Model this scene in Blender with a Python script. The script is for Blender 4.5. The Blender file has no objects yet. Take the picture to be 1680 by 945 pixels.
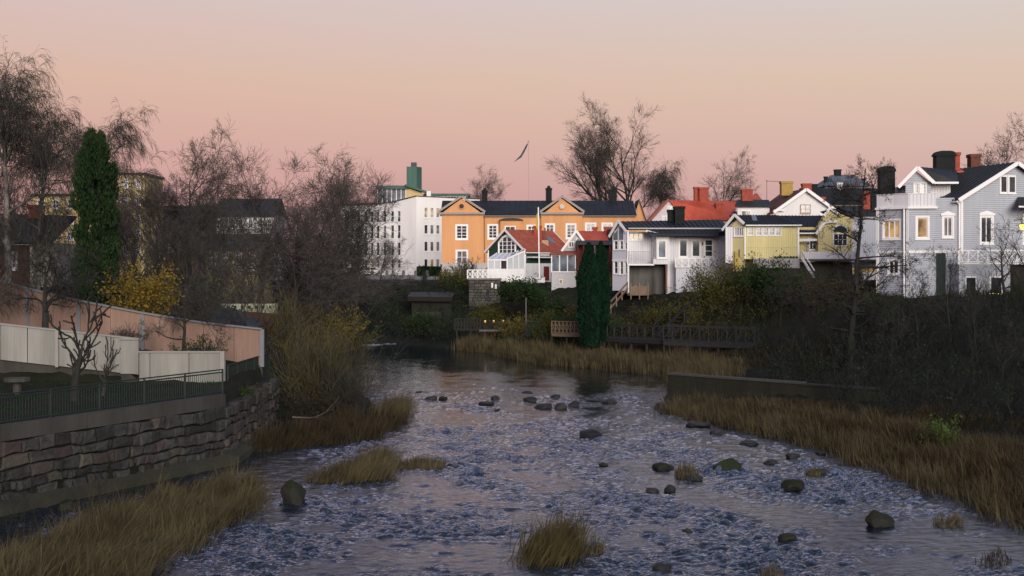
import bpy, bmesh, math, random
import numpy as np
from mathutils import Vector, Matrix

R = math.radians
SC = bpy.context.scene
COL = SC.collection

# ------------------------------------------------------------------ camera, sky, sun, exposure
EYE = 7.5            # metres above the river
FPX = 2100.0         # focal length in pixels of the 1680 px wide photograph
HOR = 440.0          # pixel row of the horizon
cam = bpy.data.cameras.new('camera'); cam_o = bpy.data.objects.new('camera', cam); COL.objects.link(cam_o)
cam.sensor_width = 36.0; cam.lens = 36.0 * FPX / 1680.0
cam.shift_y = -(472.5 - HOR) / 1680.0
cam.clip_start = 0.1; cam.clip_end = 4000
cam_o.location = (0, 0, EYE); cam_o.rotation_euler = (R(90), 0, 0)
SC.camera = cam_o

SUN_AZ = R(168)      # clockwise from the view direction: behind the camera, to the right
SUN_EL = R(15)
world = bpy.data.worlds.new('World'); SC.world = world; world.use_nodes = True
nt = world.node_tree; nt.nodes.clear()
def WN(t, **k):
    n = nt.nodes.new(t)
    for a, v in k.items(): setattr(n, a, v)
    return n
w_out = WN('ShaderNodeOutputWorld'); w_bg = WN('ShaderNodeBackground'); w_bg2 = WN('ShaderNodeBackground'); w_add = WN('ShaderNodeAddShader')
sky = WN('ShaderNodeTexSky', sky_type='NISHITA', sun_disc=False)
sky.sun_elevation = R(1.2); sky.sun_rotation = SUN_AZ; sky.air_density = 1.4; sky.dust_density = 2.0
w_bg.inputs['Strength'].default_value = 0.05
nt.links.new(sky.outputs[0], w_bg.inputs[0])
tc = WN('ShaderNodeTexCoord'); sep = WN('ShaderNodeSeparateXYZ'); nt.links.new(tc.outputs['Generated'], sep.inputs[0])
ramp = WN('ShaderNodeValToRGB'); nt.links.new(sep.outputs['Z'], ramp.inputs[0])
def lin(r, g, b):
    f = lambda c: (c / 255 / 12.92) if c / 255 <= .04045 else ((c / 255 + .055) / 1.055) ** 2.4
    return (f(r), f(g), f(b), 1)
# the dusk band: mauve earth shadow, pink belt, fading up to lilac and slate blue
stops = [(0.0, (184, 144, 152)), (0.045, (198, 154, 155)), (0.09, (206, 167, 163)), (0.14, (211, 178, 166)), (0.205, (206, 187, 188)),
         (0.30, (198, 187, 209)), (0.45, (178, 174, 205)), (0.70, (134, 140, 176)), (1.0, (104, 116, 150))]
cr = ramp.color_ramp
while len(cr.elements) < len(stops): cr.elements.new(0.5)
for e, (p, c) in zip(cr.elements, stops): e.position = p; e.color = lin(*c)
wmr = WN('ShaderNodeMapRange'); wmr.inputs[1].default_value = -.4; wmr.inputs[2].default_value = .4; nt.links.new(sep.outputs['X'], wmr.inputs[0])
wtint = WN('ShaderNodeMix', data_type='RGBA'); wtint.inputs['A'].default_value = (1, .95, .95, 1); wtint.inputs['B'].default_value = (1.01, 1.13, 1.11, 1); nt.links.new(wmr.outputs[0], wtint.inputs['Factor'])
wmul = WN('ShaderNodeMix', data_type='RGBA', blend_type='MULTIPLY'); wmul.inputs['Factor'].default_value = 1; nt.links.new(ramp.outputs[0], wmul.inputs['A']); nt.links.new(wtint.outputs['Result'], wmul.inputs['B'])
nt.links.new(wmul.outputs['Result'], w_bg2.inputs[0]); w_bg2.inputs['Strength'].default_value = 1.0
nt.links.new(w_bg.outputs[0], w_add.inputs[0]); nt.links.new(w_bg2.outputs[0], w_add.inputs[1]); nt.links.new(w_add.outputs[0], w_out.inputs[0])

sun = bpy.data.lights.new('sun', 'SUN'); sun_o = bpy.data.objects.new('sun', sun); COL.objects.link(sun_o)
sun.energy = 3.3; sun.angle = R(32); sun.color = (1.0, 0.93, 0.83)
sdir = Vector((math.sin(SUN_AZ) * math.cos(SUN_EL), math.cos(SUN_AZ) * math.cos(SUN_EL), math.sin(SUN_EL)))
sun_o.rotation_euler = sdir.to_track_quat('Z', 'Y').to_euler()
sun_o.location = (40, -40, 60)

SC.view_settings.view_transform = 'Standard'; SC.view_settings.look = 'None'
SC.view_settings.exposure = 0.0; SC.view_settings.gamma = 1.0; SC.view_settings.use_curve_mapping = False
SC.render.engine = 'CYCLES'
SC.cycles.use_denoising = True
SC.cycles.max_bounces = 5; SC.cycles.diffuse_bounces = 2; SC.cycles.glossy_bounces = 3; SC.cycles.transparent_max_bounces = 6
SC.cycles.transmission_bounces = 3

# ------------------------------------------------------------------ materials
_mats = {}
def M(name, col, rough=.8, var=.15, scale=2.0, bump=0.0, bscale=8.0, stripe=None, spec=.3, rand=0.0, emit=0.0, metal=0.0, col2=None, streak=False):
    """plain procedural paint/stone/wood: noise variation, fine bump, optional board stripes ('v'|'h', pitch)"""
    m = bpy.data.materials.new(name); m.use_nodes = True; t = m.node_tree; L = t.links.new
    b = t.nodes['Principled BSDF']; b.inputs['Roughness'].default_value = rough
    b.inputs['Specular IOR Level'].default_value = spec; b.inputs['Metallic'].default_value = metal
    c = t.nodes.new('ShaderNodeTexCoord'); src = c.outputs['Object']
    n = t.nodes.new('ShaderNodeTexNoise'); n.inputs['Scale'].default_value = scale; n.inputs['Detail'].default_value = 6
    n.inputs['Roughness'].default_value = .65
    if streak:
        mp = t.nodes.new('ShaderNodeMapping'); mp.inputs['Scale'].default_value = (1, 1, .12); L(src, mp.inputs[0]); L(mp.outputs[0], n.inputs['Vector'])
    else: L(src, n.inputs['Vector'])
    r = t.nodes.new('ShaderNodeMapRange'); r.inputs[1].default_value = .3; r.inputs[2].default_value = .7
    L(n.outputs[0], r.inputs[0])
    mx = t.nodes.new('ShaderNodeMix'); mx.data_type = 'RGBA'
    ca = tuple(max(0, x * (1 - var)) for x in col); cb = tuple(min(1, x * (1 + var)) for x in col) if col2 is None else col2
    mx.inputs['A'].default_value = (*ca, 1); mx.inputs['B'].default_value = (*cb, 1); L(r.outputs[0], mx.inputs['Factor'])
    out = mx.outputs['Result']
    if rand > 0:
        oi = t.nodes.new('ShaderNodeObjectInfo'); hs = t.nodes.new('ShaderNodeHueSaturation')
        mr = t.nodes.new('ShaderNodeMapRange'); mr.inputs[3].default_value = 1 - rand; mr.inputs[4].default_value = 1 + rand
        L(oi.outputs['Random'], mr.inputs[0]); L(mr.outputs[0], hs.inputs['Value']); L(out, hs.inputs['Color']); out = hs.outputs[0]
        mh = t.nodes.new('ShaderNodeMapRange'); mh.inputs[3].default_value = .47; mh.inputs[4].default_value = .53
        ml = t.nodes.new('ShaderNodeMath'); ml.operation = 'MULTIPLY'; ml.inputs[1].default_value = 7.31; L(oi.outputs['Random'], ml.inputs[0])
        mf = t.nodes.new('ShaderNodeMath'); mf.operation = 'FRACT'; L(ml.outputs[0], mf.inputs[0]); L(mf.outputs[0], mh.inputs[0]); L(mh.outputs[0], hs.inputs['Hue'])
    L(out, b.inputs['Base Color'])
    h = None
    if bump > 0:
        n2 = t.nodes.new('ShaderNodeTexNoise'); n2.inputs['Scale'].default_value = bscale; n2.inputs['Detail'].default_value = 8; L(src, n2.inputs['Vector'])
        bp = t.nodes.new('ShaderNodeBump'); bp.inputs['Strength'].default_value = bump; bp.inputs['Distance'].default_value = .05; L(n2.outputs[0], bp.inputs['Height']); h = bp
    if stripe:
        s = t.nodes.new('ShaderNodeSeparateXYZ'); L(src, s.inputs[0])
        if stripe[0] == 'h': v = s.outputs['Z']
        else:
            a = t.nodes.new('ShaderNodeMath'); a.operation = 'ADD'; L(s.outputs['X'], a.inputs[0]); L(s.outputs['Y'], a.inputs[1]); v = a.outputs[0]
        d = t.nodes.new('ShaderNodeMath'); d.operation = 'DIVIDE'; d.inputs[1].default_value = stripe[1]; L(v, d.inputs[0])
        f = t.nodes.new('ShaderNodeMath'); f.operation = 'FRACT'; L(d.outputs[0], f.inputs[0])
        g = t.nodes.new('ShaderNodeMapRange'); g.inputs[1].default_value = 0; g.inputs[2].default_value = .22; L(f.outputs[0], g.inputs[0])
        bp = t.nodes.new('ShaderNodeBump'); bp.inputs['Strength'].default_value = .7 if len(stripe) < 3 else stripe[2]; bp.inputs['Distance'].default_value = .05; L(g.outputs[0], bp.inputs['Height'])
        if h: L(h.outputs[0], bp.inputs['Normal'])
        h = bp
    if h: L(h.outputs[0], b.inputs['Normal'])
    if emit > 0:
        b.inputs['Emission Color'].default_value = (*col, 1); b.inputs['Emission Strength'].default_value = emit
    _mats[name] = m
    return m
def foliage(name, ca, cb, scale=.9, trans=.25):
    m = M(name, ca, .75, 0, scale, col2=cb, spec=.15)
    t = m.node_tree; b = t.nodes['Principled BSDF']; o = t.nodes['Material Output']
    tr = t.nodes.new('ShaderNodeBsdfTranslucent'); mx = t.nodes.new('ShaderNodeMixShader'); mx.inputs[0].default_value = trans
    t.links.new(b.inputs['Base Color'].links[0].from_socket, tr.inputs[0])
    t.links.new(b.outputs[0], mx.inputs[1]); t.links.new(tr.outputs[0], mx.inputs[2]); t.links.new(mx.outputs[0], o.inputs[0])
    return m
def glass(name, col, rough=.06, emit=0., ecol=(1, .62, .25)):
    """window pane: dark room behind reflective glass, wavy enough to break the reflection; lit rooms and painted reflections glow"""
    m = bpy.data.materials.new(name); m.use_nodes = True; t = m.node_tree; L = t.links.new; b = t.nodes['Principled BSDF']
    c = t.nodes.new('ShaderNodeTexCoord'); n = t.nodes.new('ShaderNodeTexNoise'); n.inputs['Scale'].default_value = .9; L(c.outputs['Object'], n.inputs['Vector'])
    rmp = t.nodes.new('ShaderNodeMapRange'); rmp.inputs[1].default_value = .35; rmp.inputs[2].default_value = .65; L(n.outputs[0], rmp.inputs[0])
    mx = t.nodes.new('ShaderNodeMix'); mx.data_type = 'RGBA'; mx.inputs['A'].default_value = (*[x * .5 for x in col], 1); mx.inputs['B'].default_value = (*[x * 1.6 for x in col], 1)
    L(rmp.outputs[0], mx.inputs['Factor']); L(mx.outputs['Result'], b.inputs['Base Color'])
    b.inputs['Roughness'].default_value = rough; b.inputs['Specular IOR Level'].default_value = .6
    bp = t.nodes.new('ShaderNodeBump'); bp.inputs['Strength'].default_value = .06; L(n.outputs[0], bp.inputs['Height']); L(bp.outputs[0], b.inputs['Normal'])
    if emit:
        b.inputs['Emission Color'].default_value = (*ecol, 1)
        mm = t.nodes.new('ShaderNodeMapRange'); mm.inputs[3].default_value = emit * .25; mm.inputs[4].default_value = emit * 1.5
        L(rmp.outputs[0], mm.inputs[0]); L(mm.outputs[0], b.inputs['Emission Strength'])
    return m

G_DARK = glass('dark_glass', (.035, .04, .048)); G_PALE = glass('curtained_glass', (.16, .15, .15)); G_BLUE = glass('sky_glass', (.12, .14, .17))
G_LIT = glass('lit_glass', (.10, .07, .04), emit=.34); G_WARM = glass('painted_reflection_glass', (.30, .24, .17), emit=.12, ecol=(1, .8, .5))  # last pane glows faintly to paint a warm reflection
WHITE = M('white_paint', (.74, .73, .73), .6, .10, 1.5, streak=True)
WTRIM = M('white_trim', (.78, .77, .77), .55, .04, 2)
BLACK = M('black_metal', (.022, .024, .026), .5, .2, 4)
ROOF = M('dark_sheet_roof', (.022, .026, .031), .6, .3, .8, bump=.1, bscale=2)
ROOFV = M('dark_folded_sheet_roof', (.020, .024, .029), .62, .3, .6, streak=True, spec=.2)
REDROOF = M('red_sheet_roof', (.42, .075, .040), .55, .22, .7, streak=True)
TILE = M('red_clay_tile', (.30, .075, .045), .8, .3, 1.2, stripe=('h', .18))
BROWNTILE = M('brown_tile', (.13, .06, .04), .85, .3, 1.2, stripe=('h', .2))
BRICK = M('red_brick', (.30, .065, .042), .85, .25, 3, bump=.3, bscale=14)
CHIMNEY = M('sooty_sheet', (.010, .012, .013), .7, .3, 2, spec=.15)

# ------------------------------------------------------------------ object helpers
def link(o, parent=None):
    COL.objects.link(o)
    if parent is not None: o.parent = parent
    return o
def tag(o, label=None, cat=None, group=None, kind=None):
    if label: o['label'] = label
    if cat: o['category'] = cat
    if group: o['group'] = group
    if kind: o['kind'] = kind
    return o
def empty(name, loc, rz=0.0, label=None, cat=None, group=None):
    o = bpy.data.objects.new(name, None); o.empty_display_size = .3; link(o); o.location = loc; o.rotation_euler = (0, 0, rz)
    return tag(o, label, cat, group)
def pymesh(name, V, F, mat, parent=None, smooth=False):
    me = bpy.data.meshes.new(name); me.from_pydata([tuple(v) for v in V], [], [tuple(f) for f in F]); me.update()
    if mat is not None: me.materials.append(mat)
    if smooth: me.polygons.foreach_set('use_smooth', [True] * len(me.polygons))
    return link(bpy.data.objects.new(name, me), parent)
def npmesh(name, V, F, mat, parent=None, smooth=False):
    """V (n,3) float array, F (m,k) int array of same-size faces"""
    V = np.ascontiguousarray(V, np.float32); F = np.ascontiguousarray(F, np.int32)
    me = bpy.data.meshes.new(name); nf, k = F.shape
    me.vertices.add(len(V)); me.vertices.foreach_set('co', V.ravel())
    me.loops.add(nf * k); me.loops.foreach_set('vertex_index', F.ravel())
    me.polygons.add(nf); me.polygons.foreach_set('loop_start', np.arange(0, nf * k, k, dtype=np.int32))
    try: me.polygons.foreach_set('loop_total', np.full(nf, k, np.int32))
    except Exception: pass
    if smooth: me.polygons.foreach_set('use_smooth', np.ones(nf, bool))
    me.update(calc_edges=True); me.validate()
    if mat is not None: me.materials.append(mat)
    return link(bpy.data.objects.new(name, me), parent)
BOXF = [(0, 3, 2, 1), (4, 5, 6, 7), (0, 1, 5, 4), (1, 2, 6, 5), (2, 3, 7, 6), (3, 0, 4, 7)]
def boxv(x0, x1, y0, y1, z0, z1):
    return [(x0, y0, z0), (x1, y0, z0), (x1, y1, z0), (x0, y1, z0), (x0, y0, z1), (x1, y0, z1), (x1, y1, z1), (x0, y1, z1)]
class Acc:
    """collects simple solids that together are ONE part"""
    def __init__(s): s.V = []; s.F = []
    def add(s, V, F):
        o = len(s.V); s.V += list(V); s.F += [tuple(i + o for i in f) for f in F]; return s
    def box(s, *a): return s.add(boxv(*a), BOXF)
    def prism(s, pts, off):
        """polygon pts (3d list) extruded by vector off"""
        n = len(pts); A = [Vector(p) for p in pts]; Bv = [p + Vector(off) for p in A]
        return s.add([tuple(p) for p in A + Bv], [tuple(range(n))[::-1], tuple(range(n, 2 * n))] + [(i, (i + 1) % n, n + (i + 1) % n, n + i) for i in range(n)])
    def bar(s, p0, p1, w, d=None):
        d = w if d is None else d
        p0 = Vector(p0); p1 = Vector(p1); t = (p1 - p0).normalized()
        up = Vector((0, 0, 1)) if abs(t.z) < .95 else Vector((0, 1, 0))
        a = t.cross(up).normalized() * (w / 2); b = a.cross(t).normalized() * (d / 2)
        V = [p + sa * a + sb * b for p in (p0, p1) for sa, sb in ((-1, -1), (1, -1), (1, 1), (-1, 1))]
        return s.add([tuple(v) for v in V], BOXF)
    def obj(s, name, mat, parent=None, smooth=False): return pymesh(name, s.V, s.F, mat, parent, smooth)
_cubes = {}
def unit_cube(mat):
    if mat.name not in _cubes:
        me = bpy.data.meshes.new('bar'); me.from_pydata(boxv(-.5, .5, -.5, .5, -.5, .5), [], BOXF); me.update(); me.materials.append(mat); _cubes[mat.name] = me
    return _cubes[mat.name]
def bar(name, mat, p0, p1, w, d=None, parent=None):
    """one straight bar as an object of its own that shares a unit-cube mesh; coordinates local to parent"""
    d = w if d is None else d
    p0 = Vector(p0); p1 = Vector(p1); t = p1 - p0; ln = t.length; t.normalize()
    up = Vector((0, 0, 1)) if abs(t.z) < .95 else Vector((0, 1, 0))
    a = t.cross(up).normalized(); b = a.cross(t).normalized()
    o = bpy.data.objects.new(name, unit_cube(mat)); link(o, parent)
    m = Matrix(((a.x * w, t.x * ln, b.x * d), (a.y * w, t.y * ln, b.y * d), (a.z * w, t.z * ln, b.z * d))).to_4x4()
    m.translation = (p0 + p1) / 2; o.matrix_local = m
    return o
def P(px, py, Y): return Vector(((px - 840) / FPX * Y, Y, EYE - (py - HOR) / FPX * Y))
def X(px, Y): return (px - 840) / FPX * Y
def Z(py, Y): return EYE - (py - HOR) / FPX * Y

# ------------------------------------------------------------------ terrain and river
RIVER = np.array([(17.5, 18), (15.6, 30), (14.8, 37), (13.4, 50), (10.6, 60), (8.0, 66), (8.4, 73), (11, 88), (7.2, 94), (2, 100), (-1, 110), (-5.7, 119),
                  (-12, 127), (-25, 133), (-60, 138), (-60, 124), (-30, 120), (-20, 112), (-14, 98), (-9.5, 80), (-7.2, 70), (-6.4, 63), (-6.8, 56.5), (-9.8, 52.0),
                  (-15.1, 40.3), (-19.8, 31), (-26, 18)], float)
def river_dist(x, y):
    """signed distance to the water's edge: positive on land"""
    x = np.asarray(x, float); y = np.asarray(y, float); best = np.full(x.shape, 1e9); ins = np.zeros(x.shape, bool)
    n = len(RIVER)
    for i in range(n):
        (ax, ay), (bx, by) = RIVER[i], RIVER[(i + 1) % n]
        ex, ey = bx - ax, by - ay; t = np.clip(((x - ax) * ex + (y - ay) * ey) / (ex * ex + ey * ey), 0, 1)
        best = np.minimum(best, np.hypot(x - ax - t * ex, y - ay - t * ey))
        c = ((ay > y) != (by > y)) & (x < (bx - ax) * (y - ay) / (by - ay + 1e-12) + ax); ins ^= c
    return np.where(ins, -best, best)
_nr = np.random.default_rng(5)
_W = [(_nr.uniform(0, 2 * math.pi), 2 * math.pi / l, _nr.uniform(0, 6.28), l) for l in (23, 17, 11, 7.5, 5.1, 3.7, 2.6, 1.9, 1.4)]
def wob(x, y):
    s = 0
    for a, k, p, l in _W: s = s + l ** .7 * np.sin(k * (x * math.cos(a) + y * math.sin(a)) + p)
    return s / 18.0
def xwall(y): return np.where(y < 49.2, -15.7 + (y - 39.3) * .475, np.where(y < 66, -11.0 - (y - 49.2) * .04, -11.7))
def hgt(x, y):
    x = np.asarray(x, float); y = np.asarray(y, float); d = river_dist(x, y)
    left = (x < 0) & (y < 120 + np.abs(x) * .2)
    hr = np.interp(d, [-8, 0, 1, 3, 8, 12, 16, 20, 30, 60, 300], [-.9, -.05, .12, .35, .8, 1.6, 3.5, 5.0, 5.9, 6.4, 9])
    near = np.clip((y - 72) / 18, 0, 1)
    hn = np.interp(d, [-8, 0, 1, 4, 9, 14, 22, 30, 60, 300], [-.9, -.05, .15, .5, .9, 1.5, 3.8, 5.6, 6.4, 9])
    hr = np.where(d > 0, hr * near + hn * (1 - near), hr)
    hl = np.interp(d, [-8, 0, 1, 3, 5, 8, 12, 20, 60, 300], [-.9, -.05, .15, .5, 1.2, 2.9, 4.6, 5.4, 6.2, 9])
    xw = xwall(y)
    behind = x < xw - .25
    z = np.where(left, hl, hr) + wob(x, y) * np.clip(d / 10, 0, 1) * .28
    # garden terraces held by the walls on the left
    t1 = left & behind & (y < 55.25); t2 = left & (x < -11.9) & (y >= 55.25) & (y < 61.25); t3 = left & (x < -12.3) & (y >= 61.25) & (y < 70)
    z = np.where(t1, 2.62 + wob(x, y) * .04, z)
    z = np.where(t2, np.interp(x, [-26, -19, -12.4, -11.2], [4.3, 3.8, 2.9, 2.5]), z)
    z = np.where(t3, np.maximum(z, np.interp(x, [-26, -12], [5.2, 3.2])), z)
    z = np.where(left & (~behind) & (y < 62.5) & (d > 0), np.minimum(z, .3), z)
    # unseen rise added to the ground right of the bridge, shading the river
    z = z + 7.0 * np.clip((x - 24 - np.clip(y, 0, 60) * .42) / 16, 0, 1) * np.clip((52 - y) / 34, 0, 1) * np.clip((y + 160) / 40, 0, 1) * (1 + .12 * wob(x, y))
    # paved square and street before the far buildings
    sq = np.clip((y - 150) / 12, 0, 1) * np.clip((14 - np.abs(x + 14)) / 6, 0, 1)
    z = z * (1 - sq) + 6.0 * sq
    return z
def H1(x, y): return float(hgt(np.array([x]), np.array([y]))[0])
# ground sheet
def axis(segs):
    out = []
    for a, b, st in segs: out += list(np.arange(a, b, st))
    return np.array(out + [segs[-1][1]], float)
gx = axis([(-900, -120, 60), (-120, -48, 4), (-48, -26, 1.0), (-26, 26, .5), (26, 48, 1.0), (48, 120, 4), (120, 900, 60)])
gy = axis([(-220, 14, 6), (14, 30, 1), (30, 128, .5), (128, 175, 1.0), (175, 300, 6), (300, 1800, 100)])
GX, GY = np.meshgrid(gx, gy); GZ = hgt(GX.ravel(), GY.ravel())
_d = river_dist(GX.ravel(), GY.ravel())
_fine = np.random.default_rng(3).normal(0, 1, GZ.shape) * .06 * np.clip(_d / 3, 0, 1) * (GY.ravel() < 170)
GZ = GZ + _fine
nx, ny = len(gx), len(gy)
ii = (np.arange(ny - 1)[:, None] * nx + np.arange(nx - 1)[None, :]).ravel()
GF = np.stack([ii, ii + 1, ii + nx + 1, ii + nx], 1)
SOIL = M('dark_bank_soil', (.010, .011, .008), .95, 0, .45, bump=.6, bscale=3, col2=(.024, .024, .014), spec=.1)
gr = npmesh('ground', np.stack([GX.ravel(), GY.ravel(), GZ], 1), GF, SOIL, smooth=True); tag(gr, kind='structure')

# river surface: real ripples, rough in the rapids, calm in the far pool
def wave_field(x, y, seed, lam, n, flow=(0.12, 1.0)):
    rg = np.random.default_rng(seed); s = np.zeros_like(x)
    for _ in range(n):
        l = lam * math.exp(rg.normal(0, .35)); a = rg.uniform(0, math.pi); k = 2 * math.pi / l
        s += np.sin(k * (x * math.cos(a) + y * math.sin(a)) + rg.uniform(0, 6.28))
    return s / math.sqrt(n / 2)
wy = [20.0]
while wy[-1] < 142: wy.append(wy[-1] + min(.6, max(.065, .065 * (wy[-1] / 32) ** 1.75)))
wx = axis([(-62, -18, 1.5), (-18, -9, .16), (-9, 12, .085), (12, 18, .11), (18, 21, 1)])
wy = np.array(wy); WX, WY = np.meshgrid(wx, wy); wxx, wyy = WX.ravel(), WY.ravel()
wd = -river_dist(wxx, wyy)
rapid = np.interp(wyy, [20, 48, 62, 72, 84, 95, 150], [1.0, 1.0, .85, .55, .22, .05, .03])
patch = np.clip(.82 + .46 * wave_field(wxx * 1.25 + wyy * .25, wyy * .5, 11, 8, 16) + .34 * wave_field(wxx, wyy * .8, 17, 3.0, 20) + .14 * wave_field(wxx, wyy, 18, 1.3, 20), .24, 2.1)
# ribs of standing waves across the current
amp = rapid * patch
wz = amp * (.010 * wave_field(wxx, wyy, 1, 2.2, 26) + .017 * wave_field(wxx * .8, wyy * 1.2, 2, .85, 34) + .018 * wave_field(wxx * .8, wyy * 1.2, 3, .46, 44) + .011 * wave_field(wxx * .8, wyy * 1.2, 4, .27, 44))
wz = wz * np.clip(.35 + wd / 2.5, .1, 1)
ROCKS = []      # (px, py of waterline, width px, height px, label) filled below, needed for foam
RK = [(481, 826, 50, 36), (968, 719, 44, 16), (1194, 769, 46, 18), (1090, 770, 40, 13), (1138, 788, 30, 12), (1447, 864, 48, 24), (1307, 803, 46, 15), (1295, 887, 30, 13),
      (1268, 762, 30, 9), (1302, 752, 22, 8), (1070, 808, 22, 8), (1100, 807, 22, 10), (1128, 873, 20, 7), (1088, 935, 36, 12), (1350, 776, 24, 8), (1350, 745, 24, 6),
      (648, 656, 12, 4), (707, 655, 20, 5), (728, 656, 18, 5), (800, 664, 26, 6), (813, 656, 18, 8), (870, 659, 22, 8), (892, 670, 28, 8), (921, 671, 24, 9), (941, 667, 24, 9),
      (912, 653, 24, 7), (866, 645, 16, 4), (1000, 662, 28, 9), (688, 644, 12, 3), (816, 674, 10, 3), (1085, 671, 30, 9), (1150, 700, 40, 8), (738, 765, 12, 5), (752, 764, 12, 4),
      (105, 838, 34, 18), (622, 716, 12, 4), (990, 764, 18, 6), (595, 742, 20, 5), (960, 908, 24, 8), (1180, 712, 34, 9), (1230, 730, 30, 8)]
rockpos = []
for (px, py, w, h) in RK:
    Y = EYE * FPX / (py - HOR); rockpos.append((X(px, Y), Y, w * Y / FPX, h * Y / FPX))
foam = np.zeros_like(wz)
def foam_at(x, y, rx, ry, k):
    global foam
    foam = np.maximum(foam, k * np.exp(-((wxx - x) / rx) ** 2 - ((wyy - y) / ry) ** 2))
for (x, y, w, h) in rockpos: foam_at(x, y - w * .35, w * .7, w * .35, .42); 
for (px, py, wpx, k) in [(955, 775, 26, .72), (1000, 777, 36, .70), (1025, 774, 16, .6), (880, 771, 30, .62), (850, 768, 16, .55), (905, 779, 20, .6), (760, 742, 20, .4), (700, 800, 20, .38), (820, 880, 22, .38), (1180, 840, 22, .4), (620, 850, 20, .4), (1120, 684, 40, .55), (1140, 692, 30, .5), (610, 566, 40, .9), (640, 564, 26, .8), (560, 563, 40, .7), (610, 571, 20, .6),
                         (640, 812, 12, .5), (980, 715, 18, .4), (180, 798, 10, .6), (650, 580, 20, .5)]:
    Y = EYE * FPX / (py - HOR); foam_at(X(px, Y), Y, wpx * Y / FPX * .8, 1.0 * Y / 45, k)
wz = wz + foam * .05 * wave_field(wxx, wyy, 21, .5, 30)
keep = (wd > -2.5)
nwx = len(wx); ii = (np.arange(len(wy) - 1)[:, None] * nwx + np.arange(nwx - 1)[None, :]).ravel()
WF = np.stack([ii, ii + 1, ii + nwx + 1, ii + nwx], 1); WF = WF[keep[WF].any(1)]
used = np.unique(WF); remap = np.full(len(wz), -1, np.int64); remap[used] = np.arange(len(used))
water_m = bpy.data.materials.new('river_water'); water_m.use_nodes = True
t = water_m.node_tree; t.nodes.clear(); L = t.links.new; N = t.nodes.new
cc = N('ShaderNodeTexCoord'); mp = N('ShaderNodeMapping'); mp.inputs['Scale'].default_value = (.62, 1.25, 1); L(cc.outputs['Object'], mp.inputs[0])
n1 = N('ShaderNodeTexNoise'); n1.inputs['Scale'].default_value = 5.5; n1.inputs['Detail'].default_value = 5; n1.inputs['Roughness'].default_value = .62; n1.inputs['Distortion'].default_value = .6; L(mp.outputs[0], n1.inputs['Vector'])
ch = N('ShaderNodeAttribute'); ch.attribute_name = 'chop'
bp = N('ShaderNodeBump'); bp.inputs['Distance'].default_value = .085; L(ch.outputs['Fac'], bp.inputs['Strength']); L(n1.outputs[0], bp.inputs['Height'])
at = N('ShaderNodeAttribute'); at.attribute_name = 'foam'
n2 = N('ShaderNodeTexNoise'); n2.inputs['Scale'].default_value = 6; n2.inputs['Detail'].default_value = 8; n2.inputs['Roughness'].default_value = .75; L(mp.outputs[0], n2.inputs['Vector'])
ad = N('ShaderNodeMath'); ad.operation = 'MULTIPLY_ADD'; L(at.outputs['Fac'], ad.inputs[0]); ad.inputs[1].default_value = .55; L(n2.outputs[0], ad.inputs[2])
fr = N('ShaderNodeMapRange'); fr.inputs[1].default_value = .80; fr.inputs[2].default_value = 1.08; L(ad.outputs[0], fr.inputs[0])
df = N('ShaderNodeBsdfDiffuse'); df.inputs[0].default_value = (.006, .012, .017, 1); gl = N('ShaderNodeBsdfGlossy'); gl.inputs[0].default_value = (.90, .92, 1.0, 1); gl.inputs['Roughness'].default_value = .05; L(bp.outputs[0], gl.inputs['Normal'])
fz = N('ShaderNodeFresnel'); fz.inputs[0].default_value = 1.45; L(bp.outputs[0], fz.inputs['Normal'])
m1 = N('ShaderNodeMixShader'); L(fz.outputs[0], m1.inputs[0]); L(df.outputs[0], m1.inputs[1]); L(gl.outputs[0], m1.inputs[2])
fo = N('ShaderNodeBsdfDiffuse'); fo.inputs[0].default_value = (.50, .52, .56, 1); m2 = N('ShaderNodeMixShader'); L(fr.outputs[0], m2.inputs[0]); L(m1.outputs[0], m2.inputs[1]); L(fo.outputs[0], m2.inputs[2])
mo = N('ShaderNodeOutputMaterial'); L(m2.outputs[0], mo.inputs[0])
wo = npmesh('river_water', np.stack([wxx, wyy, wz], 1)[used], remap[WF], water_m, smooth=True); tag(wo, kind='structure')
wo.data.attributes.new('chop', 'FLOAT', 'POINT').data.foreach_set('value', np.ascontiguousarray(np.clip(.03 + amp * .75, 0, 1.3)[used], np.float32))
wo.data.attributes.new('foam', 'FLOAT', 'POINT').data.foreach_set('value', np.ascontiguousarray(foam[used], np.float32))

# boulders in the stream
def rock_mesh(seed, sub=3):
    bm = bmesh.new(); bmesh.ops.create_icosphere(bm, subdivisions=sub, radius=1); rg = np.random.default_rng(seed)
    pl = rg.normal(0, 1, (13, 3)); pl[:, 2] *= .8; pl[0] = (rg.normal(0, .35), rg.normal(0, .35), 1); pl /= np.linalg.norm(pl, axis=1)[:, None]; off = rg.uniform(.55, .92, 13); off[0] = rg.uniform(.5, .8)
    ks = rg.normal(0, 1, (9, 3)) * np.array([2, 2, 2, 4, 4, 4, 7, 7, 7])[:, None]; ph = rg.uniform(0, 6.28, 9); am = np.array([.05, .05, .05, .03, .03, .03, .018, .018, .018])
    for v in bm.verts:
        p = np.array(v.co)
        for q, o in zip(pl, off):
            e = p @ q - o
            if e > 0: p = p - q * e * .92
        v.co = p * (1 + (am * np.sin(ks @ p + ph)).sum()) + rg.normal(0, .008, 3)
    me = bpy.data.meshes.new('boulder'); bm.to_mesh(me); bm.free()
    return me
ROCK = M('wet_stone', (.011, .011, .011), .6, 0, 1.6, bump=.5, bscale=5, col2=(.028, .027, .024), rand=.3, spec=.25)
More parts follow.
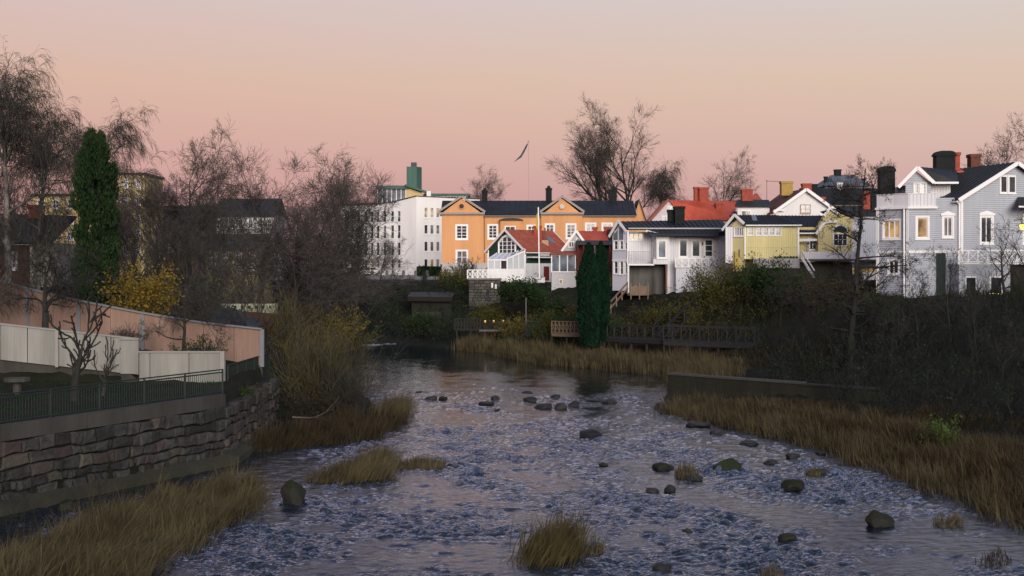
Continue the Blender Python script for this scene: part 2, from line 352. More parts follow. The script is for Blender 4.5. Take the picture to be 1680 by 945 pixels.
def moss_rock(name, moss):
    m = M(name, (.012, .012, .011), .8, 0, 1.5, bump=.5, bscale=6, col2=(.034, .032, .027), spec=.2)
    t = m.node_tree; b = t.nodes['Principled BSDF']; L = t.links.new; src = b.inputs['Base Color'].links[0].from_socket
    g = t.nodes.new('ShaderNodeNewGeometry'); s = t.nodes.new('ShaderNodeSeparateXYZ'); L(g.outputs['Normal'], s.inputs[0])
    n = t.nodes.new('ShaderNodeTexNoise'); n.inputs['Scale'].default_value = 3; c = t.nodes.new('ShaderNodeTexCoord'); L(c.outputs['Object'], n.inputs['Vector'])
    a = t.nodes.new('ShaderNodeMath'); a.operation = 'ADD'; L(s.outputs['Z'], a.inputs[0]); L(n.outputs[0], a.inputs[1])
    r = t.nodes.new('ShaderNodeMapRange'); r.inputs[1].default_value = .55; r.inputs[2].default_value = .95; L(a.outputs[0], r.inputs[0])
    mx = t.nodes.new('ShaderNodeMix'); mx.data_type = 'RGBA'; L(r.outputs[0], mx.inputs['Factor']); L(src, mx.inputs['A']); mx.inputs['B'].default_value = (*moss, 1)
    L(mx.outputs['Result'], b.inputs['Base Color']); return m
MOSS = moss_rock('mossy_stone', (.017, .026, .008)); MOSSD = moss_rock('dull_mossy_stone', (.016, .020, .008))
rlab = ['big square boulder with a flat top beside the long reed bar', 'broad humped boulder alone in mid river downstream of the far row of rocks', 'bright mossy green boulder near the right bank reeds',
        'low mossy boulder just left of a small reed tuft', 'wet dark boulder at the foot of the small reed tuft', 'rounded mossy boulder in the dark water at lower right', 'flat-topped wide boulder in mid right water',
        'small humped boulder at lower right, left of the rounded mossy one', 'low dark rock off the right bank, left one of a pair', 'low dark rock off the right bank, right one of a pair', 'small dark rock below the low mossy boulder, left of two',
        'small dark rock below the low mossy boulder, right of two', 'tiny wet rock alone in the lower right rapids', 'flat wet rock at the bottom edge right of the near reed clump', 'dark rock beside the thin reed tuft near right bank',
        'flat dark rock touching the right bank', 'small rock at the far left end of the river rock row', 'left rock of the close pair in the far rock row', 'right rock of the close pair in the far rock row', 'long low rock at front of the far row centre',
        'small upright rock behind the long low one in the far row', 'dark blocky rock in the middle of the far row', 'wide flat rock at the front of the cluster of three', 'pointed middle rock of the cluster of three', 'right rear rock of the cluster of three',
        'flat rock behind the cluster of three in the far row', 'thin flat rock farthest upstream in the row', 'peaked rock standing apart at the right of the far row', 'tiny rock alone below the bright reflection', 'tiny rock just downstream of the long low one',
        'dark rock at the tip of the channel wall', 'broken dark rock on the shore below the right reeds, upstream one', 'small rock at the right tip of the flat grass tuft, near one', 'small rock at the right tip of the flat grass tuft, far one',
        'pale round stone in the dark water under the stone wall', 'small rock off the tip of the left grass spit', 'small rock in white water right of centre', 'low rock left of the grass island', 'dark rock behind the near reed clump', 'dark shore rock below the right reeds, middle one', 'dark shore rock below the right reeds, downstream one']
rmesh = [rock_mesh(s) for s in range(12)]
for me in rmesh:
    me.polygons.foreach_set('use_smooth', [False] * len(me.polygons)); me.materials.append(ROCK)
rr_ = random.Random(4)
for i, (x, y, w, h) in enumerate(rockpos):
    me = rmesh[i % 12]
    if i in (2,): me = me.copy(); me.materials[0] = MOSS
    elif i in (0, 3, 5, 6, 7, 34): me = me.copy(); me.materials[0] = MOSSD
    o = link(bpy.data.objects.new('boulder', me)); o.location = (x, y + w * .2, h * .12 - .02)
    o.scale = (w * .56, w * rr_.uniform(.4, .55), h * (1.2 if i == 0 else 1.0) + .03); o.rotation_euler = (0, 0, rr_.uniform(-.5, .5) + rr_.choice((0, 3.14)))
    tag(o, rlab[i], 'boulder', 'boulders in the river')

# ------------------------------------------------------------------ plants
def norm(v): return v / (np.linalg.norm(v, axis=-1, keepdims=True) + 1e-9)
def branch_level(rg, p0, d0, ln, segs, wig, trop, droop=0.0):
    """grow len(p0) polylines at once"""
    n = len(p0); pts = np.zeros((n, segs + 1, 3)); pts[:, 0] = p0; d = norm(d0); st = (ln / segs)[:, None]
    for i in range(segs):
        d = d + rg.normal(0, wig, (n, 3)); d[:, 2] += trop - droop * (i / segs) ; d = norm(d); pts[:, i + 1] = pts[:, i] + d * st
    return pts
def children(rg, pts, ln, n, start, ang, lenr, taper_len=.45, end=1.0):
    """pick n starts along each parent, return positions, directions, lengths, t"""
    B, S, _ = pts.shape; t = rg.uniform(start, end, (B, n)); f = t * (S - 1); k = np.clip(f.astype(int), 0, S - 2); fr = (f - k)[..., None]
    bi = np.arange(B)[:, None]; a = pts[bi, k]; c = pts[bi, k + 1]; pos = a * (1 - fr) + c * fr; tg = norm(c - a)
    rnd = rg.normal(0, 1, tg.shape); perp = norm(rnd - (rnd * tg).sum(-1, keepdims=True) * tg)
    an = np.radians(rg.uniform(ang[0], ang[1], (B, n)))[..., None]
    d = tg * np.cos(an) + perp * np.sin(an)
    l = ln[:, None] * rg.uniform(lenr[0], lenr[1], (B, n)) * (1 - taper_len * t)
    return pos.reshape(-1, 3), d.reshape(-1, 3), l.ravel(), t.ravel()
def tubes(levels):
    """levels: list of (pts (B,S,3), rad (B,S), sides) -> V, F(tri)"""
    Vs, Fs, off = [], [], 0
    for pts, rad, k in levels:
        B, S, _ = pts.shape; tg = np.zeros_like(pts); tg[:, 1:-1] = pts[:, 2:] - pts[:, :-2]; tg[:, 0] = pts[:, 1] - pts[:, 0]; tg[:, -1] = pts[:, -1] - pts[:, -2]; tg = norm(tg)
        ref = np.where(np.abs(tg[..., 2:3]) > .9, np.array([1., 0, 0]), np.array([0, 0, 1.])); a = norm(np.cross(tg, ref)); c = np.cross(tg, a)
        th = np.arange(k) * 2 * math.pi / k
        if k == 2: a, c = np.where((np.arange(B) % 2 == 0)[:, None, None], a, c), c; rad = rad * 1.25
        ring = pts[:, :, None] + rad[:, :, None, None] * (a[:, :, None] * np.cos(th)[None, None, :, None] + c[:, :, None] * np.sin(th)[None, None, :, None])
        Vs.append(ring.reshape(-1, 3)); base = (np.arange(B)[:, None, None] * S + np.arange(S - 1)[None, :, None]) * k + off; j = np.arange(k if k > 2 else 1)[None, None, :]; j2 = (j + 1) % k
        q = np.stack([base + j, base + j2, base + k + j2, base + k + j], -1).reshape(-1, 4); Fs.append(q); off += B * S * k
    return np.concatenate(Vs), np.concatenate(Fs)
def trad(n, r0, r1, B, pw=1.0): return np.linspace(1, 0, n)[None, :] ** pw * (np.asarray(r0).reshape(-1, 1) - r1) * np.ones((B, 1)) + r1
def grow_tree(seed, H, r0, spec, lean=(0, 0, 1), trunk_wig=.06, segs0=8, p0=None, rmin=.005):
    """spec: list of (n, start, ang, lenr, segs, wig, trop, droop, taper_len). returns list of levels (pts, rad, sides)"""
    rg = np.random.default_rng(seed); B = 1 if p0 is None else len(p0)
    p0 = np.zeros((1, 3)) if p0 is None else np.asarray(p0, float); ln = np.broadcast_to(np.asarray(H, float), (B,)).copy()
    ld = np.broadcast_to(np.asarray(lean, float), (B, 3)).copy()
    pts = branch_level(rg, p0, ld, ln, segs0, trunk_wig, .05); r = np.broadcast_to(np.asarray(r0, float), (B,)).copy()
    lev = [(pts, trad(segs0 + 1, r, np.mean(r) * .12, B), 7 if B < 20 else 4)]
    for li, (n, start, ang, lenr, segs, wig, trop, droop, tl) in enumerate(spec):
        par_r = lev[-1][1]; pos, d, l, tt = children(rg, pts, ln, n, start, ang, lenr, tl)
        pr = np.repeat(par_r, n, 0); rr = pr[np.arange(len(tt)), np.clip((tt * (pr.shape[1] - 1)).astype(int), 0, pr.shape[1] - 1)] * rg.uniform(.45, .75, len(tt))
        rr = np.minimum(rr, np.max(r) * (.38, .13, .045, .018)[min(li, 3)]); pts = branch_level(rg, pos, d, l, segs, wig, trop, droop); ln = l
        last = li >= 1
        lev.append((pts, trad(segs + 1, np.maximum(rr, rmin * 1.4), rmin, len(l)), 4 if li == 0 else 3 if li == 1 else 2))
    return lev
def tips(levels, k=1):
    return np.concatenate([l[0][:, 1:].reshape(-1, 3) for l in levels[-k:]])
def leaves(rg, pts, size, n, spread, up=0.0, aspect=.6):
    """diamond leaves scattered round points"""
    idx = rg.integers(0, len(pts), n); c = pts[idx] + rg.normal(0, spread, (n, 3)); a = rg.normal(0, 1, (n, 3)); a[:, 2] += up; a = norm(a); r = rg.normal(0, 1, (n, 3)); bq = norm(np.cross(a, r))
    s = (size * rg.uniform(.55, 1.35, n))[:, None]
    V = np.stack([c - a * s, c + bq * s * aspect, c + a * s, c - bq * s * aspect], 1).reshape(-1, 3); F = np.arange(4 * n).reshape(-1, 4)
    return V, F
BARK = M('dark_bark', (.023, .022, .019), .9, .35, 3, bump=.4, bscale=9)
BARKG = M('grey_bark', (.042, .038, .032), .9, .35, 3, bump=.4, bscale=9)
BIRCH = M('birch_bark', (.22, .205, .19), .8, 0, 2.5, col2=(.04, .035, .032), bump=.2)
THK = M('black_green_twigs', (.022, .025, .021), .95, .3, 2, spec=.1)
TWIG = M('brown_twigs', (.037, .035, .030), .9, .3, 2)
TWIGP = M('purplish_twigs', (.058, .049, .045), .9, .25, 2)
TWIGO = M('olive_twigs', (.072, .060, .025), .9, .25, 2)
def place_tree(name, label, levels, loc, cat='tree', bark=BARK, twig=TWIG, lf=None, leafmat=None, group=None, rz=0, split=2, sc=1.0):
    """a tree thing: trunk (levels before split), crown (the rest), optional leaves"""
    e = empty(name, loc, rz, label, cat, group); e.scale = (sc, sc, sc)
    V, F = tubes(levels[:split]); npmesh('trunk', V, F, bark, e, smooth=True)
    if levels[split:]:
        V, F = tubes(levels[split:]); npmesh('crown', V, F, twig, e)
    if lf is not None: npmesh('leaves', lf[0], lf[1], leafmat, e)
    return e
def bushes(name, label, roots, hh, seed, mat, cat=None, kind=None, group=None, n1=7, n2=4, ang=(15, 45), lean=.5, r=.014, rmin=.005, stems=1, leafn=0, leafmat=None, leafsize=.06, trop=.05, loc=None, droop=0., wig=.13, leafspread=.10):
    """many-stemmed twiggy growth from a set of root points: one shrub or one thicket"""
    rg = np.random.default_rng(seed); roots = np.repeat(np.asarray(roots, float), stems, 0); B = len(roots)
    hh = np.repeat(np.broadcast_to(np.asarray(hh, float), (B // stems,)), stems) * rg.uniform(.65, 1.1, B)
    ld = np.stack([rg.normal(0, lean, B), rg.normal(0, lean, B), np.ones(B)], 1)
    o = np.zeros(3) if loc is None else np.asarray(loc, float); roots = roots - o
    roots = roots + np.stack([rg.normal(0, .12, B), rg.normal(0, .12, B), np.zeros(B)], 1)
    pts = branch_level(rg, roots, ld, hh, 5, wig, trop, droop); lev = [(pts, trad(6, np.full(B, r), rmin, B), 3)]
    if n1:
        p, d, l, _ = children(rg, pts, hh, n1, .2, ang, (.28, .55)); q = branch_level(rg, p, d, l, 3, .16, .06, droop); lev.append((q, trad(4, np.full(len(p), max(r * .5, rmin)), rmin, len(p)), 2))
        if n2:
            p, d, l2, _ = children(rg, q, l, n2, .2, ang, (.3, .6)); q2 = branch_level(rg, p, d, l2, 2, .16, .04, droop); lev.append((q2, trad(3, np.full(len(p), max(r * .32, rmin)), rmin * .7, len(p)), 2))
    V, F = tubes(lev)
    if cat:
        e = empty(name, tuple(o), 0, label, cat, group); npmesh('stems', V, F, mat, e)
        if leafn: npmesh('leaves', *leaves(rg, tips(lev, 2 if n1 else 1), leafsize, leafn, leafspread), leafmat, e)
        return e
    ob = npmesh(name, V, F, mat); tag(ob, label, None, group, kind)
    if leafn:
        lo = npmesh('leaves', *leaves(rg, tips(lev, 2 if n1 else 1), leafsize, leafn, leafspread), leafmat, ob); tag(lo, kind='stuff')
    return ob
def blades(roots, h, rg, width=.018, lean=.35, wind=(.25, 0), curl=.5):
    """grass or reed blades: tapering three-point strips, rooted at roots (n,3)"""
    n = len(roots); h = np.broadcast_to(h, (n,)) * rg.uniform(.55, 1.15, n); a = rg.uniform(0, 6.28, n); l = np.abs(rg.normal(0, lean, n)); wv = 1 + .9 * wob(roots[:, 0] * 5, roots[:, 1] * 5) + rg.normal(0, .6, n)
    d = np.stack([np.cos(a) * l + wind[0] * wv, np.sin(a) * l + wind[1] * wv, np.ones(n)], 1); d = norm(d)
    mid = roots + d * (h * .55)[:, None]; cu = (curl * rg.uniform(0, 3.2, n) ** 1.5)[:, None]; d2 = d.copy(); d2[:, :2] *= 1 + cu; d2[:, 2:] -= .18 * cu; tip = mid + norm(d2) * (h * .5)[:, None]
    s = np.stack([-np.sin(a), np.cos(a), np.zeros(n)], 1); s[:, 0] = np.sign(s[:, 0] + 1e-6) * np.maximum(np.abs(s[:, 0]), .5); w = width * rg.uniform(.6, 1.3, n)[:, None]
    V = np.stack([roots - s * w / 2, roots + s * w / 2, mid + s * w * .42, mid - s * w * .42, tip], 1).reshape(-1, 3)
    i = np.arange(n)[:, None] * 5; F = np.concatenate([i + np.array([[0, 1, 2]]), i + np.array([[0, 2, 3]]), i + np.array([[3, 2, 4]])]); return V, F
def in_poly(rg, poly, n):
    poly = np.asarray(poly, float); lo, hi = poly.min(0), poly.max(0); out = np.zeros((0, 2))
    while len(out) < n:
        q = rg.uniform(lo, hi, (n * 2, 2)); ins = np.zeros(len(q), bool)
        for i in range(len(poly)):
            (ax, ay), (bx, by) = poly[i], poly[(i + 1) % len(poly)]
            ins ^= ((ay > q[:, 1]) != (by > q[:, 1])) & (q[:, 0] < (bx - ax) * (q[:, 1] - ay) / (by - ay + 1e-12) + ax)
        out = np.concatenate([out, q[ins]])
    return out[:n]
def on_ground(p, dz=0.0, minz=None):
    z = hgt(p[:, 0], p[:, 1]) + dz
    if minz is not None: z = np.maximum(z, minz)
    return np.column_stack([p, z])
def W2(px, py):
    Y = EYE * FPX / (py - HOR); return (X(px, Y), Y)
# ------------------------------------------------------------------ buildings
class B:
    def __init__(s, name, label, cat, loc, rz=0.0, group=None):
        s.e = empty(name, loc, rz, label, cat, group)
    def box(s, name, mat, x0, x1, y0, y1, z0, z1, parent=None): return Acc().box(x0, x1, y0, y1, z0, z1).obj(name, mat, parent or s.e)
    def fp(s, f, u, v, n):
        ox, oy, dx, dy = f; return (ox + dx * u + dy * n, oy + dy * u - dx * n, v)
    def fbox(s, name, mat, f, u0, u1, v0, v1, n0, n1, parent=None, acc=None):
        V = [s.fp(f, *q) for q in ((u0, v0, n1), (u1, v0, n1), (u1, v0, n0), (u0, v0, n0), (u0, v1, n1), (u1, v1, n1), (u1, v1, n0), (u0, v1, n0))]
        if acc is not None: return acc.add(V, BOXF)
        return pymesh(name, V, BOXF, mat, parent or s.e)
    def wall(s, f, w, v0, v1, holes, mat, name='wall', dep=.14, top=None, u0=0.0):
        """front sheet with real openings and reveals; top: optional list of (u, v) giving the upper outline above v1"""
        a = Acc(); us = sorted({u0, w, *[h[0] for h in holes], *[h[1] for h in holes]}); vs = sorted({v0, v1, *[h[2] for h in holes], *[h[3] for h in holes]})
        for i in range(len(us) - 1):
            for j in range(len(vs) - 1):
                um, vm = (us[i] + us[i + 1]) / 2, (vs[j] + vs[j + 1]) / 2
                if any(h[0] < um < h[1] and h[2] < vm < h[3] for h in holes): continue
                a.add([s.fp(f, us[i], vs[j], 0), s.fp(f, us[i + 1], vs[j], 0), s.fp(f, us[i + 1], vs[j + 1], 0), s.fp(f, us[i], vs[j + 1], 0)], [(0, 1, 2, 3)])
        for h in holes:
            c = [(h[0], h[2]), (h[1], h[2]), (h[1], h[3]), (h[0], h[3])]
            for k in range(4):
                p, q = c[k], c[(k + 1) % 4]; a.add([s.fp(f, *p, 0), s.fp(f, *q, 0), s.fp(f, *q, -dep), s.fp(f, *p, -dep)], [(3, 2, 1, 0)])
        if top:
            pts = [(u0, v1)] + [(w, v1)] + list(top)[::-1]
            a.add([s.fp(f, u, v, 0) for u, v in pts], [tuple(range(len(pts)))])
        return a.obj(name, mat, s.e)
    def window(s, f, h, cols=2, rows=2, frame=WTRIM, pane=G_DARK, fr=.07, casing=.10, dep=.14, sill=True, mun=.035, name='window', top=False):
        u0, u1, v0, v1 = h; a = Acc()
        for q in ((u0, u0 + fr, v0, v1), (u1 - fr, u1, v0, v1), (u0 + fr, u1 - fr, v0, v0 + fr), (u0 + fr, u1 - fr, v1 - fr, v1)): s.fbox('', None, f, *q, -dep + .004, -.02, acc=a)
        if casing:
            c = casing
            for q in ((u0 - c, u0 + .003, v0 - c, v1 + c), (u1 - .003, u1 + c, v0 - c, v1 + c), (u0 + .003, u1 - .003, v1 - .003, v1 + c), (u0 + .003, u1 - .003, v0 - c, v0 + .003)): s.fbox('', None, f, *q, -.02, .035, acc=a)
            if sill: s.fbox('', None, f, u0 - c - .04, u1 + c + .04, v0 - c - .05, v0 - c - .003, -.02, .09, acc=a)
            if top:
                s.fbox('', None, f, u0 - c - .08, u1 + c + .08, v1 + c + .003, v1 + c + .16, -.02, .10, acc=a)
                a.prism([s.fp(f, u0 - c, v1 + c + .16, 0), s.fp(f, u1 + c, v1 + c + .16, 0), s.fp(f, (u0 + u1) / 2, v1 + c + .36, 0)], Vector(s.fp(f, 0, 0, .06)) - Vector(s.fp(f, 0, 0, 0)))
        o = a.obj(name, frame, s.e)
        s.fbox('pane', pane, f, u0 + .01, u1 - .01, v0 + .01, v1 - .01, -dep - .03, -dep + .03, parent=o)
        for i in range(1, cols):
            u = u0 + (u1 - u0) * i / cols; s.fbox('mullion', frame, f, u - mun, u + mun, v0 + fr, v1 - fr, -dep + .032, -.03, parent=o)
        for j in range(1, rows):
            v = v0 + (v1 - v0) * j / rows; s.fbox('glazing_bar', frame, f, u0 + fr, u1 - fr, v - mun * .7, v + mun * .7, -dep + .034, -.04, parent=o)
        return o
    def facade(s, f, w, v0, v1, wins, mat, top=None, name='wall', u0=0.0, **kw):
        """wins: list of dict(h=(u0,u1,v0,v1), ...window args)"""
        s.wall(f, w, v0, v1, [q['h'] for q in wins], mat, name, top=top, u0=u0)
        for q in wins:
            q = {**kw, **q}; s.window(f, q.pop('h'), **q)
    def slab(s, name, mat, q, th=.12, parent=None):
        """a sheet through 4 (or 3) points thickened downwards"""
        return Acc().prism(q, (0, 0, -th)).obj(name, mat, parent or s.e)
    def seams(s, q0, q1, q2, q3, n, mat, parent, w=.05):
        """standing seams on the roof plane q0-q1 (eave) to q3-q2 (ridge)"""
        q0, q1, q2, q3 = map(Vector, (q0, q1, q2, q3)); nn = (q1 - q0).cross(q3 - q0).normalized()
        if nn.z < 0: nn = -nn
        for i in range(1, n):
            t = i / n; bar('seam', mat, q0.lerp(q1, t) + nn * .025, q3.lerp(q2, t) + nn * .025, w, .06, parent)
    def gable_x(s, x0, x1, y0, y1, ze, zr, mat, oh=.3, og=.25, barge=WTRIM, seam=0, th=.12, smat=None, yr=None, bargeh=.2, gutter=True):
        """ridge along local x"""
        yr = (y0 + y1) / 2 if yr is None else yr; kf = (zr - ze) / (yr - y0); kb = (zr - ze) / (y1 - yr); a0, a1 = x0 - og, x1 + og
        f = [(a0, y0 - oh, ze - kf * oh), (a1, y0 - oh, ze - kf * oh), (a1, yr, zr), (a0, yr, zr)]
        bk = [(a0, yr + .002, zr), (a1, yr + .002, zr), (a1, y1 + oh, ze - kb * oh), (a0, y1 + oh, ze - kb * oh)]
        o = s.slab('roof', mat, f, th); s.slab('roof', mat, bk, th)
        if seam: s.seams(*f, seam, smat or mat, o)
        if barge:
            for xx, sg in ((a0, -1), (a1, 1)):
                for p, q in ((f[0], f[3]), (bk[3], bk[0])):
                    xe = xx + sg * .03; bar('bargeboard', barge, (xe, p[1], p[2] - .1), (xe, q[1], q[2] - .1), .05, bargeh, s.e)
            if gutter: bar('gutter', barge, (a0, y0 - oh - .05, ze - kf * oh - .10), (a1, y0 - oh - .05, ze - kf * oh - .10), .10, .10, s.e)
        return o
    def gable_y(s, x0, x1, y0, y1, ze, zr, mat, oh=.3, og=.3, barge=WTRIM, seam=0, th=.12, smat=None, bargeh=.2, gutter=True, xr=None):
        """ridge along local y; gable faces -y"""
        xr = (x0 + x1) / 2 if xr is None else xr; kl = (zr - ze) / (xr - x0); kr = (zr - ze) / (x1 - xr); a0, a1 = y0 - og, y1 + og
        l = [(x0 - oh, a1, ze - kl * oh), (x0 - oh, a0, ze - kl * oh), (xr, a0, zr), (xr, a1, zr)]
        r = [(x1 + oh, a0, ze - kr * oh), (x1 + oh, a1, ze - kr * oh), (xr + .002, a1, zr), (xr + .002, a0, zr)]
        o = s.slab('roof', mat, l, th); o2 = s.slab('roof', mat, r, th)
        if seam: s.seams(*l, seam, smat or mat, o); s.seams(*r, seam, smat or mat, o2)
        if barge:
            for p, q in ((l[1], l[2]), (r[0], r[3])): bar('bargeboard', barge, (p[0], a0 - .03, p[2] - .1), (q[0], a0 - .03, q[2] - .1), .05, bargeh, s.e)
            if gutter:
                bar('gutter', barge, (x0 - oh - .05, a0, ze - kl * oh - .1), (x0 - oh - .05, a1, ze - kl * oh - .1), .1, .1, s.e); bar('gutter', barge, (x1 + oh + .05, a0, ze - kr * oh - .1), (x1 + oh + .05, a1, ze - kr * oh - .1), .1, .1, s.e)
        return o
    def chimney(s, x, y, w, d, z0, z1, mat, cap=None, pot=None, parent=None):
        a = Acc().box(x - w / 2, x + w / 2, y - d / 2, y + d / 2, z0, z1 - .25); a.box(x - w / 2 - .07, x + w / 2 + .07, y - d / 2 - .07, y + d / 2 + .07, z1 - .247, z1)
        o = a.obj('chimney', mat, parent or s.e)
        if cap: Acc().box(x - w * .35, x + w * .35, y - d * .35, y + d * .35, z1 + .003, z1 + .14).obj('chimney_cap', cap, o)
        return o
    def body(s, mat, x0, x1, y0, y1, z0, z1, name='core'):
        """dim interior block set inside the outer walls so nothing shows through"""
        return s.box(name, mat, x0, x1, y0, y1, z0, z1)
    def bars(s, name, mat, segs, w, d=None):
        for p, q in segs: bar(name, mat, p, q, w, d, s.e)
    def xrail(s, p0, p1, h, bays, mat, w=.09, bw=.05, single=False, posts=True):
        p0, p1 = Vector(p0), Vector(p1); up = Vector((0, 0, h)); lo = Vector((0, 0, .08))
        bar('top_rail', mat, p0 + up, p1 + up, w, w * .8, s.e); bar('bottom_rail', mat, p0 + lo, p1 + lo, w * .7, w * .7, s.e)
        for i in range(bays + 1):
            q = p0.lerp(p1, i / bays)
            if posts: bar('post', mat, q, q + up * .99, w * .95, w * .95, s.e)
            if i < bays:
                r = p0.lerp(p1, (i + 1) / bays); bar('brace', mat, q + lo, r + up * .95, bw, bw * .8, s.e)
                if not single: bar('brace', mat, q + up * .95, r + lo, bw * .9, bw * .9, s.e)
F0 = lambda x, y: (x, y, 1.0, 0.0)
def FD(x, y, deg): return (x, y, math.cos(R(deg)), math.sin(R(deg)))

DARKIN = M('unlit_room', (.02, .02, .02), .9, .1)
# ---- orange town mansion
s = 195 / FPX
ORANGE = M('orange_render', (.60, .305, .136), .85, .13, .6, bump=.15, bscale=20, streak=True)
PED = M('grey_cornice', (.30, .26, .24), .7, .1)
STONEW = M('pale_plinth', (.45, .42, .40), .8, .1)
b = B('orange_mansion', 'long orange two-storey mansion with two pediments and dark slate roof', 'building', P(725, 441, 195))
ev = (441 - 352) * s
def U(px): return (px - 725) * s
def V_(py): return (441 - py) * s
def hw(x0, x1, y0, y1): return (U(x0), U(x1), V_(y1), V_(y0))
b.facade(F0(0, -.6), U(793), .9, ev, [dict(h=hw(749.5, 766, 370.5, 391.5), rows=4), dict(h=hw(750, 766, 412, 432), rows=2, pane=G_PALE)], ORANGE, casing=.22, mun=.05)
b.facade(F0(U(793), 0), U(888) - U(793), .9, ev, [dict(h=(h_[0] - U(793), h_[1] - U(793), h_[2], h_[3]), rows=r_, pane=pn) for h_, r_, pn in ((hw(802, 815, 370, 390.5), 4, G_DARK), (hw(802, 815, 412, 430), 2, G_PALE), (hw(866, 878, 371, 391), 4, G_DARK))], ORANGE, casing=.22, mun=.05)
b.facade(F0(U(888), -.6), U(955) - U(888), .9, ev, [dict(h=(h_[0] - U(888), h_[1] - U(888), h_[2], h_[3]), rows=4) for h_ in (hw(896, 908, 369, 390), hw(930, 943, 369, 390))], ORANGE, casing=.22, mun=.05)
b.facade(F0(U(955), 0), U(1043) - U(955), .9, ev, [dict(h=(h_[0] - U(955), h_[1] - U(955), h_[2], h_[3]), rows=4) for h_ in (hw(962, 976, 367.5, 389), hw(989, 1003, 367.5, 389), hw(1016, 1029, 367.5, 389))], ORANGE, casing=.22, mun=.05)
for (x0, x1, sgn) in ((U(793), U(793), 1), (U(888), U(888), -1), (U(955), U(955), 1)): b.fbox('pavilion_return', ORANGE, F0(x0, 0), -.01, .01, .9, ev, 0, .595)
b.box('wall', ORANGE, .001, .2, -.599, 11, .9, ev - .01); b.box('wall', ORANGE, U(1043) - .2, U(1043), .01, 11, .9, ev - .01); b.box('wall', ORANGE, 0.2, U(1043) - .2, 10.8, 11, .9, ev - .01)
b.box('plinth', STONEW, -.06, U(1043) + .05, -.66, -.3, -1.2, .9); b.body(DARKIN, .5, U(1043) - .5, .4, 10.6, 0, ev - .1)
b.gable_x(-.1, U(1043), 0, 11, ev + .05, V_(326), ROOFV, oh=.45, og=.1, barge=PED, seam=34, smat=ROOF)
for (x0, x1, ap) in ((721, 794, 757.5), (888, 956, 918)):
    f = F0(U(x0) + .2, -.6); w = U(x1) - U(x0) - .4; h = V_(323) - ev
    Acc().prism([b.fp(f, .3, ev + .28, -.02), b.fp(f, w - .3, ev + .28, -.02), b.fp(f, w / 2, ev + h - .28, -.02)], (0, .1, 0)).obj('pediment', ORANGE, b.e)
    b.fbox('cornice', PED, f, -.35, w + .35, ev, ev + .3, -.3, .42)
    for k in range(26): u = -.2 + (w + .4) * k / 25; b.fbox('dentil', PED, f, u - .05, u + .05, ev - .14, ev - .003, .05, .3)
    p0, p1, pm = b.fp(f, -.4, ev + .38, .1), b.fp(f, w + .4, ev + .38, .1), b.fp(f, w / 2, ev + h + .02, .1)
    bar('raking_cornice', PED, p0, pm, .62, .32, b.e); bar('raking_cornice', PED, p1, pm, .62, .32, b.e)
    for q in (p0, p1): b.slab('roof', ROOFV, [(q[0], q[1], q[2] + .17), (pm[0], pm[1], pm[2] + .19), (pm[0], 5.4, pm[2] + .19), (q[0], 5.4, q[2] + .17)], .1)
    a = Acc(); c = Vector(b.fp(f, w / 2, ev + h * .46, .12)); ring = [(c.x + .36 * math.cos(k * math.pi / 8), c.y + .02, c.z + .36 * math.sin(k * math.pi / 8)) for k in range(16)]
    a.prism(ring, (0, .12, 0)); oc = a.obj('oculus', G_DARK, b.e)
    for k in range(16):
        t0, t1 = k * math.pi / 8, (k + 1) * math.pi / 8; bar('oculus_ring', ORANGE, (c.x + .42 * math.cos(t0), c.y, c.z + .42 * math.sin(t0)), (c.x + .42 * math.cos(t1), c.y, c.z + .42 * math.sin(t1)), .12, .12, oc)
# entrance bay with flat hood between the pavilions
b.facade(F0(U(821), -1.0), U(856) - U(821), .9, V_(362), [dict(h=(U(829) - U(821), U(845) - U(821), .95, V_(372)), rows=3, cols=2)], ORANGE, name='porch_wall')
b.box('porch_wall', ORANGE, U(821), U(821) + .1, -.99, 0, .9, V_(362)); b.box('porch_wall', M('cream_render', (.66, .5, .3), .8, .06), U(856) - .1, U(856), -.99, 0, .9, V_(362))
Acc().prism([(U(819), -1.3, V_(362)), (U(858), -1.3, V_(362)), (U(858), -1.3, V_(361)), (U(850), -1.3, V_(358.5)), (U(838), -1.3, V_(358)), (U(827), -1.3, V_(358.5)), (U(819), -1.3, V_(361))], (0, 1.28, 0)).obj('porch_roof', ROOF, b.e)
for (px, y0, y1, w) in ((794, 309, 327, 9), (902, 305, 326, 10), (1010, 307, 324, 13)):
    ch = b.chimney(U(px), 5.5, w * s, .8, V_(y1) - .6, V_(y0), CHIMNEY)
    Acc().prism([(U(px) - .3, 5.2, V_(y0)), (U(px) + .3, 5.2, V_(y0)), (U(px) + .22, 5.2, V_(y0) + .3), (U(px), 5.2, V_(y0) + .42), (U(px) - .22, 5.2, V_(y0) + .3)], (0, .6, 0)).obj('chimney_hood', CHIMNEY, ch)
for px in (795, 955): bar('downpipe', M('copper_pipe_%d' % px, (.16, .09, .05), .6), (U(px), -.08, .2), (U(px), -.08, ev), .1, .1, b.e)
# set-back right wing with its own gable
b.box('wing_wall', M('cream_yellow_render', (.60, .38, .16), .8, .06), U(1043) + .003, U(1064), 3, 9, 0, V_(360))
b.gable_y(U(1040), U(1064), 2.6, 9, V_(362), V_(325), ROOFV, oh=.2, barge=PED)
Acc().prism([(U(1042), 2.8, V_(362)), (U(1063), 2.8, V_(362)), (U(1052), 2.8, V_(328))], (0, .1, 0)).obj('wing_gable', ORANGE, b.e)

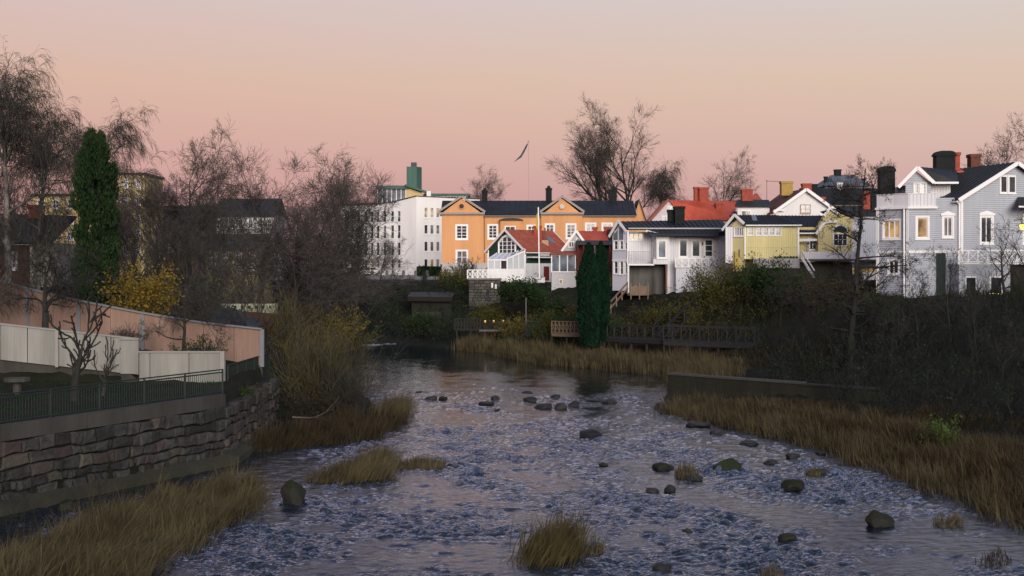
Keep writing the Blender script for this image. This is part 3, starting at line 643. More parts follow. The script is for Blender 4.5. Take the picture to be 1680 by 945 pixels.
# ---- white office building with copper tower
s = 225 / FPX
OFFW = M('white_office_render', (.74, .72, .71), .85, .09, .4, streak=True); COPPER = M('verdigris_copper', (.055, .14, .105), .6, 0, .5, col2=(.03, .06, .055), streak=True)
SLATE = M('dark_spandrel', (.03, .05, .045), .5, .2)
b = B('office_building', 'white four-storey office block with narrow windows and green copper tower', 'building', P(683, 455, 225))
v = lambda py: (455 - py) * s
c30 = math.cos(R(28)); fl = FD(-16 * math.cos(R(-28)), -16 * math.sin(R(-28)), -28); fr_ = FD(0, 0, 28)
Lu = lambda px: 16 - (683 - px) * s / c30
wins = []
cols_px = [653, 641.5, 628, 616, 605.5, 594.5, 581, 570, 558]
for ci, px in enumerate(cols_px):
    for ri, (y0, y1) in enumerate(((345, 363.5), (368.5, 391), (397, 419), (425, 440))):
        lit = (ri == 3 and ci in (2, 4)) or (ri == 2 and ci == 2 and False)
        wins.append(dict(h=(Lu(px - 3.2), Lu(px + 3.2), v(y1), v(y0)), cols=1, rows=2, pane=G_LIT if lit else (G_DARK if (ci + ri) % 3 else G_BLUE)))
b.facade(fl, 16, -1.5, v(338), wins, OFFW, top=[(0, v(333)), (2, v(334.5)), (8, v(333.5)), (11.5, v(330)), (16, v(322))], casing=.05, sill=False, dep=.3, fr=.08, mun=.05)
for ci, px in enumerate(cols_px):
    for (y1) in (363.5, 391): b.fbox('spandrel', COPPER if ci % 2 else SLATE, fl, Lu(px - 2.8), Lu(px + 2.8), v(y1) + .05, v(y1 - 5.5), -.26, -.12)
Ru = lambda px: (px - 683) * s / c30
wins = []
for ri, (y0, y1) in enumerate(((340, 356.5), (368.5, 383.5), (396, 412), (425, 438))):
    for ci, px in enumerate((698.5, 708, 717.5, 727, 737, 747)):
        wins.append(dict(h=(Ru(px - 2.9), Ru(px + 2.9), v(y1), v(y0)), cols=1, rows=1, pane=G_WARM if ri == 0 else G_LIT if (ri, ci) == (3, 1) else (G_DARK if ci == 0 else G_PALE)))
b.facade(fr_, 12.5, -1.5, v(340), wins, OFFW, top=[(0, v(322)), (12.5, v(324))], casing=.04, sill=False, dep=.2, fr=.07)
for y0 in (357.5, 384.5, 413): b.fbox('sill_band', OFFW, fr_, Ru(694), Ru(751), v(y0 + 1), v(y0) , 0, .08)
pl = b.fp(fl, 0, 0, 0); pr = b.fp(fr_, 12.5, 0, 0)
Acc().prism([(pl[0], pl[1], v(331)), (0, 0.4, v(331)), (pr[0], pr[1], v(331)), (pr[0], 16, v(331)), (pl[0], 16, v(331))], (0, 0, -.3)).obj('roof', ROOF, b.e)
for k in range(16):
    t0, t1 = k, k + 1; tp = lambda u: np.interp(u, [0, 2, 8, 11.5, 16], [v(333), v(334.5), v(333.5), v(330), v(322)])
    bar('roof_edge', ROOF, b.fp(fl, t0, tp(t0) + .05, .06), b.fp(fl, t1, tp(t1) + .05, .06), .25, .16, b.e)
bar('roof_edge', ROOF, b.fp(fr_, 0, v(322) + .05, .06), b.fp(fr_, 12.5, v(324) + .05, .06), .25, .12, b.e)
# glazed penthouse, timber wedge, copper tower
f = F0((616 - 683) * s, 3.5); pw = (663 - 616) * s
ph = b.fbox('penthouse', OFFW, f, .2, pw - .05, v(334), v(308), -5, -.3)
for k in range(6): u = pw * k / 6; b.fbox('penthouse_pane', G_BLUE, f, u + .08, u + pw / 6 - .08, v(332), v(308), -.1, -.05, parent=ph)
for k in range(7): u = pw * k / 6; b.fbox('penthouse_post', WTRIM, f, u - .06, u + .06, v(333), v(308), -.12, .02, parent=ph)
b.fbox('penthouse_roof', COPPER, f, -.3, pw + .6, v(308), v(302.5), -6, .5)
TIMB = M('warm_timber', (.56, .42, .20), .7, .12, 1, stripe=('v', .4))
Acc().prism([((663 - 683) * s, 3.4, v(331)), ((693 - 683) * s, 3.4, v(326)), ((691 - 683) * s, 3.4, v(316)), ((664 - 683) * s, 3.4, v(304))], (0, 3, 0)).obj('timber_wedge', TIMB, b.e)
bar('wedge_roof', COPPER, ((662 - 683) * s, 4.2, v(302)), ((697 - 683) * s, 4.2, v(313)), 3.4, .35, b.e)
b.box('clerestory', OFFW, (694 - 683) * s, (765 - 683) * s, 6, 12, v(331), v(318)); b.box('clerestory_roof', COPPER, (692 - 683) * s, (768 - 683) * s, 5.5, 12.5, v(318), v(314.5))
for k in range(8): x = (727 + k * 5 - 683) * s; b.box('clerestory_window', G_DARK, x, x + .34, 5.9, 6.02, v(324), v(319.5))
b.box('stair_head', OFFW, (697 - 683) * s, (704 - 683) * s, 4.5, 5.9, v(330), v(311))
b.box('tower', COPPER, (662 - 683) * s, (679 - 683) * s, 6.5, 9, v(334), v(268.5)); Acc().prism([((679 - 683) * s, 6.5, v(334)), ((686 - 683) * s, 7.4, v(334)), ((686 - 683) * s, 9, v(334)), ((679 - 683) * s, 9, v(334))], (0, 0, v(268.5) - v(334) - .02)).obj('tower', COPPER, b.e)
b.box('tower_top', SLATE, (669 - 683) * s, (678 - 683) * s, 7, 8.3, v(268.5), v(261))
Acc().box(-14, 8, 9, 15.9, -1.5, v(333)).obj('core', DARKIN, b.e)

# ---- green gabled cottage with tile roof
s = 150 / FPX
GREEN = M('green_boards', (.018, .050, .036), .7, .15, 1.5, stripe=('v', .2))
b = B('green_cottage', 'dark green cottage with red tile roof and big pointed gable window', 'house', P(862, 456, 150), R(0))
rot = 43; fg = FD(-6 * math.cos(R(-rot)), -6 * math.sin(R(-rot)), -rot)      # gable face, faces left
fs = FD(0, 0, 90 - rot)                                                       # eave side, faces right
evz, rz_ = (456 - 409) * s, (456 - 376) * s
b.wall(fg, 6, 0, evz, [], GREEN); b.wall(fs, 8, 0, evz, [], GREEN)
Acc().add([b.fp(fg, 0, evz, 0), b.fp(fg, 6, evz, 0), b.fp(fg, 3, rz_, 0)], [(0, 1, 2)]).obj('gable_wall', GREEN, b.e)
A_, Bq, Cq = Vector(b.fp(fg, -.35, evz - .25, .35)), Vector(b.fp(fg, 6.35, evz - .25, .35)), Vector(b.fp(fg, 3, rz_ + .05, .35)); bk = Vector(b.fp(fg, 0, 0, -8.3)) - Vector(b.fp(fg, 0, 0, .35)); bk.z = 0
for p, q in ((A_, Cq), (Bq, Cq)):
    b.slab('roof', TILE, [tuple(p), tuple(q), tuple(q + bk), tuple(p + bk)], .12); bar('bargeboard', WTRIM, p - bk.normalized() * .04 + Vector((0, 0, -.06)), q - bk.normalized() * .04 + Vector((0, 0, -.06)), .06, .24, b.e); bar('bargeboard', WTRIM, p + bk + Vector((0, 0, -.06)), q + bk + Vector((0, 0, -.06)), .06, .22, b.e)
bar('gutter', WTRIM, Bq + Vector((0, 0, -.15)), Bq + bk + Vector((0, 0, -.15)), .1, .1, b.e)
bar('corner_board', WTRIM, b.fp(fg, 6.02, 0, .02), b.fp(fg, 6.02, evz, .02), .14, .14, b.e); bar('corner_board', WTRIM, b.fp(fg, -.02, 0, .02), b.fp(fg, -.02, evz, .02), .14, .14, b.e); bar('corner_board', WTRIM, b.fp(fs, 8, 0, .02), b.fp(fs, 8, evz, .02), .14, .14, b.e)
# pointed window
wv = lambda py: (456 - py) * s
ol = [(1.75, wv(416)), (4.45, wv(416)), (4.45, wv(398)), (3.75, wv(389)), (3.1, wv(385.5)), (2.45, wv(389)), (1.75, wv(398))]
pw_ = Acc().prism([b.fp(fg, u, vv, .0) for u, vv in ol], Vector(b.fp(fg, 0, 0, .03)) - Vector(b.fp(fg, 0, 0, 0))).obj('gable_window', G_DARK, b.e)
for i in range(len(ol)):
    p, q = ol[i], ol[(i + 1) % len(ol)]; bar('frame', WTRIM, b.fp(fg, *p, .06), b.fp(fg, *q, .06), .2, .22, pw_)
for u in (2.4, 3.1, 3.8): bar('mullion', WTRIM, b.fp(fg, u, wv(416), .06), b.fp(fg, u, wv(386.5 if u == 3.1 else 391), .06), .08, .11, pw_)
for py in (396, 402, 409): bar('glazing_bar', WTRIM, b.fp(fg, 1.75, wv(py), .055), b.fp(fg, 4.45, wv(py), .055), .07, .07, pw_)
# white lower wall on the side, awning, air unit, doors
b.fbox('plinth_wall', WHITE, fs, 0.1, 8, -.8, wv(432), .0, .12); b.fbox('awning', WHITE, fs, .2, 4.5, wv(423), wv(421), .0, .9); b.fbox('air_unit', WTRIM, fs, 5.6, 7.2, wv(414), wv(409.5), .02, .5)
b.fbox('side_window', WTRIM, fs, 2.5, 4.2, wv(419), wv(411), .0, .08); b.fbox('door', M('red_door', (.16, .02, .015), .6), fs, 3.1, 4.0, -.3, wv(437), .12, .2)
b.fbox('door', WTRIM, fs, 6.4, 8.0, -.4, wv(437), .13, .2); b.fbox('door_glass', G_BLUE, fs, 6.7, 7.7, .3, wv(439), .2, .23)
cc_ = Vector(b.fp(fs, 4.6, 0, -2.2)); b.chimney(cc_.x, cc_.y, .95, .8, wv(392), wv(368), BRICK)
fl_ = Vector(b.fp(fs, 4.6, 0, -1.0)); bar('stove_pipe', M('rusty_pipe', (.16, .05, .03), .7), (fl_.x, fl_.y, wv(403)), (fl_.x, fl_.y, wv(372)), .18, .18, b.e); b.box('pipe_box', M('tan_sheet', (.42, .28, .18), .7), fl_.x - .4, fl_.x + .4, fl_.y - .3, fl_.y + .3, wv(403), wv(393))
kq = (rz_ - evz) / 3; sk0, sk1 = Vector(b.fp(fs, 6.0, evz + kq * .9 + .1, -.9)), Vector(b.fp(fs, 6.0, evz + kq * 1.8 + .1, -1.8)); bar('skylight', G_BLUE, sk0, sk1, .8, .1, b.e)
# conservatory in front of the gable
GLZ = M('conservatory_glass', (.50, .54, .56), .08, .08, .6, spec=.7); f = F0(X(806, 143) - b.e.location.x, -7.0); b2 = b
def cons(name, label, px0, px1, Y):
    k = Y / FPX; c = B(name, label, 'conservatory', P(px0, 457, Y)); w = (px1 - px0) * k; h = lambda py: (457 - py) * k
    a = w * .52
    base = c.box('base', WHITE, 0, w, 0, 3, -.3, h(441))
    for x in np.linspace(a + .05, w - .05, 4): bar('post', WTRIM, (x, .02, h(441)), (x, .02, h(424) + (x - a) / (w - a) * .8), .1, .1, c.e)
    for x in np.linspace(.05, a, 4): bar('post', WTRIM, (x, .02, h(441)), (x, .02, h(427)), .1, .1, c.e)
    for x in np.linspace(a + .05, w - .05, 4)[:-1]: dx = (w - a - .1) / 3; c.slab('pane', GLZ, [(x + .05, .03, h(424) + (x - a) / (w - a) * .8), (x + dx - .05, .03, h(424) + (x + dx - a) / (w - a) * .8), (x + dx - .05, .06, h(441)), (x + .05, .06, h(441))], .01)
    for x in np.linspace(.05, a, 4)[:-1]: dx = (a - .05) / 3; c.box('pane', GLZ if x < 1 else G_DARK, x + .05, x + dx - .05, .03, .06, h(441), h(427))
    bar('rail', WTRIM, (0, .0, h(426.5)), (a, 0, h(426.5)), .12, .16, c.e); bar('rail', WTRIM, (a, 0, h(424.5)), (w, 0, h(424.5) + .85), .12, .16, c.e)
    c.slab('roof_pane', GLZ, [(0, -.05, h(426)), (a, -.05, h(426)), (a + .5, 2.9, h(415)), (1.0, 2.9, h(415))], .06)
    c.slab('roof_pane', GLZ, [(a + .01, -.05, h(424)), (w, -.05, h(424) + .9), (w, 2.9, h(414) + .4), (a + .5, 2.9, h(414))], .06)
    for t_ in (0, .33, .66, 1): bar('rafter', WTRIM, (a * t_, -.06, h(426) + .02), (1 + t_ * (a - .5), 2.9, h(415) + .03), .1, .1, c.e)
    for t_ in (0, .5, 1): bar('rafter', WTRIM, (a + (w - a) * t_, -.06, h(424) + .04 + .9 * t_), (a + .5 + (w - a - .5) * t_, 2.9, h(414) + .05 + .4 * t_), .1, .1, c.e)
    c.box('back_wall', G_BLUE, .2, w - .1, 2.8, 2.9, h(441), h(420))
cons('conservatory', 'white glazed conservatory in front of the green cottage', 800, 861, 143)
# terrace on the stone pier with white cross railing
STONEG = M('grey_granite', (.085, .078, .070), .9, .25, 1.2, bump=.6, bscale=4, rand=.35)
_st = {}
def stone_mesh(i, mat):
    if (i, mat.name) in _st: return _st[(i, mat.name)]
    rg = np.random.default_rng(100 + i); bm = bmesh.new(); bmesh.ops.create_cube(bm, size=1)
    for v_ in bm.verts: v_.co = Vector(np.array(v_.co) * (1 + rg.uniform(-.13, .03, 3)))
    bmesh.ops.bevel(bm, geom=bm.edges[:] + bm.verts[:], offset=.11, segments=1, affect='EDGES', profile=.5)
    for v_ in bm.verts: v_.co += Vector(rg.normal(0, .012, 3))
    me = bpy.data.meshes.new('stone'); bm.to_mesh(me); bm.free(); me.materials.append(mat); _st[(i, mat.name)] = me; return me
def stone(parent, mat, c, u, n, w, h, d, i, tilt=0.0):
    """one wall stone: centre c, wall direction u, outward n"""
    o = bpy.data.objects.new('stone', stone_mesh(i % 12, mat)); link(o, parent); u = Vector(u).normalized(); n = Vector(n).normalized(); z = u.cross(n); z = z if z.z > 0 else -z
    m = Matrix(((u.x * w, n.x * d, z.x * h), (u.y * w, n.y * d, z.y * h), (u.z * w, n.z * d, z.z * h))).to_4x4(); m = Matrix.Translation(c) @ Matrix.Rotation(tilt, 4, n) @ m; o.matrix_local = m
    return o
Y = 140; k = Y / FPX; p0 = P(769, 503, Y); w = (821 - 769) * k; h = (503 - 459) * k
b = B('stone_pier', 'squared grey stone terrace wall under the white cross railing', 'wall', p0)
b.box('backing', M('mortar', (.035, .033, .03), .95), 0, w, .12, 9, -1.5, h); b.box('coping', M('pale_coping', (.16, .15, .14), .9, .2), -.1, w + .1, -.1, 9.1, h + .003, h + .18)
rg = random.Random(8); row = 0; zz = 0
while zz < h - .1:
    hh_ = min(rg.uniform(.26, .36), h - zz); x = 0
    while x < w - .05:
        ww = min(rg.uniform(.35, .75), w - x)
        if ww > .12: stone(b.e, STONEG, (x + ww / 2, .07 + rg.uniform(-.03, .03), zz + hh_ / 2), (1, 0, 0), (0, -1, 0), ww - .025, hh_ - .02, .3, rg.randrange(12))
        x += ww
    zz += hh_
b.box('niche', G_DARK, (798 - 769) * k, (803 - 769) * k, -.12, .0, h - 1.9, h - 1.0)
for x, z0, z1 in (((806), 464, 472), ((812), 466, 474)): b.box('wall_plate', WHITE, (x - 769) * k, (x + 3 - 769) * k, -.13, -.09, (503 - z1) * k, (503 - z0) * k)
b = B('terrace_railing', 'white cross-braced railing on the stone pier before the conservatory', 'railing', P(767, 458, 140)); b.xrail((0, 0, .05), (3.35, 0, .05), .95, 6, WTRIM, .12, .08)
b.bars('picket', WTRIM, [((3.4 + i * .14, 0, .05), (3.4 + i * .14, 0, .85)) for i in range(8)], .07)
b = B('low_picket_fence', 'low white picket fence along the hedge below the green cottage', 'fence', P(831, 464, 138))
for i in range(38): bar('picket', WTRIM, (i * .11, 0, 0), (i * .11 + .05, 0, .5 + .12 * math.sin(i * .9)), .06, .03, b.e)
bar('rail', WTRIM, (0, .03, .2), (4.2, .03, .2), .04, .06, b.e)
# ---- small grey-gabled house with red sheet roof, sun room and brown veranda
Y = 138; s = Y / FPX; GREYB = M('pale_lilac_boards', (.50, .49, .53), .7, .06, 1, stripe=('v', .2)); MAROON = M('maroon_boards', (.11, .022, .018), .7, .2, 1.5, stripe=('v', .15))
b = B('red_roofed_house', 'small pale house with bright red sheet roof between green cottage and white house', 'house', P(905, 473, Y))
U = lambda px: (px - 905) * s; v = lambda py: (473 - py) * s
fgx = F0(U(924), 1.5)
b.wall(fgx, U(960) - U(924), 0, v(409), [], GREYB); Acc().add([b.fp(fgx, 0, v(409), 0), b.fp(fgx, U(969) - U(924), v(409), 0), b.fp(fgx, U(946.5) - U(924), v(379), 0)], [(0, 1, 2)]).obj('gable_wall', GREYB, b.e)
b.box('wall', GREYB, U(968), U(999), 2.0, 2.2, 0, v(396))
A_, Cq = Vector((U(922), 1.2, v(411))), Vector((U(946.5), 1.2, v(377.5))); D_, E_ = Vector((U(1000), 2.2, v(377.5))), Vector((U(1000), 1.6, v(396))); 
rf = b.slab('roof', REDROOF, [(U(960), 1.2, v(396)), (U(1000), 1.2, v(396)), (U(1000), 4.5, v(377.5)), (U(947), 3.0, v(377.5))], .1); b.seams((U(960), 1.2, v(396)), (U(1000), 1.2, v(396)), (U(1000), 4.5, v(377.5)), (U(950), 3.0, v(377.5)), 12, REDROOF, rf)
b.slab('roof', TILE, [(U(922), 1.2, v(411)), (U(946.5), 1.2, v(377.5)), (U(947), 5, v(377.5)), (U(922), 5, v(411))], .1); b.slab('roof', REDROOF, [(U(969), 1.2, v(409)), (U(946.5), 1.2, v(377.5)), (U(948), 3.1, v(377.6)), (U(969), 3.1, v(396))], .1)
bar('bargeboard', WTRIM, A_ + Vector((0, -.05, -.05)), Cq + Vector((0, -.05, -.05)), .06, .25, b.e); bar('bargeboard', WTRIM, (U(969), 1.15, v(410)), Cq + Vector((0, -.06, -.05)), .06, .25, b.e)
for px, y0, y1 in ((935, 397, 404), (948, 391, 398), (1000, 400, 405)):
    if px < 990: b.window(F0(0, 1.5), (U(px), U(px + 7), v(y1), v(y0)), 2, 1, pane=G_PALE, dep=-.06)
b.chimney(U(1003), 4, .9, .9, v(420), v(370), BRICK); b.box('chimney', CHIMNEY, U(1000), U(1008), 2.6, 3.2, v(400), v(375))
b.chimney(U(981), 5, .5, .5, v(380), v(370), BRICK)
# sun room on its white base
b.box('sun_room_base', M('pale_base', (.50, .49, .50), .8, .08), U(905), U(945), 0, 2, -1.2, v(446)); b.slab('sun_room_roof', TILE, [(U(903), -.3, v(416)), (U(947), -.3, v(416)), (U(947), 2, v(410)), (U(903), 2, v(410))], .12)
for px in (905, 918, 931, 944): bar('post', WTRIM, (U(px), 0, v(446)), (U(px), 0, v(416.5)), .12, .12, b.e)
for px in (905, 918, 931): b.box('pane', G_BLUE, U(px) + .08, U(px + 13) - .08, .03, .06, v(445), v(418))
bar('sill', WTRIM, (U(904), 0, v(446)), (U(946), 0, v(446)), .2, .12, b.e); bar('lintel', WTRIM, (U(904), 0, v(418)), (U(946), 0, v(418)), .14, .12, b.e)
b.box('cellar_window', WTRIM, U(917), U(923), -.06, 0, v(466), v(458)); b.box('cellar_pane', G_LIT, U(918), U(922), -.08, -.05, v(465), v(459))
# brown veranda
b.box('veranda_wall', MAROON, U(946), U(1008), .6, .8, v(470), v(400)); b.slab('veranda_roof', ROOF, [(U(944), -.6, v(400)), (U(1009), -.6, v(400)), (U(1006), 1.2, v(394)), (U(946), 1.2, v(394))], .14)
for px in (947, 957, 1000, 1007): bar('veranda_post', MAROON, (U(px), -.4, v(441)), (U(px), -.4, v(401)), .16, .16, b.e)
b.box('veranda_glass', G_DARK, U(975), U(999), .5, .58, v(425), v(403)); b.box('veranda_parapet', MAROON, U(975), U(1008), -.5, -.38, v(440), v(426)); b.box('veranda_floor', M('veranda_planks', (.12, .08, .06), .8), U(944), U(1009), -.6, .6, v(443), v(440.5))
b.box('cellar_wall', M('ochre_wall', (.36, .25, .08), .8, .15), U(990), U(1009), .4, .58, v(470), v(443)); b.box('cellar_door', M('rust_door', (.09, .035, .02), .7, .3), U(945), U(958), .3, .58, -.5, v(447))
b.box('core', DARKIN, U(926), U(998), 2.3, 5, 0, v(412))

# ---- white river house with dark folded roof
Y = 124; s = Y / FPX; U = lambda px: (px - 1030) * s; v = lambda py: (472 - py) * s
WHB = M('white_boards', (.66, .65, .68), .75, .12, .9, stripe=('v', .22), streak=True); WHB_SHADE = M('shaded_white_boards', (.60, .60, .66), .7, .05, .8, stripe=('v', .22))  # lilac copy of the white boards carries the shaded side in its colour
b = B('white_river_house', 'white boarded river house with dark folded-sheet roof, bay window and balcony', 'house', P(1030, 472, Y))
# narrow end facing left
fe = FD(U(1007), 1.6, math.degrees(math.atan2(-1.6, U(1030) - U(1007)))); we = math.hypot(1.6, U(1030) - U(1007)); eu = lambda px: (px - 1007) / 23 * we
b.facade(fe, we, -.3, v(395), [dict(h=(eu(x0), eu(x1), v(y1), v(y0)), cols=1, rows=2) for x0, x1, y0, y1 in ((1009, 1015, 393 + 2, 409), (1018, 1023, 395, 409), (1025.5, 1029, 398, 409), (1009, 1015, 429, 449), (1018, 1023, 429, 450), (1025.5, 1029, 430, 449))], WHB_SHADE, casing=.05, fr=.045, mun=.025)
Acc().add([b.fp(fe, 0, v(395), 0), b.fp(fe, we, v(395), 0), b.fp(fe, we, v(380), 0), b.fp(fe, eu(1019), v(364), 0), b.fp(fe, 0, v(386), 0)], [(0, 1, 2, 3, 4)]).obj('end_gable', WHB_SHADE, b.e)
gw = Acc().prism([b.fp(fe, eu(1009), v(393), .0), b.fp(fe, eu(1015), v(393), .0), b.fp(fe, eu(1015), v(377), .0), b.fp(fe, eu(1009), v(385), .0)], (-.03, -.03, 0)).obj('end_gable_window', G_BLUE, b.e)
Acc().prism([b.fp(fe, eu(1017.5), v(393), .0), b.fp(fe, eu(1023), v(393), .0), b.fp(fe, eu(1023), v(374), .0), b.fp(fe, eu(1017.5), v(371), .0)], (-.03, -.03, 0)).obj('end_gable_window', G_BLUE, b.e)
bar('bargeboard', WTRIM, b.fp(fe, -.2, v(388), .3), b.fp(fe, eu(1018.7), v(362), .3), .06, .26, b.e); bar('bargeboard', WTRIM, b.fp(fe, we + .1, v(380), .3), b.fp(fe, eu(1018.7), v(362), .3), .06, .26, b.e)
bar('corner_board', WTRIM, (0, -.03, -.3), (0, -.03, v(381)), .14, .14, b.e); bar('floor_band', WTRIM, b.fp(fe, 0, v(427), .03), b.fp(fe, we, v(427), .03), .06, .12, b.e)
# front: recessed balcony, bay, terrace doors
b.facade(F0(0, 1.3), U(1072), v(434), v(380), [dict(h=(U(1034), U(1058), v(393), v(382)), cols=3, rows=1, pane=glass('amber_glass', (.26, .20, .07)))], WHB, casing=.06)
b.box('balcony_floor', WTRIM, 0.01, U(1073), -.25, 1.3, v(435.5), v(433)); 
b.box('balcony_side', WHB_SHADE, 0.0, .1, 0, 1.29, -.3, v(381))
for i in range(22): px = 1031 + i * 1.9; bar('baluster', M('balcony_rail', (.25, .25, .27), .6) if i == 0 else bpy.data.materials['balcony_rail'], (U(px), -.2, v(433)), (U(px), -.2, v(414)), .025, .025, b.e)
bar('balcony_rail', bpy.data.materials['balcony_rail'], (0, -.2, v(413)), (U(1072), -.2, v(413)), .05, .05, b.e)
b.box('bay_base', WHB, U(1071), U(1095), -.3, 1.25, v(433.5), v(425)); 
b.facade(F0(U(1076), -.32), U(1095) - U(1076), v(425), v(384), [dict(h=(U(1079) - U(1076), U(1092) - U(1076), v(423), v(395)), cols=1, rows=1, pane=G_BLUE)], WHB, casing=.08); b.facade(FD(U(1071), 1.2, math.degrees(math.atan2(-1.5, U(1076) - U(1071)))), 1.53, v(425), v(384), [dict(h=(.45, 1.1, v(423), v(395)), cols=1, rows=1)], WHB_SHADE, casing=.05); b.box('bay_side', WHB, U(1095) - .08, U(1095), -.3, 1.2, v(425), v(384))
b.wall(F0(U(1072), 1.29), U(1095) - U(1072), v(434), v(378), [], WHB)
b.facade(F0(U(1095), .6), U(1193) - U(1095), v(473), v(384), [dict(h=(U(x0) - U(1095), U(x1) - U(1095), v(421), v(393)), cols=1, rows=r_) for x0, x1, r_ in ((1116, 1129, 1), (1137, 1150, 1), (1158, 1171, 3))], WHB, casing=.09)
b.fbox('awning_box', M('grey_awning', (.36, .35, .37), .8), F0(U(1110), .6), 0, U(1181) - U(1110), v(390), v(387), .0, .5)
# lower storey: open undercroft with planting, posts
b.box('undercroft_wall', M('streaked_dark_wall', (.15, .145, .14), .9, 0, .9, col2=(.03, .03, .022), streak=True), U(1032), U(1094), 1.5, 1.6, -.8, v(436)); bar('post', WTRIM, (U(1031), -.2, -.5), (U(1031), -.2, v(435)), .1, .1, b.e); bar('post', M('rust_post', (.15, .04, .03), .7), (U(1092.5), -.15, -.5), (U(1092.5), -.15, v(434)), .14, .14, b.e)  # undercroft wall grey with darker vertical streaks
b.box('lower_wall', WHB, U(1094), U(1107), .4, .6, -.8, v(434)); b.box('terrace_wall', WHB_SHADE, U(1107), U(1185), -.9, .58, -.8, v(440))
rr = b.e
# roofs
r1 = b.slab('roof', ROOFV, [(U(1029), -.45, v(374)), (U(1193), -.45, v(374)), (U(1193), 3.2, v(358)), (U(1019), 3.2, v(361.5))], .12); b.seams((U(1029), -.45, v(374)), (U(1193), -.45, v(374)), (U(1193), 3.2, v(358)), (U(1019), 3.2, v(361.5)), 22, ROOF, r1, .06)
b.slab('roof', ROOFV, [(U(1019), 3.2, v(361.5)), (U(1193), 3.2, v(358)), (U(1193), 7, v(372)), (U(1012), 7, v(372))], .12)
b.slab('end_roof', ROOFV, [(U(1003), 1.6, v(388)), (U(1018.7), .6, v(362)), (U(1019), 3.2, v(361.5)), (U(1005), 5.5, v(388))], .1)
r2 = b.slab('lower_roof', ROOFV, [(U(1062), -1.1, v(384.5)), (U(1194), -1.1, v(385.5)), (U(1194), -.4, v(375.8)), (U(1060), -.4, v(375.8))], .16); b.seams((U(1062), -1.1, v(384.5)), (U(1194), -1.1, v(385.5)), (U(1194), -.4, v(375.8)), (U(1060), -.4, v(375.8)), 18, ROOF, r2, .06)
bar('gutter', M('galvanised_gutter', (.34, .36, .38), .45), (U(1030), -.5, v(375)), (U(1193), -.5, v(375)), .14, .12, b.e); b.slab('bay_roof', ROOFV, [(U(1060), -.6, v(379)), (U(1078), -.9, v(384)), (U(1100), -.9, v(382)), (U(1095), .8, v(377))], .1); bar('fascia', WTRIM, (U(1059), -.62, v(379)), (U(1078), -.92, v(384.5)), .08, .2, b.e)
b.chimney(U(1119), 2.2, 16 * s, 1.2, v(368), v(337), CHIMNEY); b.chimney(U(1106), 2.8, 9 * s, .9, v(362), v(342), CHIMNEY)
bar('downpipe', WTRIM, (U(1097), -.1, -.4), (U(1097), -.1, v(386)), .08, .08, b.e); b.box('wall_lamp', M('red_wall_lamp', (.2, .03, .02), .5), U(1153), U(1155), .42, .57, v(402), v(397))
b.box('core', DARKIN, U(1012), U(1190), 2, 6.5, -.5, v(380))
b = B('terrace_cross_railing', 'white cross railing along the terrace of the white river house', 'railing', P(1108, 439, 122.8)); k = 122.8 / FPX; b.xrail((0, 0, 0), ((1184 - 1108) * k, 0, 0), .88, 7, WTRIM, .09, .06); b.xrail((0, 0, 0), (.4, 1.3, 0), .88, 3, WTRIM, .08, .06)
PLANK = M('raw_planks', (.20, .14, .09), .8, .2, 1.5)
b = B('plank_stair_fence', 'raw wooden fence panel with posts below the white house undercroft', 'fence', P(1035, 484, 119)); k = 119 / FPX
for i in range(9): b.box('plank', PLANK, i * 3.3 * k, (i * 3.3 + 3.0) * k, 0, .05, 0, (14 + (i % 3)) * k)
for i in range(3): bar('post', PLANK, (i * 14 * k, -.05, -.4), (i * 14 * k, -.05, 20 * k), .1, .1, b.e)
b = B('garden_stair_rail', 'wooden handrail climbing the bank left of the white river house', 'railing', P(1002, 495, 112)); bar('handrail', PLANK, (0, 0, 0), (1.9, 5, 1.6), .1, .12, b.e); bar('handrail', PLANK, (.05, .1, -.5), (1.95, 5.1, 1.1), .1, .12, b.e)
for i in range(4): t = i / 3; bar('post', PLANK, (1.9 * t, 5 * t, 1.6 * t - 1.0), (1.9 * t, 5 * t, 1.6 * t + .1), .1, .1, b.e)

# ---- red sheet-roofed house behind the white one
Y = 165; s = Y / FPX; U = lambda px: (px - 1068) * s; v = lambda py: (440 - py) * s
b = B('red_sheet_roofed_house', 'pale gabled house with wide red sheet roof and brick chimneys behind the white river house', 'house', P(1068, 440, Y))
PINKW = M('pinkish_white_render', (.56, .50, .52), .8, .06)
Acc().add([(0, 0, 0), (U(1125), 0, 0), (U(1125), 0, v(358)), (U(1096.6), 0, v(328)), (0, 0, v(361))], [(0, 1, 2, 3, 4)]).obj('wall', PINKW, b.e)
rf = b.slab('roof', REDROOF, [(U(1123), -.3, v(360)), (U(1225), -.3, v(360)), (U(1222), 5, v(327)), (U(1096.6), 1.5, v(327))], .12); b.seams((U(1123), -.3, v(360)), (U(1225), -.3, v(360)), (U(1222), 5, v(327)), (U(1098), 1.6, v(327)), 16, REDROOF, rf, .08)
b.slab('roof', REDROOF, [(U(1123), -.3, v(360)), (U(1096.6), -.35, v(326.5)), (U(1096.6), 1.5, v(327)), (U(1123), .5, v(359))], .1); b.slab('roof', REDROOF, [(-.4, -.35, v(364)), (U(1096.6), -.35, v(326.5)), (U(1096.6), 6, v(327)), (-.4, 6, v(364))], .12)
bar('bargeboard', M('brown_barge', (.22, .08, .05), .7), (-.4, -.4, v(365)), (U(1096.6), -.4, v(327.3)), .08, .3, b.e)
b.box('wall', PINKW, U(1125), U(1222), 0.1, .3, 0, v(360))
for x0 in (1096, 1101.5, 1087, 1092): y0 = 339 if x0 > 1095 else 355; b.window(F0(0, 0), (U(x0), U(x0 + 3.5), v(y0 + 8), v(y0)), 1, 2, casing=.08, dep=-.05)
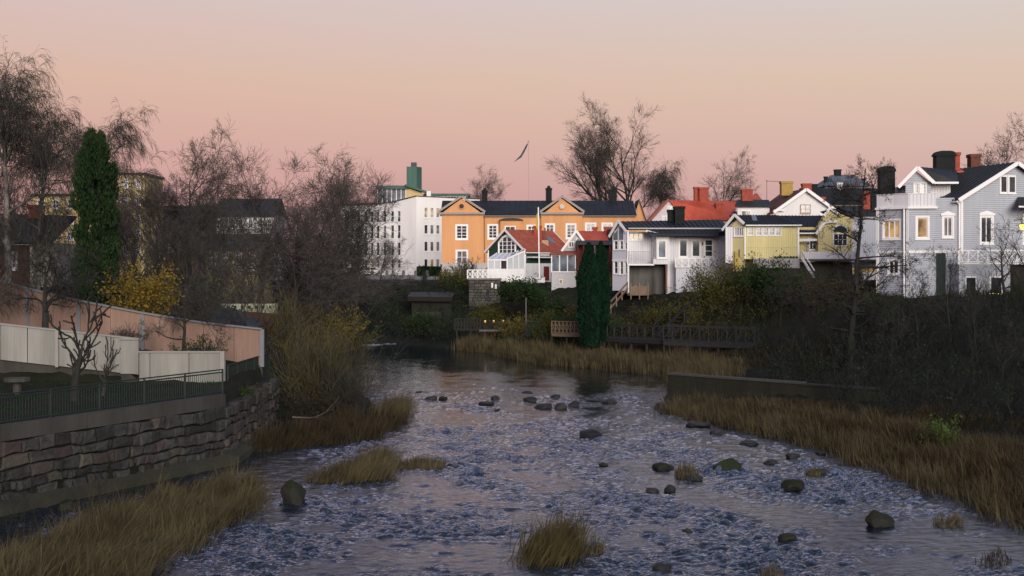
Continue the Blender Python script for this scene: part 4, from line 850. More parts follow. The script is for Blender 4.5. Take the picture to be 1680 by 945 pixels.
b.chimney(U(1160), 3.2, 15 * s, 1.2, v(345), v(305), BRICK); b.chimney(U(1149), 3.6, 8 * s, .9, v(345), v(304), BRICK); b.chimney(U(1183), 1.6, 12 * s, .9, v(357), v(332), BRICK); bar('ridge_ladder', ROOF, (U(1172), 4.2, v(328)), (U(1222), 4.8, v(326)), .12, .12, b.e); bar('roof_ladder', M('pink_snowguard', (.34, .16, .13), .6), (U(1158), 2.6, v(334)), (U(1173), .4, v(352)), .5, .1, b.e)
b.box('dormer_side', M('cream_dormer', (.55, .42, .36), .8), U(1206), U(1220), -.5, 1, v(372), v(342))

# ---- yellow boarded house
Y = 117; s = Y / FPX; U = lambda px: (px - 1221) * s; v = lambda py: (440 - py) * s
YEL = M('yellow_boards', (.62, .545, .27), .75, .12, .9, stripe=('v', .2), streak=True)
b = B('yellow_boarded_house', 'pale yellow boarded house with strip of small windows and dark sheet roofs', 'house', P(1221, 440, Y))
wl = [dict(h=(U(x0), U(x0 + 8.6), v(386), v(373.5)), cols=1, rows=2, fr=.045, mun=.025) for x0 in (1227, 1240.5, 1251.5, 1262, 1272.5)]
b.facade(F0(0, 0), U(1311), v(425), v(368), wl, YEL, casing=.055, sill=False); b.fbox('floor_band', YEL, F0(0, 0), .02, U(1311), v(406), v(404.5), 0, .04)
bar('corner_board', WTRIM, (U(1309.5), -.04, v(436)), (U(1309.5), -.04, v(369)), .16, .12, b.e); bar('corner_board', WTRIM, (.06, -.04, v(425)), (.06, -.04, v(369)), .12, .12, b.e); b.box('deck_apron', M('grey_apron', (.36, .35, .36), .8, .12, stripe=('v', .12)), U(1235), U(1311), -.25, 0, v(440), v(424))
for i in range(8): px = 1270 + i * 5; Acc().box(U(px), U(px + 3.5), -.2, -.03, v(424) + .003, v(420.5)).obj('flower_box', BLACK, b.e)
# left angled bay with gable
f2 = FD(U(1205), .9, math.degrees(math.atan2(-.9, -U(1205)))); w2 = math.hypot(.9, U(1205))
b.facade(f2, w2, v(445), v(371), [dict(h=(.16, w2 - .12, v(387), v(373)), cols=4, rows=1, pane=G_PALE)], YEL, casing=.05); b.box('lower_bay', M('ochre_boards', (.42, .31, .07), .8, .1), U(1207), U(1224), .4, 1.2, v(441), v(412)); b.box('lower_bay_window', G_PALE, U(1213), U(1223), .33, .39, v(422), v(409)); b.box('white_side', WHB, U(1193), U(1205), .9, 1.1, v(432), v(372))
Acc().add([b.fp(f2, -.2, v(371), 0.01), b.fp(f2, w2, v(371), .01), b.fp(f2, w2 * .45, v(358), .01)], [(0, 1, 2)]).obj('bay_gable', YEL, b.e)
p0, p1, pm = b.fp(f2, -1.0, v(377), .25), b.fp(f2, w2 + .15, v(367), .25), b.fp(f2, w2 * .3, v(352), .25)
bar('bargeboard', WTRIM, p0, pm, .12, .22, b.e); bar('bargeboard', WTRIM, p1, pm, .12, .22, b.e); b.slab('roof', ROOFV, [p0, pm, (pm[0] + 1.2, pm[1] + 5, pm[2]), (p0[0] + .5, p0[1] + 5, p0[2])], .1)
r = b.slab('roof', ROOFV, [(U(1219), -.35, v(369)), (U(1314), -.35, v(368.5)), (U(1290), 4, v(350)), (U(1209), 4, v(350))], .12); b.seams((U(1219), -.35, v(369)), (U(1314), -.35, v(368.5)), (U(1290), 4, v(350)), (U(1209), 4, v(350)), 18, ROOF, r)
bar('gutter', WTRIM, (U(1222), -.42, v(370)), (U(1314), -.42, v(369.8)), .12, .1, b.e); bar('skylight', G_BLUE, (U(1243), 1.4, v(361)), (U(1245), 2.6, v(352)), 8 * s, .12, b.e); bar('vent_pipe', CHIMNEY, (U(1214), 2.5, v(360)), (U(1214), 2.5, v(345)), .3, .3, b.e)
# right wing with porch
b.wall(F0(U(1311), 1.2), U(1400) - U(1311), v(432), v(372), [], YEL); r = b.slab('roof', ROOFV, [(U(1308), .6, v(381)), (U(1345), .6, v(381)), (U(1372), 5, v(350)), (U(1285), 5, v(350))], .12); b.seams((U(1308), .6, v(381)), (U(1345), .6, v(381)), (U(1372), 5, v(350)), (U(1290), 5, v(350)), 14, ROOF, r)
bar('gutter', WTRIM, (U(1309), .52, v(382.5)), (U(1343), .52, v(382.5)), .12, .12, b.e); bar('porch_beam', WTRIM, (U(1311), .5, v(394)), (U(1352), .5, v(393)), .12, .2, b.e)
b.window(F0(U(1311), 1.2), (U(1331) - U(1311), U(1345) - U(1311), v(408), v(392)), 2, 2, dep=-.05); b.box('porch_lamp', M('lamp_glow', (1, .85, .55), .5, 0, emit=9), U(1350), U(1353), .8, .95, v(404.5), v(401.5)); bar('post', WTRIM, (U(1330), .5, v(432)), (U(1330), .5, v(394)), .12, .12, b.e)
# arched dormer gable
fd = F0(U(1343), .2); wd_ = U(1400) - U(1343)
Acc().prism([b.fp(fd, 0, v(425), 0), b.fp(fd, wd_, v(425), 0), b.fp(fd, wd_, v(357), 0), b.fp(fd, .92, v(345), 0), b.fp(fd, 0, v(373), 0)][:5], (0, 1, 0)).obj('dormer_wall', YEL, b.e)
for (q0, q1) in (((-.25, 384), (.55, 365)), ((.5, 354), (1.05, 341)), ((1.05, 341), (1.9, 352)), ((.55, 365), (1.7, 363))): bar('bargeboard', WTRIM, b.fp(fd, q0[0], v(q0[1]), .15), b.fp(fd, q1[0], v(q1[1]), .15), .14, .22, b.e)
b.window(fd, (1.45, 2.6, v(402), v(384)), 3, 2, casing=.08, dep=-.08); a = Acc(); cx_, cz_ = 2.0, v(380); a.prism([b.fp(fd, cx_ + .62 * math.cos(t), cz_ + .55 * math.sin(t), .08) for t in np.linspace(0, math.pi, 9)], (0, .06, 0)); aw = a.obj('arched_window', G_DARK, b.e)
for t0, t1 in zip(np.linspace(0, math.pi, 9)[:-1], np.linspace(0, math.pi, 9)[1:]): bar('arch_trim', WTRIM, b.fp(fd, cx_ + .68 * math.cos(t0), cz_ + .6 * math.sin(t0), .1), b.fp(fd, cx_ + .68 * math.cos(t1), cz_ + .6 * math.sin(t1), .1), .1, .12, aw)
b.slab('dormer_roof', ROOFV, [(U(1372), .0, v(342)), (U(1402), .0, v(357)), (U(1402), 6, v(357)), (U(1372), 6, v(342))], .1)
b.box('porch_parapet', WHB, U(1311), U(1400), -.9, -.8, v(425), v(413)); b.box('porch_deck', M('porch_deck', (.08, .075, .07), .8), U(1311), U(1400), -.9, .2, v(428), v(425.2)); b.box('plinth', M('dark_plinth', (.06, .055, .05), .9), U(1225), U(1400), .3, 6, -1.0, v(430)); b.box('core', DARKIN, U(1226), U(1395), 2.5, 6, 0, v(372))
bar('stair_stringer', WTRIM, (U(1312), -1.0, v(424)), (U(1327), -2.2, v(456)), .08, .22, b.e); bar('stair_rail', WTRIM, (U(1312), -1.0, v(412)), (U(1327), -2.2, v(444)), .08, .08, b.e)

# ---- white gabled house behind the yellow one
Y = 150; s = Y / FPX; U = lambda px: (px - 1273) * s; v = lambda py: (440 - py) * s
WR = M('white_render', (.70, .69, .69), .8, .05)
b = B('white_gabled_house', 'white gabled house with brown tile roof behind the yellow house', 'house', P(1273, 440, Y))
Acc().add([(0, 0, 0), (U(1370), 0, 0), (U(1370), 0, v(346)), (U(1321.6), 0, v(312)), (0, 0, v(346))], [(0, 1, 2, 3, 4)]).obj('wall', WR, b.e)
b.window(F0(0, 0), (U(1314), U(1328.5), v(349), v(337)), 2, 2, casing=.12, dep=-.06, frame=M('brown_frame', (.35, .26, .22), .6), pane=G_PALE)
for x0, x1 in ((1268, 1321.6), (1374, 1321.6)): bar('bargeboard', WTRIM, (U(x0), -.45, v(349)), (U(x1), -.45, v(311)), .3, .34, b.e)
b.fbox('cornice_return', WTRIM, F0(0, 0), -.3, .9, v(346.5), v(344), 0, .4); b.fbox('cornice_return', WTRIM, F0(0, 0), U(1370) - .9, U(1370) + .3, v(346.5), v(344), 0, .4)
b.slab('roof', BROWNTILE, [(U(1266), -.5, v(350)), (U(1321.6), -.5, v(309.3)), (U(1310), 10, v(309.3)), (U(1255), 10, v(350))], .12); b.slab('roof', ROOFV, [(U(1376), -.5, v(350)), (U(1321.6), -.5, v(309.3)), (U(1321.6), 10, v(309.3)), (U(1376), 10, v(350))], .12)
b.chimney(U(1302), 4, 19 * s, 1.1, v(318), v(294), M('yellow_chimney', (.36, .24, .07), .8, .15)); b.chimney(U(1238), 5, 18 * s, 1.1, v(330), v(306), BRICK); b.chimney(U(1357), 3, 12 * s, .9, v(335), v(321), BRICK)
b.box('wing_wall', WR, U(1215), U(1268), 2, 2.2, 0, v(337)); b.window(F0(0, 2), (U(1222), U(1236), v(352), v(345)), 2, 1, casing=.1, dep=-.06, pane=G_PALE); b.slab('wing_roof', ROOFV, [(U(1209), 1.6, v(337)), (U(1272), 1.6, v(337)), (U(1275), 5, v(324)), (U(1222), 5, v(324))], .1)
b.slab('wing_roof', TILE, [(U(1243), 6, v(325)), (U(1268), 6, v(325)), (U(1262), 7.5, v(311)), (U(1258), 7.5, v(311))], .1)
an = B('aerial_mast', 'thin television aerial on the roof left of the yellow chimney', 'aerial', P(1258, 312, 155)); bar('mast', BLACK, (0, 0, -1.6), (0, 0, 1.3), .05, .05, an.e); bar('boom', BLACK, (-.1, 0, 1.1), (1.6, 0, 1.05), .05, .05, an.e)
for i in range(5): bar('rod', BLACK, (.1 + i * .3, -.3, 1.08), (.1 + i * .3, .3, 1.08), .03, .03, an.e)

# ---- row behind: long dark roof, red chimney, pale lilac wall, slate hall
Y = 128; s = Y / FPX; U = lambda px: (px - 1398) * s; v = lambda py: (440 - py) * s
b = B('lilac_boarded_house', 'plain lilac-grey boarded house wall with dark roof left of the big grey villa', 'house', P(1398, 440, Y))
b.box('wall', M('lilac_grey_boards', (.42, .43, .49), .75, .06, .8, stripe=('v', .22)), 0, U(1460), 0, 6, v(440), v(351)); b.slab('roof', ROOFV, [(U(1392), -.4, v(352)), (U(1462), -.4, v(352)), (U(1462), 4, v(334)), (U(1392), 4, v(334))], .12); b.slab('roof', ROOFV, [(U(1392), 4.003, v(334)), (U(1462), 4.003, v(334)), (U(1462), 7, v(352)), (U(1392), 7, v(352))], .12)
b.chimney(U(1430), 2.2, 12 * s, .8, v(342), v(312), BRICK); b.chimney(U(1444), 2.4, 9 * s, .6, v(342), v(317), CHIMNEY); b.box('low_wall', WHB, U(1404), U(1450), -2.2, -2.0, -1.5, v(447)); b.box('low_roof', ROOFV, U(1402), U(1452), -2.6, -.01, v(429), v(426))
Y = 175; s = Y / FPX; U = lambda px: (px - 1325) * s; v = lambda py: (440 - py) * s
b = B('long_dark_roofed_building', 'long building under dark roof behind the white gabled house', 'building', P(1325, 440, Y))
b.box('wall', M('ochre_render', (.40, .27, .12), .8, .1), U(1330), U(1452), 1, 8, -1, v(336)); b.gable_x(U(1328), U(1452), 1, 9, v(337), v(305), ROOFV, barge=None, seam=24, smat=ROOF); b.chimney(U(1334), 4, 15 * s, 1, v(320), v(298), BRICK); b.chimney(U(1347), 4, 9 * s, 1, v(318), v(299), CHIMNEY); b.chimney(U(1392), 5, 8 * s, .8, v(312), v(296), WR)
Y = 230; s = Y / FPX; U = lambda px: (px - 1352) * s; v = lambda py: (440 - py) * s
SLB = M('blue_slate', (.10, .13, .16), .6, .15, .4)
b = B('slate_hip_roofed_hall', 'distant hall with blue-grey hipped roof and square cupola on the skyline', 'building', P(1352, 440, Y)); b.box('wall', M('hall_wall', (.28, .26, .26), .8), U(1356), U(1425), 1, 12, 0, v(303))
Acc().add([(U(1352), 0, v(305)), (U(1430), 0, v(305)), (U(1416), 6, v(283)), (U(1378), 6, v(283)), (U(1430), 13, v(305)), (U(1352), 13, v(305))], [(0, 1, 2, 3), (1, 4, 2), (0, 3, 5), (3, 2, 4, 5)]).obj('roof', SLB, b.e)
b.chimney(U(1388), 6, 10 * s, 1.2, v(286), v(274), CHIMNEY); b.chimney(U(1363.5), 4, 5 * s, .6, v(298), v(287), CHIMNEY); b.chimney(U(1432), 6, 5 * s, .6, v(300), v(289), CHIMNEY)

# ---- the big grey villa at right
Y = 98; s = Y / FPX; U = lambda px: (px - 1490) * s; v = lambda py: (476 - py) * s
VIL = M('grey_blue_boards', (.42, .445, .495), .75, .12, .9, stripe=('h', .16), streak=True)
b = B('grey_villa', 'large grey-blue boarded villa with white trim, dark roofs and roof terrace', 'house', P(1490, 476, Y))
wA = 2.7; aA = -48; fA = FD(-wA * math.cos(R(aA)), -wA * math.sin(R(aA)), aA); fB = FD(0, 0, -9); wB = U(1571) / math.cos(R(9))
b.facade(fA, wA, -.6, v(340), [dict(h=(.55, 1.95, v(390), v(361)), cols=3, rows=1, pane=G_LIT, casing=.13), dict(h=(1.0, 1.85, v(449), v(427)), cols=2, rows=1, casing=.11)], VIL)
bu = lambda px: (px - 1490) * s / math.cos(R(9))
b.facade(fB, wB, -.6, v(325), [dict(h=(bu(1504), bu(1520.5), v(390), v(357)), cols=1, rows=1, pane=G_LIT, casing=.14), dict(h=(bu(1545), bu(1558.5), v(388), v(357)), cols=2, rows=1, pane=G_PALE, casing=.13, top=True)], VIL)
# gable front
aG = 18; g0 = b.fp(fB, wB, 0, 0); fG = FD(g0[0], g0[1], aG); cG = math.cos(R(aG)); gu = lambda px: (px - 1571) * s / cG; WG = 9.7; evG, rzG = v(322), v(266)
b.facade(fG, WG, -.6, evG, [dict(h=(gu(1609.5), gu(1630), v(398), v(356)), cols=2, rows=1, casing=.14, top=True), dict(h=(gu(1690), gu(1712), v(398), v(356)), cols=2, rows=1, casing=.14, top=True)], VIL)
Acc().add([b.fp(fG, 0, evG, 0), b.fp(fG, WG, evG, 0), b.fp(fG, WG / 2, rzG, 0)], [(0, 1, 2)]).obj('gable_wall', VIL, b.e)
b.window(fG, (gu(1646.5), gu(1656), v(314), v(289)), 1, 1, casing=.12, dep=-.06); b.window(fG, (gu(1662), gu(1672), v(314), v(289)), 1, 1, casing=.12, dep=-.06)
DG = 8.0; A_ = Vector(b.fp(fG, -.55, evG - .3, .5)); Bq = Vector(b.fp(fG, WG + .5, evG - .3, .5)); Cq = Vector(b.fp(fG, WG / 2, rzG + .05, .5)); bk = Vector(b.fp(fG, 0, 0, -DG)) - Vector(b.fp(fG, 0, 0, .5)); bk.z = 0
for p, q in ((A_, Cq), (Bq, Cq)):
    ro = b.slab('roof', ROOFV, [tuple(p), tuple(q), tuple(q + bk), tuple(p + bk)], .14); b.seams(p, p + bk, q + bk, q, 15, ROOF, ro, .05); bar('bargeboard', WTRIM, p - bk.normalized() * .05 + Vector((0, 0, -.08)), q - bk.normalized() * .05 + Vector((0, 0, -.08)), .08, .3, b.e)
bar('gutter', WTRIM, A_ + Vector((-.05, 0, -.16)), A_ + bk + Vector((-.05, 0, -.16)), .12, .12, b.e)
# trims
zb = v(413)
for f, w in ((fA, wA), (fB, wB)): b.fbox('floor_band', WTRIM, f, 0, w, zb - .1, zb + .1, 0, .05)
for f, u, z1 in ((fA, .05, v(341)), (fA, wA - .06, v(341)), (fB, wB - .1, evG - .3), (fG, .12, evG - .25)): b.fbox('corner_board', WTRIM, f, u - .1, u + .1, -.5, z1, 0, .06)
bar('downpipe', WTRIM, b.fp(fA, wA - .28, -.9, .14), b.fp(fA, wA - .28, v(343), .14), .1, .1, b.e); bar('downpipe', WTRIM, b.fp(fB, wB - .5, v(328), .2), b.fp(fB, wB - .1, v(336), .2), .09, .09, b.e); bar('downpipe', WTRIM, b.fp(fB, wB - .1, 0, .14), b.fp(fB, wB - .1, v(336), .14), .09, .09, b.e)
# roof terrace parapet and the small gabled room behind it
wT = bu(1533)
for f, u0, u1 in ((fA, 0, wA), (fB, 0, wT)):
    b.fbox('parapet', WHB, f, u0, u1, v(339), v(318), -.08, .06); b.fbox('parapet_cap', WTRIM, f, u0 - .05, u1 + .05, v(318), v(317), -.12, .12); b.fbox('cornice', WTRIM, f, u0 - .05, u1 + .1, v(342.5), v(339), -.05, .22)
ps = b.fp(fB, wT, 0, 0); bar('parapet', WHB, (ps[0], ps[1], v(328.5)), (ps[0] + .3, ps[1] + 2.6, v(328.5)), .12, 21 * s, b.e)
pA = b.fp(fA, 0, 0, 0); Acc().prism([(pA[0], pA[1], v(338)), (0, .02, v(338)), (ps[0], ps[1], v(338)), (ps[0] + .6, ps[1] + 5, v(338)), (pA[0] + 1, pA[1] + 5, v(338))], (0, 0, -.15)).obj('terrace_floor', ROOF, b.e)
q0 = b.fp(fB, bu(1491), 0, -1.3); fR = FD(q0[0], q0[1], -6); wR = bu(1530) - bu(1491)
b.facade(fR, wR, v(338), v(300), [dict(h=(wR * .32, wR * .50, v(316), v(296.5) - .12), cols=1, rows=1, pane=G_PALE, casing=.06), dict(h=(wR * .58, wR * .80, v(316), v(296.5) - .12), cols=1, rows=1, pane=G_PALE, casing=.06)], VIL, top=[(0, v(298)), (wR * .38, v(278)), (wR, v(298))])
e0, e1, em = Vector(b.fp(fR, -.7, v(305), .4)), Vector(b.fp(fR, wR + .15, v(298), .4)), Vector(b.fp(fR, wR * .42, v(272), .4)); bkr = Vector((3.6, 2.2, 0))
for p in (e0, e1): bar('bargeboard', WTRIM, p - Vector((0, .05, .05)), em - Vector((0, .05, .05)), .08, .26, b.e)
bd = Vector((1.4, 5, 0)); b.slab('dormer_roof', ROOFV, [tuple(e0), tuple(em), tuple(em + bd), tuple(e0 + bd)], .1)
# right slope of the small gable: long lean-to towards the main roof
ex = Vector(b.fp(fR, wR + 2.0, v(298), .3)); rr_o = b.slab('dormer_roof', ROOFV, [tuple(e1), tuple(ex), tuple(ex + Vector((1.0, 3.2, 1.15))), tuple(em)], .1); b.seams(e1, ex, ex + Vector((1.0, 3.2, 1.15)), em, 9, ROOF, rr_o, .05); bar('fascia', WTRIM, e1 + Vector((0, -.04, -.05)), ex + Vector((0, -.04, -.05)), .08, .16, b.e)
b.box('dormer_cheek', WHB, q0[0] + wR - .05, q0[0] + wR + 1.7, q0[1] + .35, q0[1] + .5, v(338), v(299)); Acc().box(q0[0] - .05, q0[0] + .05, q0[1] + .02, q0[1] + 4, v(338), v(302)).obj('dormer_side', VIL, b.e)
# chimneys with rounded hoods
def hood(px0, px1, y0, y1, dy, mat=CHIMNEY):
    w = U(px1) - U(px0); x = U(px0); a = Acc().box(x + w * .06, x + w * .94, dy, dy + .9, v(y1), v(y0 + 8)); a.obj('chimney', mat, b.e)
    n = 8; arc = [(x + w / 2 + w / 2 * math.cos(t), dy - .08, v(y0 + 9) + 9 * s * min(1, 1.25 * math.sin(t))) for t in np.linspace(0, math.pi, n + 1)]
    Acc().prism(arc, (0, 1.06, 0)).obj('chimney_hood', mat, b.e)
hood(1459, 1487, 268, 322, 2.6); hood(1564, 1601, 239, 285, 4.2)
b.chimney(U(1612), 6.5, 17 * s, .9, v(290), v(238), BRICK); b.chimney(U(1648), 6.5, 17 * s, .9, v(285), v(241), M('soot_brick', (.12, .045, .03), .85, .3)); b.slab('rear_roof', REDROOF, [(U(1600), 5.5, v(272)), (U(1626), 5.5, v(272)), (U(1616), 8, v(256)), (U(1600), 8, v(256))], .1)
# balcony over the lower storey
f4 = FD(*b.fp(fG, -.3, 0, 1.6)[:2], aG - 14); b.fbox('lower_wall', VIL, f4, -.9, 3.05, -1.2, v(432), -1.4, 0); b.fbox('balcony_floor', WTRIM, f4, -1.0, 9, v(434), v(431), -1.5, .05)
b.window(f4, (-.35, .35, v(482), v(455)), 1, 1, casing=.1, dep=-.05); b.window(f4, (1.55, 2.35, v(482), v(455)), 1, 1, casing=.1, dep=-.05)
b.fbox('garage_void', M('void_shade', (.022, .018, .015), .9, .2), f4, 3.06, 9, -1.2, v(434), -1.4, -.6); b.fbox('dark_cladding', M('dark_green_boards', (.02, .035, .032), .8, .2), fB, bu(1534), bu(1548), -.5, zb - .1, .01, .1)  # dark panel paints the shade of the open garage void
p, q = b.fp(f4, -.95, v(431), .0), b.fp(f4, 8.8, v(431), 0)
b.xrail(p, q, .9, 13, WTRIM, .1, .06); 
b.box('plinth', M('villa_plinth', (.05, .055, .055), .9, .15), -1.7, U(1571), .15, 4, -2.2, -.45); b.box('core', DARKIN, 0.2, U(1571), 1.6, 6, -1, v(345)); b.fbox('core', DARKIN, fG, .4, WG - .4, -1, evG - .2, -7, -1)
# side porch roof and lantern at the frame edge
f5 = FD(*b.fp(fG, gu(1660), 0, 0.02)[:2], aG); b.slab('side_roof', ROOFV, [b.fp(f5, -.4, v(339), 1.6), b.fp(f5, 3, v(339), 1.6), b.fp(f5, 3, v(322), 0), b.fp(f5, .9, v(322), 0)], .14); bar('side_fascia', WTRIM, b.fp(f5, -.4, v(340), 1.65), b.fp(f5, 3, v(340), 1.65), .06, .12, b.e)
ln = B('wall_lantern', 'glowing yellow lantern hanging at the right edge of the villa', 'lantern', P(1677, 371, 95)); Acc().box(-.14, .14, -.14, .14, -.25, .12).obj('glass', M('lantern_glow', (1, .62, .12), .5, 0, emit=3.0), ln.e); Acc().prism([(-.22, -.22, .123), (.22, -.22, .123), (.22, .22, .123), (-.22, .22, .123)], (0, 0, .05)).obj('lid', BLACK, ln.e); bar('hook', BLACK, (0, 0, .17), (0, 0, .5), .04, .04, ln.e); bar('arm', BLACK, (0, 0, .5), (.3, 2.3, .5), .05, .05, ln.e)
# river deck with string lights
b = B('wooden_river_deck', 'raw wooden deck on posts below the villa balcony', 'deck', P(1592, 507, 95)); k = 95 / FPX
for i in range(14): b.box('plank', PLANK, 0, 6, i * .16, i * .16 + .145, -.02, .08)
b.box('fascia', PLANK, 0, 6, -.06, -.003, -.28, .06)
for i in range(5): bar('post', PLANK, (.1 + i * 1.4, .02, -1.6), (.1 + i * 1.4, .02, 1.0 if i else .1), .1, .1, b.e)
g = B('string_lights', 'string of small warm bulbs above the wooden river deck', 'lights', P(1598, 481, 95)); BULB = M('bulb_glow', (1, .66, .25), .5, 0, emit=2.2)
for i in range(16):
    x = i * .2; z = -.06 * math.sin(i / 15 * math.pi * 2) ** 2; b_ = Acc().box(x - .022, x + .022, -.022, .022, z - .05, z); b_.obj('bulb', BULB, g.e)
    if i: bar('wire', BLACK, (x - .2, 0, -.06 * math.sin((i - 1) / 15 * math.pi * 2) ** 2), (x, 0, z), .012, .012, g.e)
# ------------------------------------------------------------------ left bank: stone quay wall, railing, garden walls
WSTONE = M('quay_granite', (.024, .0245, .023), .92, .3, 2.4, bump=.9, bscale=6, rand=.45, col2=(.050, .049, .044)); WSTONEP = M('pale_quay_granite', (.060, .052, .042), .9, .25, 1.4, bump=.6, bscale=5, rand=.3); WSTONER = M('reddish_quay_granite', (.044, .035, .030), .9, .25, 1.4, bump=.6, bscale=5, rand=.3)
CONC = M('weathered_concrete', (.026, .025, .023), .92, 0, .9, bump=.35, bscale=6, col2=(.066, .060, .052), streak=True); MORT = M('wall_joint', (.012, .011, .010), .95, .2)
DIRT = M('mossy_footing', (.022, .024, .014), .95, 0, .8, bump=.6, bscale=4, col2=(.045, .042, .028))
def rubble(parent, a, u, n, u0, u1, z0, z1, rg, si):
    """rough courses: wavy beds, slanting joints, stones of uneven size standing proud of the recessed joints"""
    beds = [z0]
    while beds[-1] < z1 - .22: beds.append(min(z1, beds[-1] + rg.uniform(.27, .46)))
    if z1 - beds[-1] > .02 or beds[-1] < z1: beds[-1] = z1
    ph = [[rg.uniform(0, 6.28) for _ in range(3)] for _ in beds]
    def zb(j, x):
        if j == 0 or j == len(beds) - 1: return beds[j] + (.05 * math.sin(x * 2.3 + ph[j][0]) if j else 0)
        return beds[j] + .03 * math.sin(x * 1.1 + ph[j][0]) + .03 * math.sin(x * 3.1 + ph[j][1]) + .022 * math.sin(x * 7.3 + ph[j][2])
    for j in range(len(beds) - 1):
        x = u0 - rg.uniform(0, .4); sl = rg.uniform(-.06, .06); hj = beds[j + 1] - beds[j]
        while x < u1:
            w = rg.choice((rg.uniform(.22, .42), rg.uniform(.4, .7), rg.uniform(.6, 1.0))) * (1.1 if hj > .38 else .9); s2 = rg.uniform(-.07, .07); xa, xb = max(x, u0), min(x + w, u1)
            if xb - xa > .12:
                jit = lambda k=.018: rg.uniform(-k, k)
                P2 = [(xa + sl, zb(j, xa)), ((xa + xb) / 2, zb(j, (xa + xb) / 2) + jit()), (xb + s2, zb(j, xb)), (xb + jit(), (zb(j, xb) + zb(j + 1, xb)) / 2), (xb - s2, zb(j + 1, xb)), ((xa + xb) / 2 + jit(.08), zb(j + 1, (xa + xb) / 2) + jit(.03)), (xa - sl, zb(j + 1, xa)), (xa + jit(), (zb(j, xa) + zb(j + 1, xa)) / 2)]
                cx_, cz_ = sum(p[0] for p in P2) / 8, sum(p[1] for p in P2) / 8; out = rg.uniform(-.07, .10); V = []; hw_, hh_ = (xb - xa) / 2, hj / 2; g = rg.uniform(.010, .026)
                for gg, dn in ((g, -.2), (g + .004, out - .02), (g + .05, out + .035)):
                    for p in P2: V.append(tuple(a + u * (cx_ + (p[0] - cx_) * (1 - gg / hw_)) + n * (dn + jit(.02)) + Vector((0, 0, cz_ + (p[1] - cz_) * (1 - gg / hh_)))))
                V.append(tuple(a + u * cx_ + n * (out + .04 + jit(.03)) + Vector((0, 0, cz_))))
                F = [(l * 8 + k, l * 8 + (k + 1) % 8, (l + 1) * 8 + (k + 1) % 8, (l + 1) * 8 + k) for l in (0, 1) for k in range(8)] + [(16 + k, 16 + (k + 1) % 8, 24) for k in range(8)]
                rr = rg.random(); mt = WSTONEP if rr < .06 else WSTONER if rr < .15 else WSTONE
                if si >= 2: mt = rg.choice((WSTONER, WSTONER, WSTONE, WSTONEP))
                pymesh('stone', V, F, mt, parent)
            x += w; sl = s2
path = [Vector((-21.1, 28.0, 0)), Vector((-15.7, 39.3, 0)), Vector((-11.0, 49.2, 0)), Vector((-11.0, 55.0, 0)), Vector((-11.5, 63.0, 0))]
qw = empty('stone_quay_wall', tuple(path[1]), 0, 'dark rubble stone quay wall under the green railing on the left bank', 'wall'); q0 = path[1]
rg = random.Random(21); top_z = 2.16; cnt = 0
for si in range(len(path) - 1):
    a, c = path[si], path[si + 1]; u = (c - a).normalized(); n = Vector((u.y, -u.x, 0)); ln = (c - a).length
    bk_ = Acc(); bk_.prism([a - q0 - n * .12 + Vector((0, 0, -.5)), c - q0 - n * .12 + Vector((0, 0, -.5)), c - q0 - n * .12 + Vector((0, 0, top_z - .03)), a - q0 - n * .12 + Vector((0, 0, top_z - .03))], -n * .5); bk_.obj('backing', MORT, qw)
    fo = Acc(); fo.prism([a - q0 + n * .55 + Vector((0, 0, -.5)), a - q0 + n * .5 + Vector((0, 0, .22)), a - q0 - n * .1 + Vector((0, 0, .42)), a - q0 - n * .1 + Vector((0, 0, -.5))], c - a); fo.obj('footing', DIRT, qw)
    far = si >= 2
    if a.y < 35 and si == 0: pass
    # random rubble: irregular cells in the plane of the wall, one stone each
    u_lo = max(0.0, (35.5 - a.y) / max(u.y, 1e-6)) if a.y < 35.5 else 0.0
    rubble(qw, a - q0, u, n, u_lo, ln, .26, top_z, rg, si)
# concrete kerb on top of the stones, with the green railing
kb = empty('concrete_parapet', tuple(q0), 0, 'stained concrete parapet running along the top of the stone quay wall', 'parapet')
for si, (z0, z1, m_) in enumerate(((2.17, 2.66, CONC), (2.17, 2.66, CONC))):
    a, c = path[si], path[si + 1]; u = (c - a).normalized(); n = Vector((u.y, -u.x, 0)); ln = (c - a).length; npan = max(1, int(ln / 3.3))
    for i in range(npan):
        p, q = a + u * (ln * i / npan + .012), a + u * (ln * (i + 1) / npan - .012)
        if q.y < 34: continue
        Acc().prism([p - q0 + n * (.04 if i % 4 == 1 else 0) + Vector((0, 0, z0)), q - q0 + n * (.04 if i % 4 == 1 else 0) + Vector((0, 0, z0)), q - q0 + Vector((0, 0, z1)), p - q0 + Vector((0, 0, z1))], -n * .35).obj('panel', m_, kb)
RAILG = M('green_railing_paint', (.011, .022, .018), .5, .15, 3)
rl = empty('green_railing', tuple(q0), 0, 'green steel bar railing along the quay wall on the left', 'railing')
a, c = path[0].lerp(path[1], .45), path[2]; pts = [path[0].lerp(path[1], .4), path[1], path[2]]
bal = Acc()
for a, c in zip(pts[:-1], pts[1:]):
    u = (c - a).normalized(); n = Vector((u.y, -u.x, 0)); ln = (c - a).length; o_ = -n * .15 - q0
    for z in (2.75, 3.5, 3.60): bar('rail', RAILG, a + o_ + Vector((0, 0, z)), c + o_ + Vector((0, 0, z)), .045, .045, rl)
    m_ = int(ln / 2.1)
    for i in range(m_ + 1):
        p = a + u * (ln * i / m_) + o_; bar('post', RAILG, p + Vector((0, 0, 2.6)), p + Vector((0, 0, 3.62)), .06, .06, rl)
    for i in range(int(ln / .12)):
        p = a + u * (i * .12 + .06) + o_; bal.bar(p + Vector((0, 0, 2.75)), p + Vector((0, 0, 3.5)), .018)
tag(bal.obj('balusters', RAILG, rl), kind='stuff')
